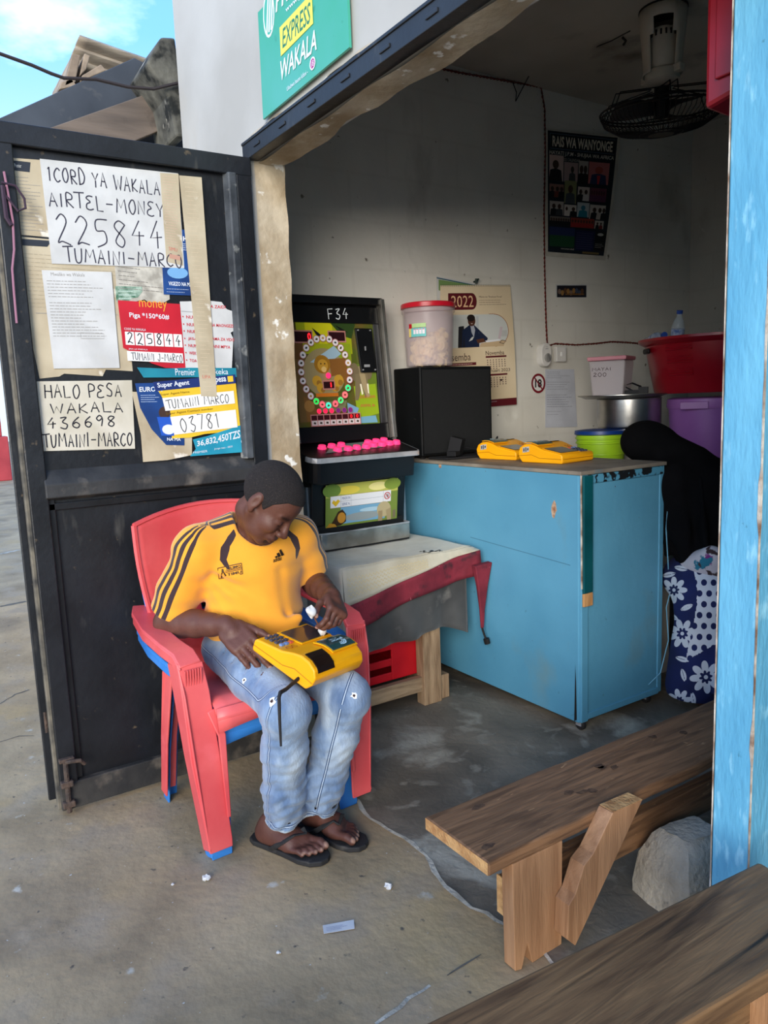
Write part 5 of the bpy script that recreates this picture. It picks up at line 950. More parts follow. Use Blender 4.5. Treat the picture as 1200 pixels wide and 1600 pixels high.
A_=[(-1.253,y+rr.uniform(-.004,.004),z) for y,z in((1.272,.06),(1.277,.15),(1.30,.17),(1.33,.235),(1.365,.255),(1.41,.31),(1.442,.340))]; B_=[(-1.253,y,z) for y,z in((1.555,.337),(1.302,.03))]
g.prism(A_+B_,(.046,0,0)); g.build('diagonal_brace',w_lg,b1,bo_,bevel=.002)
g=G(); g.prism([(-1.253,1.442,.3405),(-1.253,1.553,.3375),(-1.207,1.553,.3375),(-1.207,1.442,.3405)],(0,0,.001)); g.build('brace_end',w_end,b1,bo_)
g=G(); rr=random.Random(9)
for x,y in ((-1.36,1.44),(-1.34,1.47),(-1.40,1.62),(-1.38,1.65),(-1.30,1.10),(-1.41,1.62),(-1.45,1.2),(-1.44,1.9),(-1.4,2.0),(-1.33,1.5)):
    g.prism([(x+rr.uniform(.006,.016)*math.cos(a),y+rr.uniform(.010,.026)*math.sin(a),zt+.0004) for a in np.linspace(0,5.6,8)],(0,0,.0003))
kn=g.build('worn_spots',M('knot_dark',S(64,44,30),S(100,74,52),scale=60,rough=.9),b1,bo_); kn['kind']='stuff'
# near bench, cut by the frame
no=np.array((-.80,1.0,0)); b2=thing('wooden_bench','dark streaked plank bench in front of the blue partition',"bench",no,0)
zt2=.45; a0,a1=on(1185,1346,Z=zt2),on(660,1600,Z=zt2); r0_=on(1200,1572,Z=zt2)
d=(a0-a1); d/=np.linalg.norm(d); nrm=np.array((d[1],-d[0],0)); 
def nb_(u,v): return a0+d*u+nrm*v
g=G(); q=[nb_(.0,0),nb_(.0,.20),nb_(-2.2,.20),nb_(-2.2,0)]; g.prism(q,(0,0,-.04)); g.build('seat_plank',w_b2,b2,no,bevel=.006)
g=G(); q=[nb_(.001,.004),nb_(.001,.196),nb_(.001,.196)+(0,0,-.034),nb_(.001,.004)+(0,0,-.034)]; g.add([p_+np.array((0,0,-.003)) for p_ in q],[(0,1,2,3)]); g.build('sawn_end',w_end,b2,no)
for u in (-.16,-2.0):
    g=G(); q=[nb_(u,.03),nb_(u,.17),nb_(u-.035,.17),nb_(u-.035,.03)]; g.prism([p_+np.array((0,0,-.04)) for p_ in q],(0,0,-zt2+.04)); g.build('leg_board',w_lg,b2,no,bevel=.003)
g=G(); q=[nb_(-.16,.10),nb_(-.16,.13),nb_(-2.0,.13),nb_(-2.0,.10)]; g.prism([p_+np.array((0,0,-.2)) for p_ in q],(0,0,.07)); g.build('stretcher',w_b2,b2,no)
# stone block
bs=np.array((-1.185,1.725,.005)); g=G(); rr=random.Random(2)
def stn(i,j,k): 
    x,y,z=(-.105,-.13,0)[0]*(1-2*i)*-1,0,0; return None
pb=[(-.115,-.115),(.10,-.13),(.135,.10),(-.09,.135)]; pt_=[(-.085,-.075),(.055,-.09),(.10,.07),(-.05,.10)]; n=24; Z_=[0,.03,.08,.13,.165,.185,.196,.2]; K_=[0,.06,.22,.48,.72,.86,.97,1]
def lo_(p,t): i=int(t*4)%4; u=t*4-int(t*4); return ((1-u)*p[i][0]+u*p[(i+1)%4][0],(1-u)*p[i][1]+u*p[(i+1)%4][1])
for z,k in zip(Z_,K_):
    sh_=1 if z<.16 else (.95 if z<.18 else (.88 if z<.19 else .74))
    for j in range(n):
        a_=lo_(pb,j/n); b_=lo_(pt_,j/n); x=(a_[0]*(1-k)+b_[0]*k)*sh_; y=(a_[1]*(1-k)+b_[1]*k)*sh_; w=.93+.07*abs(math.sin(4*math.pi*j/n/1.0)); g.v.append(tuple(bs+np.array((x*w+rr.uniform(-.003,.003),y*w+rr.uniform(-.003,.003),z+rr.uniform(-.002,.002)+(.012*x/.1 if z>.1 else 0)))))
g.f+=[(i*n+j,i*n+(j+1)%n,(i+1)*n+(j+1)%n,(i+1)*n+j) for i in range(len(Z_)-1) for j in range(n)]+[tuple((len(Z_)-1)*n+j for j in range(n))]; g.m+=[0]*len(g.f)
solo(g,'stone_block',M('pale_stone',S(182,170,150),S(150,139,121),scale=8,detail=10,rough=.95,bump=.8,bscale=60,spots=((S(120,112,100),24,.64,.72),)),'pale worn stone block on the floor beside the blue partition','stone',bs,smooth=True,ang=50)
# litter
s=Sheet(*[on(x,y,Z=.004) for x,y in((504,1446),(553,1437),(554,1451),(506,1459))]); s.scribble(.1,.3,.8,.8,3,(150,150,170),.0016,3); s.build('paper_slip',m_paper,'white printed paper slip lying on the concrete','paper',n=3,thick=.0006)
def wad(px,py,r,label,seed):
    p=on(px,py,Z=0)+np.array((0,0,r*.55)); rr=random.Random(seed); g=G(); g.lathe([(0,-r*.6),(r*.7,-r*.45),(r,0),(r*.6,r*.5),(0,r*.65)],9,p); g.v=[(v[0]+rr.uniform(-.3,.3)*r,v[1]+rr.uniform(-.3,.3)*r,max(.0005,v[2]+rr.uniform(-.2,.3)*r)) for v in g.v]; solo(g,'litter_scrap',m_paper,label,'litter',(p[0],p[1],0))
wad(323,1375,.013,'crumpled white paper scrap by the chair leg',1); wad(270,1383,.005,'tiny curled white scrap near the crumpled paper',2); wad(435,1490,.006,'small white crumb on the concrete near the paper slip',3); wad(607,1388,.012,'flat pale crumb of mortar beside the threshold',4)
# ================================================================ figures: smooth distance fields turned into one mesh
class Field:
    def __init__(s,lo,hi,res):
        s.lo=np.array(lo,float); s.res=res; s.n=np.ceil((np.array(hi)-s.lo)/res).astype(int)+1; s.a=np.full(s.n,.5,np.float32)
    def box(s,lo,hi):
        i0=np.clip(np.floor((np.array(lo)-s.lo)/s.res).astype(int),0,s.n); i1=np.clip(np.ceil((np.array(hi)-s.lo)/s.res).astype(int)+1,0,s.n)
        sl=tuple(slice(a,b) for a,b in zip(i0,i1)); ax=[(s.lo[k]+np.arange(i0[k],i1[k])*s.res).astype(np.float32) for k in range(3)]
        return sl,np.stack(np.meshgrid(*ax,indexing='ij'),-1)
    def put(s,fn,lo,hi,k,op='add'):
        pad=k+s.res*4+.004; sl,P=s.box(np.array(lo)-pad,np.array(hi)+pad)
        if P.size==0: return s
        d=fn(P); a=s.a[sl]
        if op=='add': h=np.maximum(k-np.abs(a-d),0)/k; s.a[sl]=np.minimum(a,d)-h*h*k*.25
        elif op=='sub': d=-d; h=np.maximum(k-np.abs(a-d),0)/k; s.a[sl]=np.maximum(a,d)+h*h*k*.25
        return s
    def cap(s,a,b,ra,rb=None,k=.02,op='add'):
        a=np.array(a,np.float32); b=np.array(b,np.float32); rb=ra if rb is None else rb; ba=b-a; L2=float(ba@ba)+1e-9
        def f(P): h=np.clip(((P-a)@ba)/L2,0,1); return np.linalg.norm(P-a-h[...,None]*ba,axis=-1)-(ra+(rb-ra)*h)
        m=max(ra,rb); return s.put(f,np.minimum(a,b)-m,np.maximum(a,b)+m,k,op)
    def chain(s,pts,rs,k=.02):
        for i in range(len(pts)-1): s.cap(pts[i],pts[i+1],rs[i],rs[i+1],k)
        return s
    def ell(s,c,r,k=.02,op='add',Q=None):
        c=np.array(c,np.float32); r=np.array(r,np.float32); Qm=None if Q is None else np.array(Q,np.float32)
        def f(P):
            p=P-c
            if Qm is not None: p=p@Qm
            k0=np.linalg.norm(p/r,axis=-1); k1=np.linalg.norm(p/(r*r),axis=-1)+1e-6; return k0*(k0-1)/k1
        m=float(max(r)); return s.put(f,c-m,c+m,k,op)
    def rbox(s,c,h,rd,Q,k=.01,op='add'):
        c=np.array(c,np.float32); h=np.array(h,np.float32)-rd; Qm=np.array(Q,np.float32)
        def f(P): q=np.abs((P-c)@Qm)-h; return np.linalg.norm(np.maximum(q,0),axis=-1)+np.minimum(q.max(-1),0)-rd
        m=float(np.linalg.norm(h)+rd); return s.put(f,c-m,c+m,k,op)
    def cut(s,p,n,lo,hi,k=.006):
        """remove what lies on the side n points to, inside a box"""
        p=np.array(p,np.float32); n=np.array(n,np.float32); n=n/np.linalg.norm(n); sl,P=s.box(lo,hi)
        d=(P-p)@n; s.a[sl]=np.maximum(s.a[sl],d); return s
    def crease(s,amp,seed,freqs,sq=(1,1,1),mask=None):
        """shallow wavy folds pressed into the surface"""
        sl,P=s.box(s.lo,s.lo+s.n*s.res); r=np.random.default_rng(seed); d=np.zeros(s.a.shape,np.float32); q=P*np.array(sq,np.float32)
        for f in freqs:
            k=r.normal(size=3); k=(k/np.linalg.norm(k)*f).astype(np.float32); k2=r.normal(size=3).astype(np.float32)*f*.45; d+=np.sin(q@k+1.6*np.sin(q@k2+r.uniform(0,6))+r.uniform(0,6))/len(freqs)**.5
        d*=amp
        if mask is not None: d*=mask(P)
        s.a+=d.astype(np.float32); return s
    def mesh(s,smooth=1):
        A=s.a; S_=A<0; n=s.n
        c=np.zeros(tuple(n-1),np.uint8)
        for i in (0,1):
            for j in (0,1):
                for k in (0,1): c+=S_[i:n[0]-1+i,j:n[1]-1+j,k:n[2]-1+k]
        I=np.argwhere((c>0)&(c<8)); idx=np.full(tuple(n-1),-1,np.int32); idx[tuple(I.T)]=np.arange(len(I))
        acc=np.zeros((len(I),3)); cnt=np.zeros(len(I)); cr=[(i,j,k) for i in(0,1) for j in(0,1) for k in(0,1)]
        val={q:A[I[:,0]+q[0],I[:,1]+q[1],I[:,2]+q[2]].astype(float) for q in cr}
        for q in cr:
            for ax in range(3):
                if q[ax]: continue
                q2=list(q); q2[ax]=1; a,b=val[q],val[tuple(q2)]; m=(a<0)!=(b<0); t=np.where(m,a/(a-b+1e-12),0); p=np.tile(np.array(q,float),(len(I),1)); p[:,ax]+=t; acc[m]+=p[m]; cnt+=m
        V=s.lo+(I+acc/cnt[:,None])*s.res; Fs=[]
        for ax in range(3):
            u,w=(ax+1)%3,(ax+2)%3; sl0=[slice(None)]*3; sl1=[slice(None)]*3; sl0[ax]=slice(0,-1); sl1[ax]=slice(1,None)
            E_=np.argwhere(S_[tuple(sl0)]!=S_[tuple(sl1)]); E_=E_[(E_[:,u]>0)&(E_[:,w]>0)&(E_[:,u]<n[u]-1)&(E_[:,w]<n[w]-1)]
            def at(du,dw): q=E_.copy(); q[:,u]-=du; q[:,w]-=dw; return idx[tuple(q.T)]
            q=np.stack([at(1,1),at(0,1),at(0,0),at(1,0)],1); inside=S_[tuple(E_.T)]; q[~inside]=q[~inside][:,::-1]; Fs.append(q)
        Fc=np.concatenate(Fs); Fc=Fc[(Fc>=0).all(1)]
        for _ in range(smooth):
            acc=np.zeros_like(V); cnt=np.zeros(len(V))
            for a,b in ((0,1),(1,2),(2,3),(3,0)):
                np.add.at(acc,Fc[:,a],V[Fc[:,b]]); np.add.at(cnt,Fc[:,a],1); np.add.at(acc,Fc[:,b],V[Fc[:,a]]); np.add.at(cnt,Fc[:,b],1)
            V=.4*V+.6*acc/np.maximum(cnt,1)[:,None]
        return V,Fc
def fmesh(name,V,Fc,mats,parent,org,col=None,floats=None,midx=None):
    me=bpy.data.meshes.new(name); W_=(V-np.array(org)).astype(np.float32); me.vertices.add(len(W_)); me.vertices.foreach_set('co',W_.ravel())
    me.loops.add(Fc.size); me.loops.foreach_set('vertex_index',Fc.astype(np.int32).ravel()); me.polygons.add(len(Fc)); me.polygons.foreach_set('loop_start',np.arange(0,Fc.size,4,dtype=np.int32)); me.polygons.foreach_set('loop_total',np.full(len(Fc),4,np.int32)); me.update(calc_edges=True)
    me.polygons.foreach_set('use_smooth',np.ones(len(Fc),bool))
    for m in (mats if isinstance(mats,(list,tuple)) else [mats]): me.materials.append(m)
    if midx is not None: me.polygons.foreach_set('material_index',midx.astype(np.int32))
    if col is not None: a=me.color_attributes.new('tone','FLOAT_COLOR','POINT'); a.data.foreach_set('color',np.concatenate([col,np.ones((len(col),1))],1).astype(np.float32).ravel())
    for k,v in (floats or {}).items(): a=me.attributes.new(k,'FLOAT','POINT'); a.data.foreach_set('value',v.astype(np.float32))
    me.validate(); o=bpy.data.objects.new(name,me); COL.objects.link(o); o.parent=parent; return o
A3=lambda *v:np.array(v,float)
def unit(v): v=np.array(v,float); return v/np.linalg.norm(v)
def basis(fwd,up):
    f=unit(fwd); l=unit(np.cross(up,f)); u=np.cross(f,l); return np.stack([f,l,u],1)   # columns: forward, left, up
# ---------------------------------------------------------------- the man
mor=A3(-2.36,.985,0); man=thing('person','seated person in a yellow striped football shirt and torn blue jeans','person',mor)
J=dict(pel=A3(-2.39,.98,.60),bel=A3(-2.36,.98,.72),che=A3(-2.335,.98,.865),nek=A3(-2.32,.985,.995),
 rsh=A3(-2.345,.795,.95),lsh=A3(-2.335,1.15,.945),rel=A3(-2.435,.71,.705),lel=A3(-2.375,1.225,.765),rwr=A3(-2.205,.825,.722),lwr=A3(-2.075,1.135,.785),
 rhp=A3(-2.38,.895,.585),lhp=A3(-2.38,1.07,.585),rkn=A3(-1.935,.887,.525),lkn=A3(-1.925,1.085,.52),ran=A3(-2.085,.925,.10),lan=A3(-2.075,1.045,.10))
HC=A3(-2.195,.990,1.10)
HQ=basis((math.cos(R(38))*math.cos(R(50)),math.sin(R(38))*math.cos(R(50)),-math.sin(R(50))),(0,0,1))
_rl=R(-6); HQ=HQ@np.array([[1,0,0],[0,math.cos(_rl),-math.sin(_rl)],[0,math.sin(_rl),math.cos(_rl)]])
hw=lambda x,y,z:HC+HQ@A3(x,y,z)
fld=Field((-2.62,.62,-.01),(-1.80,1.32,1.26),.0034)
def head(f,k=.018):
    f.ell(hw(-.012,0,.034),(.098,.077,.09),k,Q=HQ); f.ell(hw(.03,0,.035),(.063,.066,.062),k,Q=HQ); f.ell(hw(.04,0,-.03),(.052,.060,.075),k,Q=HQ)
head(fld)
def man_face(f):
    f.ell(hw(.04,0,-.082),(.045,.047,.036),.02,Q=HQ); f.ell(hw(.072,0,-.104),(.020,.022,.017),.016,Q=HQ)
    for s_ in (-1,1):
        f.ell(hw(.062,s_*.040,-.032),(.028,.022,.024),.016,Q=HQ); f.cap(hw(.084,s_*.012,.016),hw(.072,s_*.045,.016),.010,.008,.012)
        f.ell(hw(.100,s_*.031,-.006),(.016,.017,.010),.010,'sub',Q=HQ); f.ell(hw(.075,s_*.032,-.008),(.015,.018,.011),.005,Q=HQ)
        f.cap(hw(.0925,s_*.022,-.0135),hw(.086,s_*.044,-.0125),.0018,.0018,.002,'sub')
        f.ell(hw(.104,s_*.0155,-.040),(.0115,.0095,.0095),.007,Q=HQ)
        f.ell(hw(-.012,s_*.080,-.006),(.019,.009,.032),.008,Q=HQ@np.array([[1,0,0],[0,1,0],[0,0,1]])); f.ell(hw(-.006,s_*.090,-.004),(.009,.006,.018),.004,'sub',Q=HQ); f.ell(hw(-.004,s_*.078,-.034),(.009,.006,.009),.006,Q=HQ)
    f.cap(hw(.092,0,.006),hw(.112,0,-.034),.008,.0125,.012); f.ell(hw(.116,0,-.036),(.011,.011,.010),.006,Q=HQ)
    for s_ in (-1,1): f.ell(hw(.110,s_*.0085,-.0485),(.004,.0035,.004),.003,'sub',Q=HQ)
    f.ell(hw(.088,0,-.068),(.018,.028,.018),.012,Q=HQ); f.ell(hw(.100,0,-.0645),(.010,.024,.0065),.004,Q=HQ); f.ell(hw(.097,0,-.079),(.010,.021,.008),.004,Q=HQ); f.cap(hw(.112,-.02,-.0715),hw(.112,.02,-.0715),.0028,.0028,.003,'sub'); f.ell(hw(.092,0,-.0915),(.01,.016,.005),.006,'sub',Q=HQ)
man_face(fld)
fld.chain([hw(-.022,0,-.07),J['nek']+A3(.008,0,.005),J['nek']+A3(-.015,0,-.05)],[.046,.052,.07],.02)
for s_ in (-1,1): fld.cap(hw(-.005,s_*.05,-.05),J['nek']+A3(.05,s_*.03,-.03),.018,.016,.02)
# trunk (under the clothes) and limbs
fld.ell(J['che'],(.09,.15,.13),.04); fld.ell(J['bel'],(.09,.14,.13),.04); fld.ell(J['pel'],(.10,.15,.09),.04); fld.cap(J['rsh'],J['lsh'],.05,.05,.04)
def limb(f,a,b,r,k=.02,bul=None):
    n=len(r); P=[a+(b-a)*i/(n-1) for i in range(n)]; f.chain(P,r,k)
limb(fld,J['rsh'],J['rel'],[.048,.047,.044,.040]); limb(fld,J['rel'],J['rwr'],[.044,.047,.042,.034,.029]); fld.ell(J['rel']+A3(-.012,-.008,-.012),(.03,.028,.03),.02)
limb(fld,J['lsh'],J['lel'],[.048,.046,.042]); limb(fld,J['lel'],J['lwr'],[.041,.042,.036,.030,.0265])
for a in 'rl': limb(fld,J[a+'hp'],J[a+'kn'],[.07,.065,.05],.03); limb(fld,J[a+'kn'],J[a+'an'],[.045,.05,.04,.032])
def hand(f,wr,fw,pn,thumb,curls,spread=.0,thc=(.2,.3,.3),sc=1.0,thd=None):
    """wr wrist, fw along the hand, pn out of the palm, thumb = side of the thumb; curls: bend of each joint per finger (deg)"""
    fw=unit(fw); pn=unit(pn-np.dot(pn,fw)*fw); sd=unit(thumb-np.dot(thumb,fw)*fw-np.dot(thumb,pn)*pn); Q=np.stack([fw,sd,pn],1)
    f.cap(wr-fw*.01,wr+fw*.03,.025*sc,.026*sc,.012); f.rbox(wr+fw*.052*sc,A3(.045,.041,.0145)*sc,.0135*sc,Q,.012)
    f.ell(wr+fw*.03*sc+sd*.024*sc+pn*.008*sc,A3(.03,.018,.015)*sc,.010,Q=Q); tips=[]
    for i,(off,L_) in enumerate(((.031,(.042,.026,.022)),(.0105,(.046,.030,.023)),(-.0105,(.043,.028,.022)),(-.030,(.034,.021,.020)))):
        p=wr+fw*(.086-(.004 if i in(0,2) else 0)-(.010 if i==3 else 0))*sc+sd*off*sc-pn*.001; ang=0; dirv=unit(fw+sd*spread*off*12); r=[.0102,.0094,.0086,.0076]
        if i==3: r=[q*.88 for q in r]
        f.cap(p-dirv*.02,p,.0105*sc,r[0]*sc,.010)
        for j in range(3):
            ang+=R(curls[i][j]); d_=unit(dirv*math.cos(ang)+pn*math.sin(ang)); q=p+d_*L_[j]*sc; f.cap(p,q,r[j]*sc,r[j+1]*sc,.0035); f.ell(q-0*d_,A3(1,1,1)*r[j+1]*1.05*sc,.003); p=q
        tips.append((p,d_,-unit(pn*math.cos(ang)-dirv*math.sin(ang))))
    p=wr+fw*.028*sc+sd*.032*sc+pn*.004; d_=unit(thd) if thd is not None else unit(fw*.75+sd*.6+pn*.35)
    for j,L_ in enumerate((.036,.030,.025)):
        q=p+d_*L_*sc; f.cap(p,q,(.0135,.0112,.0102)[j]*sc,(.0112,.0102,.0085)[j]*sc,.006); p=q; d_=unit(d_+pn*thc[j]*.5+(fw-sd)*thc[j]*.6)
    tips.append((p,d_,unit(-pn+sd*.6))); return tips
# right hand lies flat on the near end of the terminal, fingers pointing down over its edge
tr=hand(fld,J['rwr'],A3(.150,.050,-.098),A3(-.35,.50,-.75),A3(.4,.9,.1),[(2,12,8),(4,14,10),(6,16,12),(9,16,12)],.06,(.1,.15,.2),1.08,thd=A3(.75,.62,-.25))
# left hand holds the little brush
tl_=hand(fld,J['lwr'],A3(.10,-.035,-.04),A3(-.05,-.55,-.75),A3(-.25,-.7,.55),[(38,48,30),(50,55,35),(60,60,40),(66,62,40)],.1,(.5,.6,.5),.95)
# feet
def foot(f,an,heel,toe,zs,side):
    d_=unit((toe-heel)*A3(1,1,0)); l_=np.cross(A3(0,0,1),d_); L_=np.linalg.norm(toe-heel); h=heel+A3(0,0,zs)
    f.cap(an+A3(0,0,.04),h+d_*.055+A3(0,0,.06),.031,.034,.02); f.ell(h+d_*.035+A3(0,0,.030),(.036,.032,.032),.02); f.cap(h+d_*.05+A3(0,0,.05),h+d_*.135+A3(0,0,.030),.036,.030,.03); f.cap(h+d_*.13+l_*(side*.022)+A3(0,0,.024),h+d_*.03+l_*(side*.012)+A3(0,0,.022),.026,.024,.03); f.cap(h+d_*.14-l_*(side*.018)+A3(0,0,.022),h+d_*.17-l_*(side*.018)+A3(0,0,.020),.024,.022,.03); f.cap(h+d_*.15+l_*(side*.02)+A3(0,0,.02),h+d_*.155-l_*(side*.015)+A3(0,0,.021),.020,.021,.02)
    tips=[]
    for off,x0,L2,r in ((-.030,.185,.054,.0140),(-.009,.188,.050,.0098),(.0085,.183,.046,.0094),(.024,.176,.041,.009),(.038,.166,.034,.009)):
        a=h+d_*x0+l_*(side*off)+A3(0,0,r+.007); b=a+d_*L2*.62+A3(0,0,.003); c=a+d_*L2+A3(0,0,-.004); f.cap(a-d_*.03,a,r*1.1,r,.008); f.cap(a,b,r,r,.004); f.cap(b,c,r,r*.92,.003); tips.append((c,d_,A3(0,0,1),r))
    return tips
# right foot: toes out; big toe on the inner (left) side -> side=+1 means big toe towards -l_
rheel,rtoe=A3(-2.165,.873,0),A3(-1.93,.985,0); lheel,ltoe=A3(-2.165,1.025,0),A3(-1.955,1.105,0)
t1=foot(fld,J['ran'],rheel,rtoe,.017,-1); t2=foot(fld,J['lan'],lheel,ltoe,.017,1)
V,Fc=fld.mesh(2)
skin=np.array(S(98,62,50)); tone=np.tile(skin,(len(V),1))
def blend(mask,c): 
    global tone
    m=np.clip(mask,0,1)[:,None]; tone=tone*(1-m)+np.array(S(c))*m
L_=(V-HC)@HQ
inhead=np.linalg.norm(L_,axis=1)<.15
near=lambda p,r,soft:np.clip((r-np.linalg.norm(V-p,axis=1))/soft,0,1)
blend(np.clip((.0085-np.abs(L_[:,2]+.0715))/.004,0,1)*(L_[:,0]>.085)*(np.abs(L_[:,1])<.026)*.55,(84,44,42))
blend(near(hw(.082,.032,.014),.022,.012)*(L_[:,2]>.008)*inhead*.6,(44,28,24)); blend(near(hw(.082,-.032,.014),.022,.012)*(L_[:,2]>.008)*inhead*.6,(44,28,24))
blend(np.clip((L_[:,0]-.06)/.04,0,1)*np.clip((-.05-L_[:,2])/.02,0,1)*inhead*.35,(60,38,32))
for q_ in (.032,-.032): blend(near(hw(.088,q_,-.0135),.016,.006)*np.clip((.0035-np.abs(L_[:,2]+.0135))/.002,0,1)*.85,(30,18,16)); blend(near(hw(.08,q_*1.05,.0165),.024,.008)*np.clip((.006-np.abs(L_[:,2]-.0175))/.003,0,1)*inhead*.8,(34,22,20))
for p,d_,nn in tr+tl_: blend(near(p+nn*.006+d_*.003,.0085,.003)*.9,(196,150,130))
for (c,d_,u_,r) in t1+t2: blend(near(c+d_*r*.55+A3(0,0,r*.5),r*.85,.004)*.85,(206,164,140))
mk=np.clip((.10-V[:,2])/.04,0,1)*.35; blend(mk,(82,48,42))
m_skin=M('brown_skin',(1,1,1),(.78,.74,.72),scale=26,rough=.52,bump=.10,bscale=160,attr='tone',spec=.45,lo=.3,hi=.7)
fmesh('body',V,Fc,m_skin,man,mor,tone)
# cropped hair
hf=Field(HC-.17,HC+.17,.003); head(hf); hf.a-=.0035
sl,P=hf.box(hf.lo,hf.lo+hf.n*hf.res); q=(P-HC)@HQ; hx=np.interp(q[...,0],[-.13,-.055,-.03,-.005,.022,.035,.06,.085],[-.095,-.075,-.045,.010,-.012,.03,.064,.072])
hf.a=np.maximum(hf.a,(hx-q[...,2])*.8); V2,F2=hf.mesh(1)
m_hair=M('cropped_hair',S(40,34,32),S(26,22,21),scale=260,rough=.95,bump=.6,bscale=420,spots=((S(78,66,58),300,.62,.7),))
fmesh('hair',V2,F2,m_hair,man,mor)
# ---------------------------------------------------------------- shirt
sf=Field((-2.62,.60,.53),(-2.05,1.32,1.08),.004)
sf.ell(J['che']+A3(.0,0,.0),(.118,.180,.145),.05); sf.ell(J['bel']+A3(.012,0,-.01),(.128,.172,.135),.05); sf.ell(J['pel']+A3(.0,0,.0),(.135,.172,.075),.04); sf.cap(J['rsh']+A3(0,.01,.0),J['lsh']+A3(0,-.01,.0),.064,.064,.06)
for s_ in (-1,1): sf.cap(J['nek']+A3(-.04,s_*.05,.008),(J['rsh'] if s_<0 else J['lsh'])+A3(-.005,0,.004),.050,.058,.05)
rs1=J['rsh']+(J['rel']-J['rsh'])*.86; ls1=J['lsh']+(J['lel']-J['lsh'])*.80
sf.chain([J['rsh'],J['rsh']+(J['rel']-J['rsh'])*.5,J['rel']],[.062,.066,.072],.04); sf.chain([J['lsh'],J['lsh']+(J['lel']-J['lsh'])*.5,J['lel']+(J['lel']-J['lsh'])*.1],[.062,.064,.068],.04)
# gathers over the lap, pulls from the armpit and down the front
rr=random.Random(4)
for a,b,r in ((A3(-2.235,.86,.665),A3(-2.215,1.06,.655),.020),(A3(-2.23,.88,.70),A3(-2.21,1.08,.70),.014),(A3(-2.24,.90,.625),A3(-2.22,1.06,.620),.020)): sf.cap(a,b,r,r*.8,.035)
for a,b in ((A3(-2.295,.805,.84),A3(-2.225,.90,.70)),(A3(-2.285,.82,.87),A3(-2.205,.95,.78)),(A3(-2.31,.80,.80),A3(-2.255,.84,.66)),(A3(-2.21,1.03,.86),A3(-2.215,1.045,.72))): sf.cap(a,b,.003,.002,.036,'sub')
big=((-3,0,0),(-1,2,2))
dr=unit(J['rel']-J['rsh']); dl=unit(J['lel']-J['lsh'])
sf.cut(rs1,dr,rs1-A3(.13,.11,.14),rs1+A3(.13,.085,.10)); sf.cut(ls1,dl+A3(.15,0,0),ls1-A3(.10,.055,.13),ls1+A3(.12,.12,.12))
sf.cap(rs1-dr*.03,rs1+dr*.03,.060,.064,.004,'sub'); sf.cap(ls1-dl*.03,ls1+dl*.03,.055,.058,.004,'sub')
sf.cap(J['nek']+A3(.028,.004,.0),J['nek']+A3(.05,.006,.10),.068,.10,.006,'sub'); sf.cap(J['nek']+A3(-.0,0,.045),J['nek']+A3(.01,0,.11),.066,.09,.006,'sub')
sf.crease(.0022,3,[38,52,70,95],(1,.7,.8)); V3,F3=sf.mesh(2)
Q=V3
# sleeve stripes: angle round the line neck-shoulder-elbow, as a lateral coordinate
def sleeve(side):
    sh,elb=(J['rsh'],J['rel']) if side<0 else (J['lsh'],J['lel']); d_=unit(elb-sh); o0=A3(.0,side*1,.2); out=unit(o0-d_*np.dot(o0,d_)); fr=unit(np.cross(out,d_)*(1 if side<0 else -1))
    ang=np.arctan2((Q-sh)@fr,(Q-sh)@out); lat_arm=ang*.066; lat_nk=(Q[:,0]-sh[0])+.022
    y=(Q[:,1]-sh[1])*side; w=np.clip((y+.045)/.07,0,1); lt=lat_arm*w+lat_nk*(1-w)
    ok=np.where(w>.5,(np.abs(ang)<2.3)&(((Q-sh)@d_)>-.08),(Q[:,2]>sh[2]+.012+.02*w)); okk=((Q[:,1]-.98)*side>.055)&ok
    return np.where(okk,lt,.5)
lat=np.where(Q[:,1]<.98,sleeve(-1),sleeve(1))
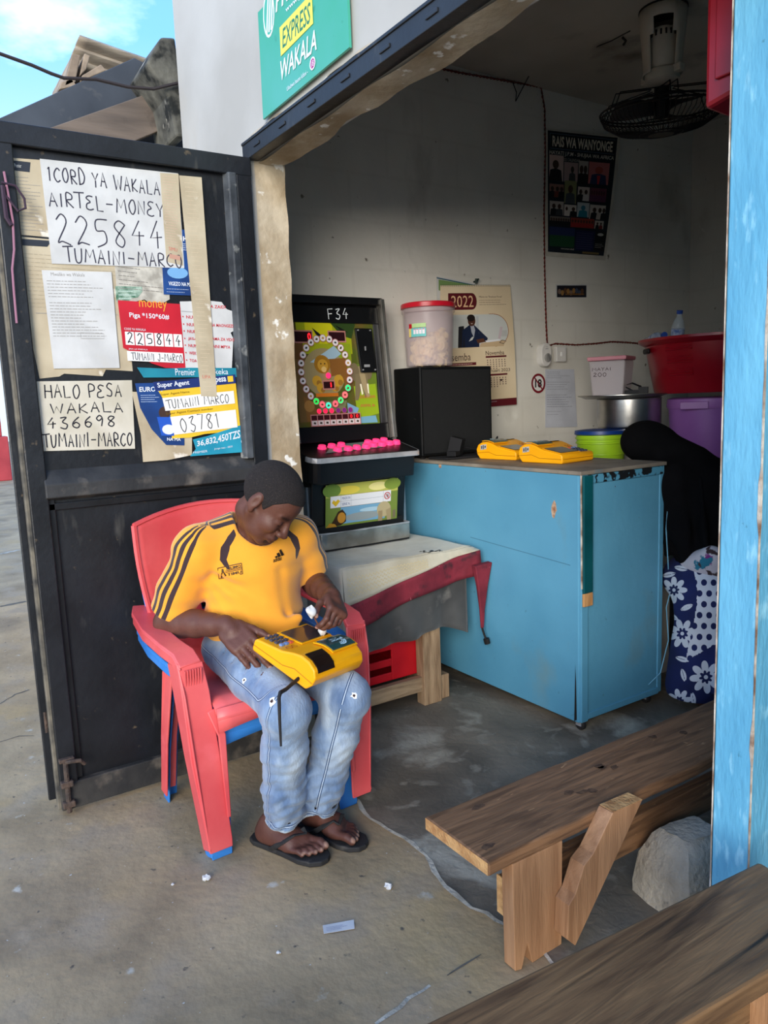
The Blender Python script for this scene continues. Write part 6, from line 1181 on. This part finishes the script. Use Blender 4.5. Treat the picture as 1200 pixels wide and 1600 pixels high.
# raglan wedge on the chest side of the shoulder
frx=np.where(Q[:,1]<.98,np.interp(Q[:,2],[.88,.92,.96,.995,1.02],[.115,.130,.118,.085,.07]),0)
wed=np.abs(np.abs(Q[:,1]-.98)-frx); 
wr_=np.interp(Q[:,2],[.885,.90,.95,.99,1.01],[0,.007,.014,.013,0]); wedge=np.where((Q[:,0]>-2.325)&(Q[:,2]>.885)&(Q[:,2]<1.01),wr_-wed,-.05)
wedge=np.where(Q[:,1]<.98,wedge,np.where((Q[:,0]>-2.325)&(Q[:,2]>.885)&(Q[:,2]<1.01),wr_-np.abs((Q[:,1]-.98)-np.interp(Q[:,2],[.88,.92,.96,.995,1.02],[.115,.130,.118,.085,.07])),-.05))
def shirt_mat():
    m=M('yellow_shirt',S(244,168,44),S(234,152,34),scale=4,rough=.85,bump=.10,bscale=300,sheen=.35); nt=m.node_tree; b=nt.nodes['Principled BSDF']; src=b.inputs['Base Color'].links[0].from_socket; L=nt.links.new
    a=N(nt,'ShaderNodeAttribute'); a.attribute_name='lat'; w=N(nt,'ShaderNodeAttribute'); w.attribute_name='wedge'
    tot=None
    def band(c,hw_):
        x=N(nt,'ShaderNodeMath',operation='SUBTRACT'); x.inputs[1].default_value=c; L(a.outputs['Fac'],x.inputs[0]); y=N(nt,'ShaderNodeMath',operation='ABSOLUTE'); L(x.outputs[0],y.inputs[0]); z=N(nt,'ShaderNodeMath',operation='LESS_THAN'); z.inputs[1].default_value=hw_; L(y.outputs[0],z.inputs[0]); return z.outputs[0]
    for o_ in [band(c,.0070) for c in (.012,.036,.060)]:
        if tot is None: tot=o_
        else: x=N(nt,'ShaderNodeMath',operation='MAXIMUM'); L(tot,x.inputs[0]); L(o_,x.inputs[1]); tot=x.outputs[0]
    z=N(nt,'ShaderNodeMath',operation='GREATER_THAN'); z.inputs[1].default_value=0; L(w.outputs['Fac'],z.inputs[0]); x=N(nt,'ShaderNodeMath',operation='MAXIMUM'); L(tot,x.inputs[0]); L(z.outputs[0],x.inputs[1])
    mx=N(nt,'ShaderNodeMix',data_type='RGBA'); mx.inputs[7].default_value=(*S(52,32,34),1); L(x.outputs[0],mx.inputs[0]); L(src,mx.inputs[6]); L(mx.outputs[2],b.inputs['Base Color']); return m
shirt=fmesh('shirt',V3,F3,shirt_mat(),man,mor,floats={'lat':lat,'wedge':wedge})
# ---------------------------------------------------------------- jeans
jf=Field((-2.60,.72,.04),(-1.82,1.24,.72),.004)
jf.ell(J['pel']+A3(0,0,-.005),(.125,.165,.085),.04)
ja=lambda a,b,t:a+(b-a)*t
for a,s_ in (('r',-1),('l',1)):
    hp,kn,an=J[a+'hp'],J[a+'kn'],J[a+'an']; jf.chain([hp,ja(hp,kn,.5),kn+A3(-.005,0,-.004)],[.088,.079,.066],.03); jf.chain([kn+A3(-.005,0,-.004),ja(kn,an,.35)+A3(-.006,0,0),ja(kn,an,.75),ja(kn,an,.97)],[.069,.067,.063,.061],.03)
    jf.ell(kn+A3(.016,0,-.012),(.052,.056,.06),.03)
    for k in range(5):   # creases behind and around the knee and the bunched hem
        c=ja(kn,an,.08+.06*k)+A3(-.04,0,0); jf.cap(c+A3(.0,-.045,.012*(-1)**k),c+A3(.015,.045,-.012*(-1)**k),.006,.006,.014,'sub' if k%2 else 'add')
    for k in range(6):
        c=ja(kn,an,.66+.055*k); w=rr.uniform(-.008,.008); jf.chain([c+A3(.03,-.045,w),c+A3(.048,0,-w+.004),c+A3(.03,.045,w)],[.007,.008,.007],.016)
    for k in range(4): c=ja(hp,kn,.2+.17*k); jf.cap(c+A3(-.02,s_*-.03,.075),c+A3(.03,s_*.06,.045),.004,.004,.018,'sub')
    e_=ja(kn,an,.985); dd=unit(an-kn); jf.cut(e_,dd,e_-A3(.09,.062,.05),e_+A3(.09,.062,.06)); jf.cap(e_-dd*.02,e_+dd*.03,.052,.054,.004,'sub')
jf.crease(.0034,5,[55,75,100,140],(.8,.8,1.5),lambda P:np.clip(.35+(.5-P[...,2])*2.2,.35,1.2)); V4,F4=jf.mesh(1); Q=V4
def seg_par(a,b): d_=b-a; t=np.clip(((Q-a)@d_)/(d_@d_),0,1); return t,np.linalg.norm(Q-a-t[:,None]*d_,axis=1)
seam=np.full(len(Q),.5); fade=np.zeros(len(Q))
for a,s_ in (('r',-1),('l',-1)):
    hp,kn,an=J[a+'hp'],J[a+'kn'],J[a+'an']
    t1_,d1=seg_par(hp,kn); t2_,d2=seg_par(kn,an); own=(np.abs(Q[:,1]-hp[1])<.10) if True else 0
    side_dir=A3(.35,-1,0) if a=='r' else A3(.75,-.65,0)
    near_leg=np.minimum(d1,d2)<.10; other='l' if a=='r' else 'r'; dm=np.minimum(d1,d2)
    t1o,d1o=seg_par(J[other+'hp'],J[other+'kn']); t2o,d2o=seg_par(J[other+'kn'],J[other+'an']); own=dm<np.minimum(d1o,d2o)
    # seam line: lateral distance from the plane through the leg axis facing side_dir
    ax=np.where(d2<d1,1,0); c=np.where((ax==1)[:,None],kn+(an-kn)*t2_[:,None],hp+(kn-hp)*t1_[:,None]); v=Q-c; sd1=unit(side_dir); dd2=unit(an-kn); dd1=unit(kn-hp)
    n2=unit(np.cross(sd1,dd2)); n1=unit(np.cross(A3(.0,-1,.25) if a=='r' else A3(0,-.3,1),dd1)); l2=v@n2; l1=v@n1
    w=np.clip((Q[:,2]-(kn[2]-.05))/.07,0,1)*np.clip((kn[0]+.01-Q[:,0])/.06,0,1); lat_=l2*(1-w)+l1*w; front=np.where(ax==1,v@sd1>.01,v@(unit(A3(0,-1,.25)) if a=='r' else unit(A3(0,-.3,1)))>.01)
    seam=np.where(own&front,lat_,seam)
    fade=np.maximum(fade,np.clip(1-np.linalg.norm((Q-(kn+A3(-.05,0,.05)))/A3(.2,.05,.09),axis=1),0,1)); fade=np.maximum(fade,.8*np.clip(1-np.linalg.norm((Q-(ja(kn,an,.4)+A3(.05,0,0)))/A3(.05,.035,.2),axis=1),0,1))
for a in 'rl':
    kn,an=J[a+'kn'],J[a+'an']; dd=unit(an-kn); e_=ja(kn,an,.985); t_=(Q-e_)@dd; nr=(np.linalg.norm(Q-e_,axis=1)<.085); fade=np.where(nr&(t_>-.006),1.0,fade); seam=np.where(nr&(t_<-.012),np.where(np.abs(t_+.017)<.008,t_+.017,seam),seam)
def jeans_mat():
    m=M('faded_denim',S(138,158,182),S(92,116,148),scale=13,detail=9,rough=.88,bump=.3,bscale=120,sheen=.25,stretch=(1.3,1.3,.6),spots=((S(166,180,194),9,.56,.74,(1.2,1.2,.5)),(S(66,88,120),8,.60,.76,(1.2,1.2,.5)))); nt=m.node_tree; b=nt.nodes['Principled BSDF']; src=b.inputs['Base Color'].links[0].from_socket; L=nt.links.new
    f=N(nt,'ShaderNodeAttribute'); f.attribute_name='fade'; mx=N(nt,'ShaderNodeMix',data_type='RGBA'); mx.inputs[7].default_value=(*S(196,204,204),1); k=N(nt,'ShaderNodeMath',operation='MULTIPLY'); k.inputs[1].default_value=.6; L(f.outputs['Fac'],k.inputs[0]); L(k.outputs[0],mx.inputs[0]); L(src,mx.inputs[6])
    a=N(nt,'ShaderNodeAttribute'); a.attribute_name='seam'; y=N(nt,'ShaderNodeMath',operation='ABSOLUTE'); L(a.outputs['Fac'],y.inputs[0])
    z=N(nt,'ShaderNodeMath',operation='LESS_THAN'); z.inputs[1].default_value=.0045; L(y.outputs[0],z.inputs[0]); z2=N(nt,'ShaderNodeMath',operation='LESS_THAN'); z2.inputs[1].default_value=.0013; L(y.outputs[0],z2.inputs[0])
    m2=N(nt,'ShaderNodeMix',data_type='RGBA'); m2.inputs[7].default_value=(*S(58,78,108),1); L(z.outputs[0],m2.inputs[0]); L(mx.outputs[2],m2.inputs[6]); m3=N(nt,'ShaderNodeMix',data_type='RGBA'); m3.inputs[7].default_value=(*S(176,190,204),1); L(z2.outputs[0],m3.inputs[0]); L(m2.outputs[2],m3.inputs[6]); L(m3.outputs[2],b.inputs['Base Color']); return m
jeans=fmesh('jeans',V4,F4,jeans_mat(),man,mor,floats={'seam':seam,'fade':fade})
# frayed holes in the denim
m_fray=PM((232,232,228)); m_hole=PM((60,40,36))
from mathutils.bvhtree import BVHTree
def patch(tree,px,r,mat,name,par,lift,seed,n=9,asp=1):
    """little patch laid on a surface where the photo shows it"""
    d=FW*F_PX+RT*(px[0]-600)-UP*(px[1]-800); h=tree.ray_cast(Vector(CP),Vector(d).normalized())
    if h[0] is None: return
    p=np.array(h[0]); nn=np.array(h[1]); nn=nn if nn@d<0 else -nn; e1=unit(np.cross(nn,(0,0,1))); e2=np.cross(e1,nn); rr=random.Random(seed); g=G(); ring=[]
    for i in range(n):
        a=6.283*i/n; q=p+e1*r*asp*math.cos(a)*rr.uniform(.6,1.3)+e2*r*math.sin(a)*rr.uniform(.6,1.3); hh=tree.ray_cast(Vector(q+nn*.03),Vector(-nn)); q=np.array(hh[0]) if hh[0] is not None else q; ring.append(q+nn*lift)
    g.add(ring+[p+nn*lift*1.2],[(i,(i+1)%n,n) for i in range(n)]); g.build(name,mat,par,mor)
jt=BVHTree.FromPolygons([tuple(v) for v in V4],[tuple(q) for q in F4.tolist()])
for i,(px,r) in enumerate((((382,1063),.009),((425,1096),.013),((553,1087),.010),((480,1140),.008))): patch(jt,px,r,m_fray,'frayed_patch',jeans,.0012,i,11); patch(jt,(px[0],px[1]),r*.45,m_hole,'hole',jeans,.002,i+9,8)
# marks on the shirt
stt=BVHTree.FromPolygons([tuple(v) for v in V3],[tuple(q) for q in F3.tolist()])
def on_shirt(x,y,lift=.0035):
    d=FW*F_PX+RT*(x-600)-UP*(y-800); h=stt.ray_cast(Vector(CP),Vector(d).normalized()); 
    return np.array(h[0])-unit(d)*lift if h[0] is not None else None
def mark(polys,name,col):
    g=G()
    for pl in polys:
        q=[on_shirt(*p) for p in pl]
        if all(v is not None for v in q): g.add(q,[tuple(range(len(q)))])
    if g.v: g.build(name,PM(col),shirt,mor,fix=False)
bd=lambda a,b,w:[(a[0],a[1]-w),(b[0],b[1]-w),(b[0],b[1]+w),(a[0],a[1]+w)]
P0=(340,888); U_=(37,-8); Vd=(2,16.5)
uv=lambda u,v:(P0[0]+U_[0]*u+Vd[0]*v,P0[1]+U_[1]*u+Vd[1]*v)
pol=[]
for a,b in (((0,0),(1,0)),((0,1),(1,1))): pol.append([uv(a[0],a[1]-.04),uv(b[0],b[1]-.04),uv(b[0],b[1]+.04),uv(a[0],a[1]+.04)])
for u in (0,1): pol.append([uv(u-.012,0),uv(u+.012,0),uv(u+.012,1),uv(u-.012,1)])
for v in (.42,.55): pol.append([uv(.3,v-.03),uv(1,v-.03),uv(1,v+.03),uv(.3,v+.03)])
pol+= [[uv(.16,.15),uv(.22,.15),uv(.24,.5),uv(.14,.5)],[uv(.13,.5),uv(.18,.5),uv(.14,.95),uv(.08,.95)],[uv(.2,.5),uv(.25,.5),uv(.32,.85),uv(.27,.9)]]
for v0,t in ((.10,'KILIMO'),(.66,'TIMU')):
    v_,f_=text_faces(t,.02); a,b=v_.min(0),v_.max(0); v_=(v_-a)/(b-a)
    for q in f_: pol.append([uv(.36+.6*v_[i][0],v0+.26*(1-v_[i][1])) for i in q])
mark(pol,'chest_print',(70,46,20))
lx,ly=435,866; pol=[[(lx-6,ly+4),(lx-2,ly+2),(lx-1,ly+5),(lx-4,ly+6)],[(lx-3,ly-1),(lx+1,ly-3),(lx+4,ly+3),(lx,ly+5)],[(lx+1,ly-6),(lx+4,ly-8),(lx+9,ly+1),(lx+5,ly+3)]]
v_,f_=text_faces('adidas',.02); a,b=v_.min(0),v_.max(0); v_=(v_-a)/(b-a)
for q in f_: pol.append([(lx-8+13*v_[i][0]+0,ly+13-4*v_[i][0]-7*v_[i][1]) for i in q])
mark(pol,'chest_logo',(40,30,24))
# ---------------------------------------------------------------- flip-flops
m_rub=M('black_rubber',S(44,43,42),S(32,31,31),scale=9,rough=.75,bump=.2,spots=((S(92,86,78),12,.64,.8),))
def flipflop(heel,toe,tips,side,label):
    d_=unit((toe-heel)*A3(1,1,0)); l_=np.cross(A3(0,0,1),d_); h=heel-d_*.03; t=thing('flip_flop',label,'sandal',h+d_*.13); o_=h+d_*.13; g=G()
    out=[(0,.0),(.006,.026),(.03,.038),(.09,.040),(.16,.044),(.22,.052),(.265,.046),(.293,.024),(.30,0)]; pts=[(x,y) for x,y in out]+[(x,-y) for x,y in out[-2:0:-1]]
    g.prism([h+d_*x+l_*y*1.0+A3(0,0,.0006) for x,y in pts],(0,0,.0175)); g.build('sole',m_rub,t,o_,bevel=.004)
    post=h+d_*.215+l_*(-side*.018)*1; top=post+A3(0,0,.058)-d_*.008
    for s_ in (-1,1):
        e_=h+d_*.105+l_*s_*.040; mid=h+d_*.165+l_*s_*.044+A3(0,0,.058); m2=h+d_*.19+l_*s_*.022+A3(0,0,.074); g=G(); g.strip([e_+A3(0,0,.012),(e_+mid)/2+l_*s_*.006+A3(0,0,.006),mid,m2,top+A3(0,0,.006)],d_*1.0+A3(0,0,.3),[.016,.017,.017,.015,.010],[.005,.005,.005,.005,.005]); g.build('strap',m_rub,t,o_,bevel=.0015)
    g=G(); g.tube([post+A3(0,0,.017),top],.004,6); g.build('toe_post',m_rub,t,o_)
flipflop(rheel,rtoe,t1,-1,'black rubber flip-flop on the foot closest to the red chair leg'); flipflop(lheel,ltoe,t2,1,'black rubber flip-flop on the foot closest to the shop threshold')
# ---------------------------------------------------------------- little cleaning brush held in the left hand
tp0=(tl_[0][0]+tl_[4][0])/2; bt=on(505,985,Z=.70); b0=on(503,986,X=-2.03); bdir=unit(tp0-b0); bt_=thing('cleaning_stick','thin stick wrapped in white rag held over the lap terminal','brush',b0)
e0,e1=b0,tp0+bdir*.05; g=G(); g.tube([e0,e1],.0028,6); g.build('stick',PM((120,80,60)),bt_,b0)
def rag(c,r,seed,nm):
    rr=random.Random(seed); g=G(); g.lathe([(0,-r),(r*.6,-r*.7),(r,-.1*r),(r*.8,r*.5),(0,r)],10,c); g.v=[tuple(np.array(v)+np.array([rr.uniform(-.3,.3)*r for _ in range(3)])) for v in g.v]; g.build(nm,m_paper,bt_,b0,smooth=True,ang=80,sub=1)
rag(e0,.016,1,'rag_tip'); rag(e1,.018,2,'rag_wrap')
# ---------------------------------------------------------------- the woman resting behind the counter
wor=A3(-2.02,3.0,0); wm=thing('seated_person','person in black head scarf and navy flowered wrap leaning at the counter end','person',wor)
def dress(f,k=.05):
    f.ell(A3(-2.275,2.93,1.165),(.105,.095,.09),k)
wf_=Field((-2.45,2.70,.0),(-1.68,3.42,1.32),.007)
wf_.ell(A3(-2.28,2.93,1.16),(.09,.08,.085),.03); wf_.chain([A3(-2.22,2.95,1.13),A3(-2.12,2.99,1.05)],[.055,.07],.03); wf_.cap(A3(-2.10,2.88,.99),A3(-2.06,3.14,.99),.06,.06,.04); wf_.ell(A3(-2.02,3.02,.83),(.13,.15,.22),.05); wf_.ell(A3(-1.95,3.03,.58),(.16,.17,.12),.05)
wf_.chain([A3(-2.10,2.88,.98),A3(-2.24,2.865,.86),A3(-2.20,2.87,1.02)],[.045,.04,.03],.02)
for y in (2.93,3.13): wf_.chain([A3(-1.93,y,.56),A3(-1.90,y-.06,.50),A3(-1.93,y-.05,.10)],[.08,.07,.045],.03); wf_.cap(A3(-1.94,y-.05,.05),A3(-1.84,y-.08,.035),.035,.03,.02)
Va,Fa=wf_.mesh(1); fmesh('body',Va,Fa,m_skin,wm,wor,np.tile(skin,(len(Va),1)))
sf2=Field((-2.50,2.68,.50),(-1.66,3.45,1.34),.007)
sf2.ell(A3(-2.28,2.93,1.165),(.118,.108,.098),.04); sf2.cap(A3(-2.20,2.95,1.13),A3(-2.10,2.99,1.05),.085,.11,.05); sf2.cap(A3(-2.08,2.87,.99),A3(-1.98,3.14,.98),.105,.10,.06); sf2.ell(A3(-1.98,3.0,.80),(.17,.185,.24),.06); sf2.chain([A3(-2.09,2.875,.97),A3(-2.0,2.86,.80),A3(-1.97,2.88,.66)],[.075,.08,.08],.05); sf2.cap(A3(-1.90,3.05,.64),A3(-1.95,3.0,.60),.16,.16,.05)
for k in range(7): a=A3(-2.12+.05*k,2.82,1.03); sf2.cap(a,a+A3(.05,-.01,-.35),.008,.012,.03,'sub' if k%2 else 'add')
Vb,Fb=sf2.mesh(2); m_blkcloth=M('black_cloth',S(13,12,13),S(8,8,9),scale=8,rough=.95,bump=.2,spec=.1); fmesh('black_robe',Vb,Fb,m_blkcloth,wm,wor)
KS=A3(-.03,-.045,0); kf=Field((-2.24,2.56,.06),(-1.62,3.42,.74),.0045)
kf.ell(KS+A3(-1.94,3.02,.57),(.19,.215,.13),.05); kf.chain([KS+A3(-1.90,2.93,.55),KS+A3(-1.86,2.88,.50),KS+A3(-1.90,2.87,.12)],[.125,.118,.12],.05); kf.chain([A3(-1.88,3.10,.55),A3(-1.84,3.06,.50),A3(-1.86,3.05,.14)],[.12,.11,.10],.05)
for k in range(6): a=A3(-1.99+.06*k,2.775,.52); kf.cap(a+KS*0,a+A3(.015,.0,-.38),.008,.012,.03,'add' if k%2 else 'sub')
kf.cut(A3(-1.9,2.9,.08),A3(0,0,-1),A3(-2.3,2.5,.0),A3(-1.6,3.5,.16)); Vk,Fk=kf.mesh(2); m_navy=M('navy_khanga',S(22,32,84),S(16,24,66),scale=6,rough=.85,bump=.15)
Dk=Vk-CP; zk=Dk@FW; kx=600+F_PX*(Dk@RT)/zk; ky=800-F_PX*(Dk@UP)/zk   # cloth pattern coordinates, one unit about 2.8 mm
pat=np.full(len(Vk),-5.)
for cx,cy,r,ro in ((1053,922,21,0),(1066,990,23,.3),(1103,1058,26,.1),(1061,1096,20,.2),(1020,1000,22,.2),(1140,990,24,.4),(1135,900,22,.1)):
    d=np.hypot(kx-cx,ky-cy); th=np.arctan2(ky-cy,kx-cx)+ro; pet=r*(.42+.58*np.abs(np.cos(4*th))**.7)-d; star=d-r*(.22+.2*np.abs(np.cos(4*th+.4))); fl=np.minimum(pet,star); fl=np.maximum(fl,r*.13-d); pat=np.maximum(pat,fl)
for cx,cy,an in ((1064,888,.2),(1045,898,-.2),(1050,963,.5),(1073,949,-.4),(1068,1055,1.3),(1083,1092,1.4),(1066,1030,.3)):
    u=(kx-cx)*math.cos(an)+(ky-cy)*math.sin(an); v=-(kx-cx)*math.sin(an)+(ky-cy)*math.cos(an); lf_=np.minimum(4.2*(1-(u/12)**2)-np.abs(v),np.abs(v)-.5); pat=np.maximum(pat,lf_)
pan=np.minimum.reduce([kx-np.interp(ky,[880,925,960,990,1030],[1082,1089,1086,1080,1071]),1034-.55*(kx-1070)-ky,ky-884+0*kx]); dots=np.full(len(Vk),-9.)
for i in range(-1,6):
    for j in range(0,9): cx=1078+15*i+(7 if j%2 else 0); cy=893+17*j+.2*i; dots=np.maximum(dots,4.6-np.hypot(kx-cx,(ky-cy)*.9))
pat=np.where(pan>0,np.minimum(np.maximum(pan,0)+.3,-dots),pat)
nt=m_navy.node_tree; b_=nt.nodes['Principled BSDF']; src=b_.inputs['Base Color'].links[0].from_socket; a_=N(nt,'ShaderNodeAttribute'); a_.attribute_name='pat'; z_=N(nt,'ShaderNodeMath',operation='GREATER_THAN'); z_.inputs[1].default_value=0; nt.links.new(a_.outputs['Fac'],z_.inputs[0]); x_=N(nt,'ShaderNodeMix',data_type='RGBA'); x_.inputs[7].default_value=(*S(206,206,210),1); nt.links.new(z_.outputs[0],x_.inputs[0]); nt.links.new(src,x_.inputs[6]); nt.links.new(x_.outputs[2],b_.inputs['Base Color'])
kh=fmesh('navy_wrap',Vk,Fk,m_navy,wm,wor,floats={'pat':pat})
pass
lf=Field((-2.1,2.7,.55),(-1.7,3.2,.85),.007); lf.ell(A3(-1.90,2.90,.655),(.12,.12,.075),.03); lf.cap(A3(-2.0,2.84,.62),A3(-1.86,2.82,.70),.04,.05,.03); Vl,Fl=lf.mesh(2)
fmesh('patterned_shawl',Vl,Fl,M('patterned_cloth',S(206,196,196),S(190,180,184),scale=8,rough=.9,bump=.3,spots=((S(120,40,110),11,.57,.60),(S(36,110,130),14,.60,.63),(S(60,40,40),17,.62,.65))),wm,wor)
# stool she sits on
so3=A3(-1.93,3.06,.005); stl=thing('low_stool','low dark stool under the seated person','stool',so3)
g=G(); g.bb((-2.14,3.02,.40),(-1.93,3.30,.44)); g.build('stool_seat',wood('stool_wood',(86,64,46),(58,42,30),(7,1,7)),stl,so3,bevel=.005)
for x in (-2.11,-1.96):
    for y in (3.05,3.27): g=G(); g.bb((x-.02,y-.02,.005),(x+.02,y+.02,.40)); g.build('leg',MATS['stool_wood'],stl,so3)
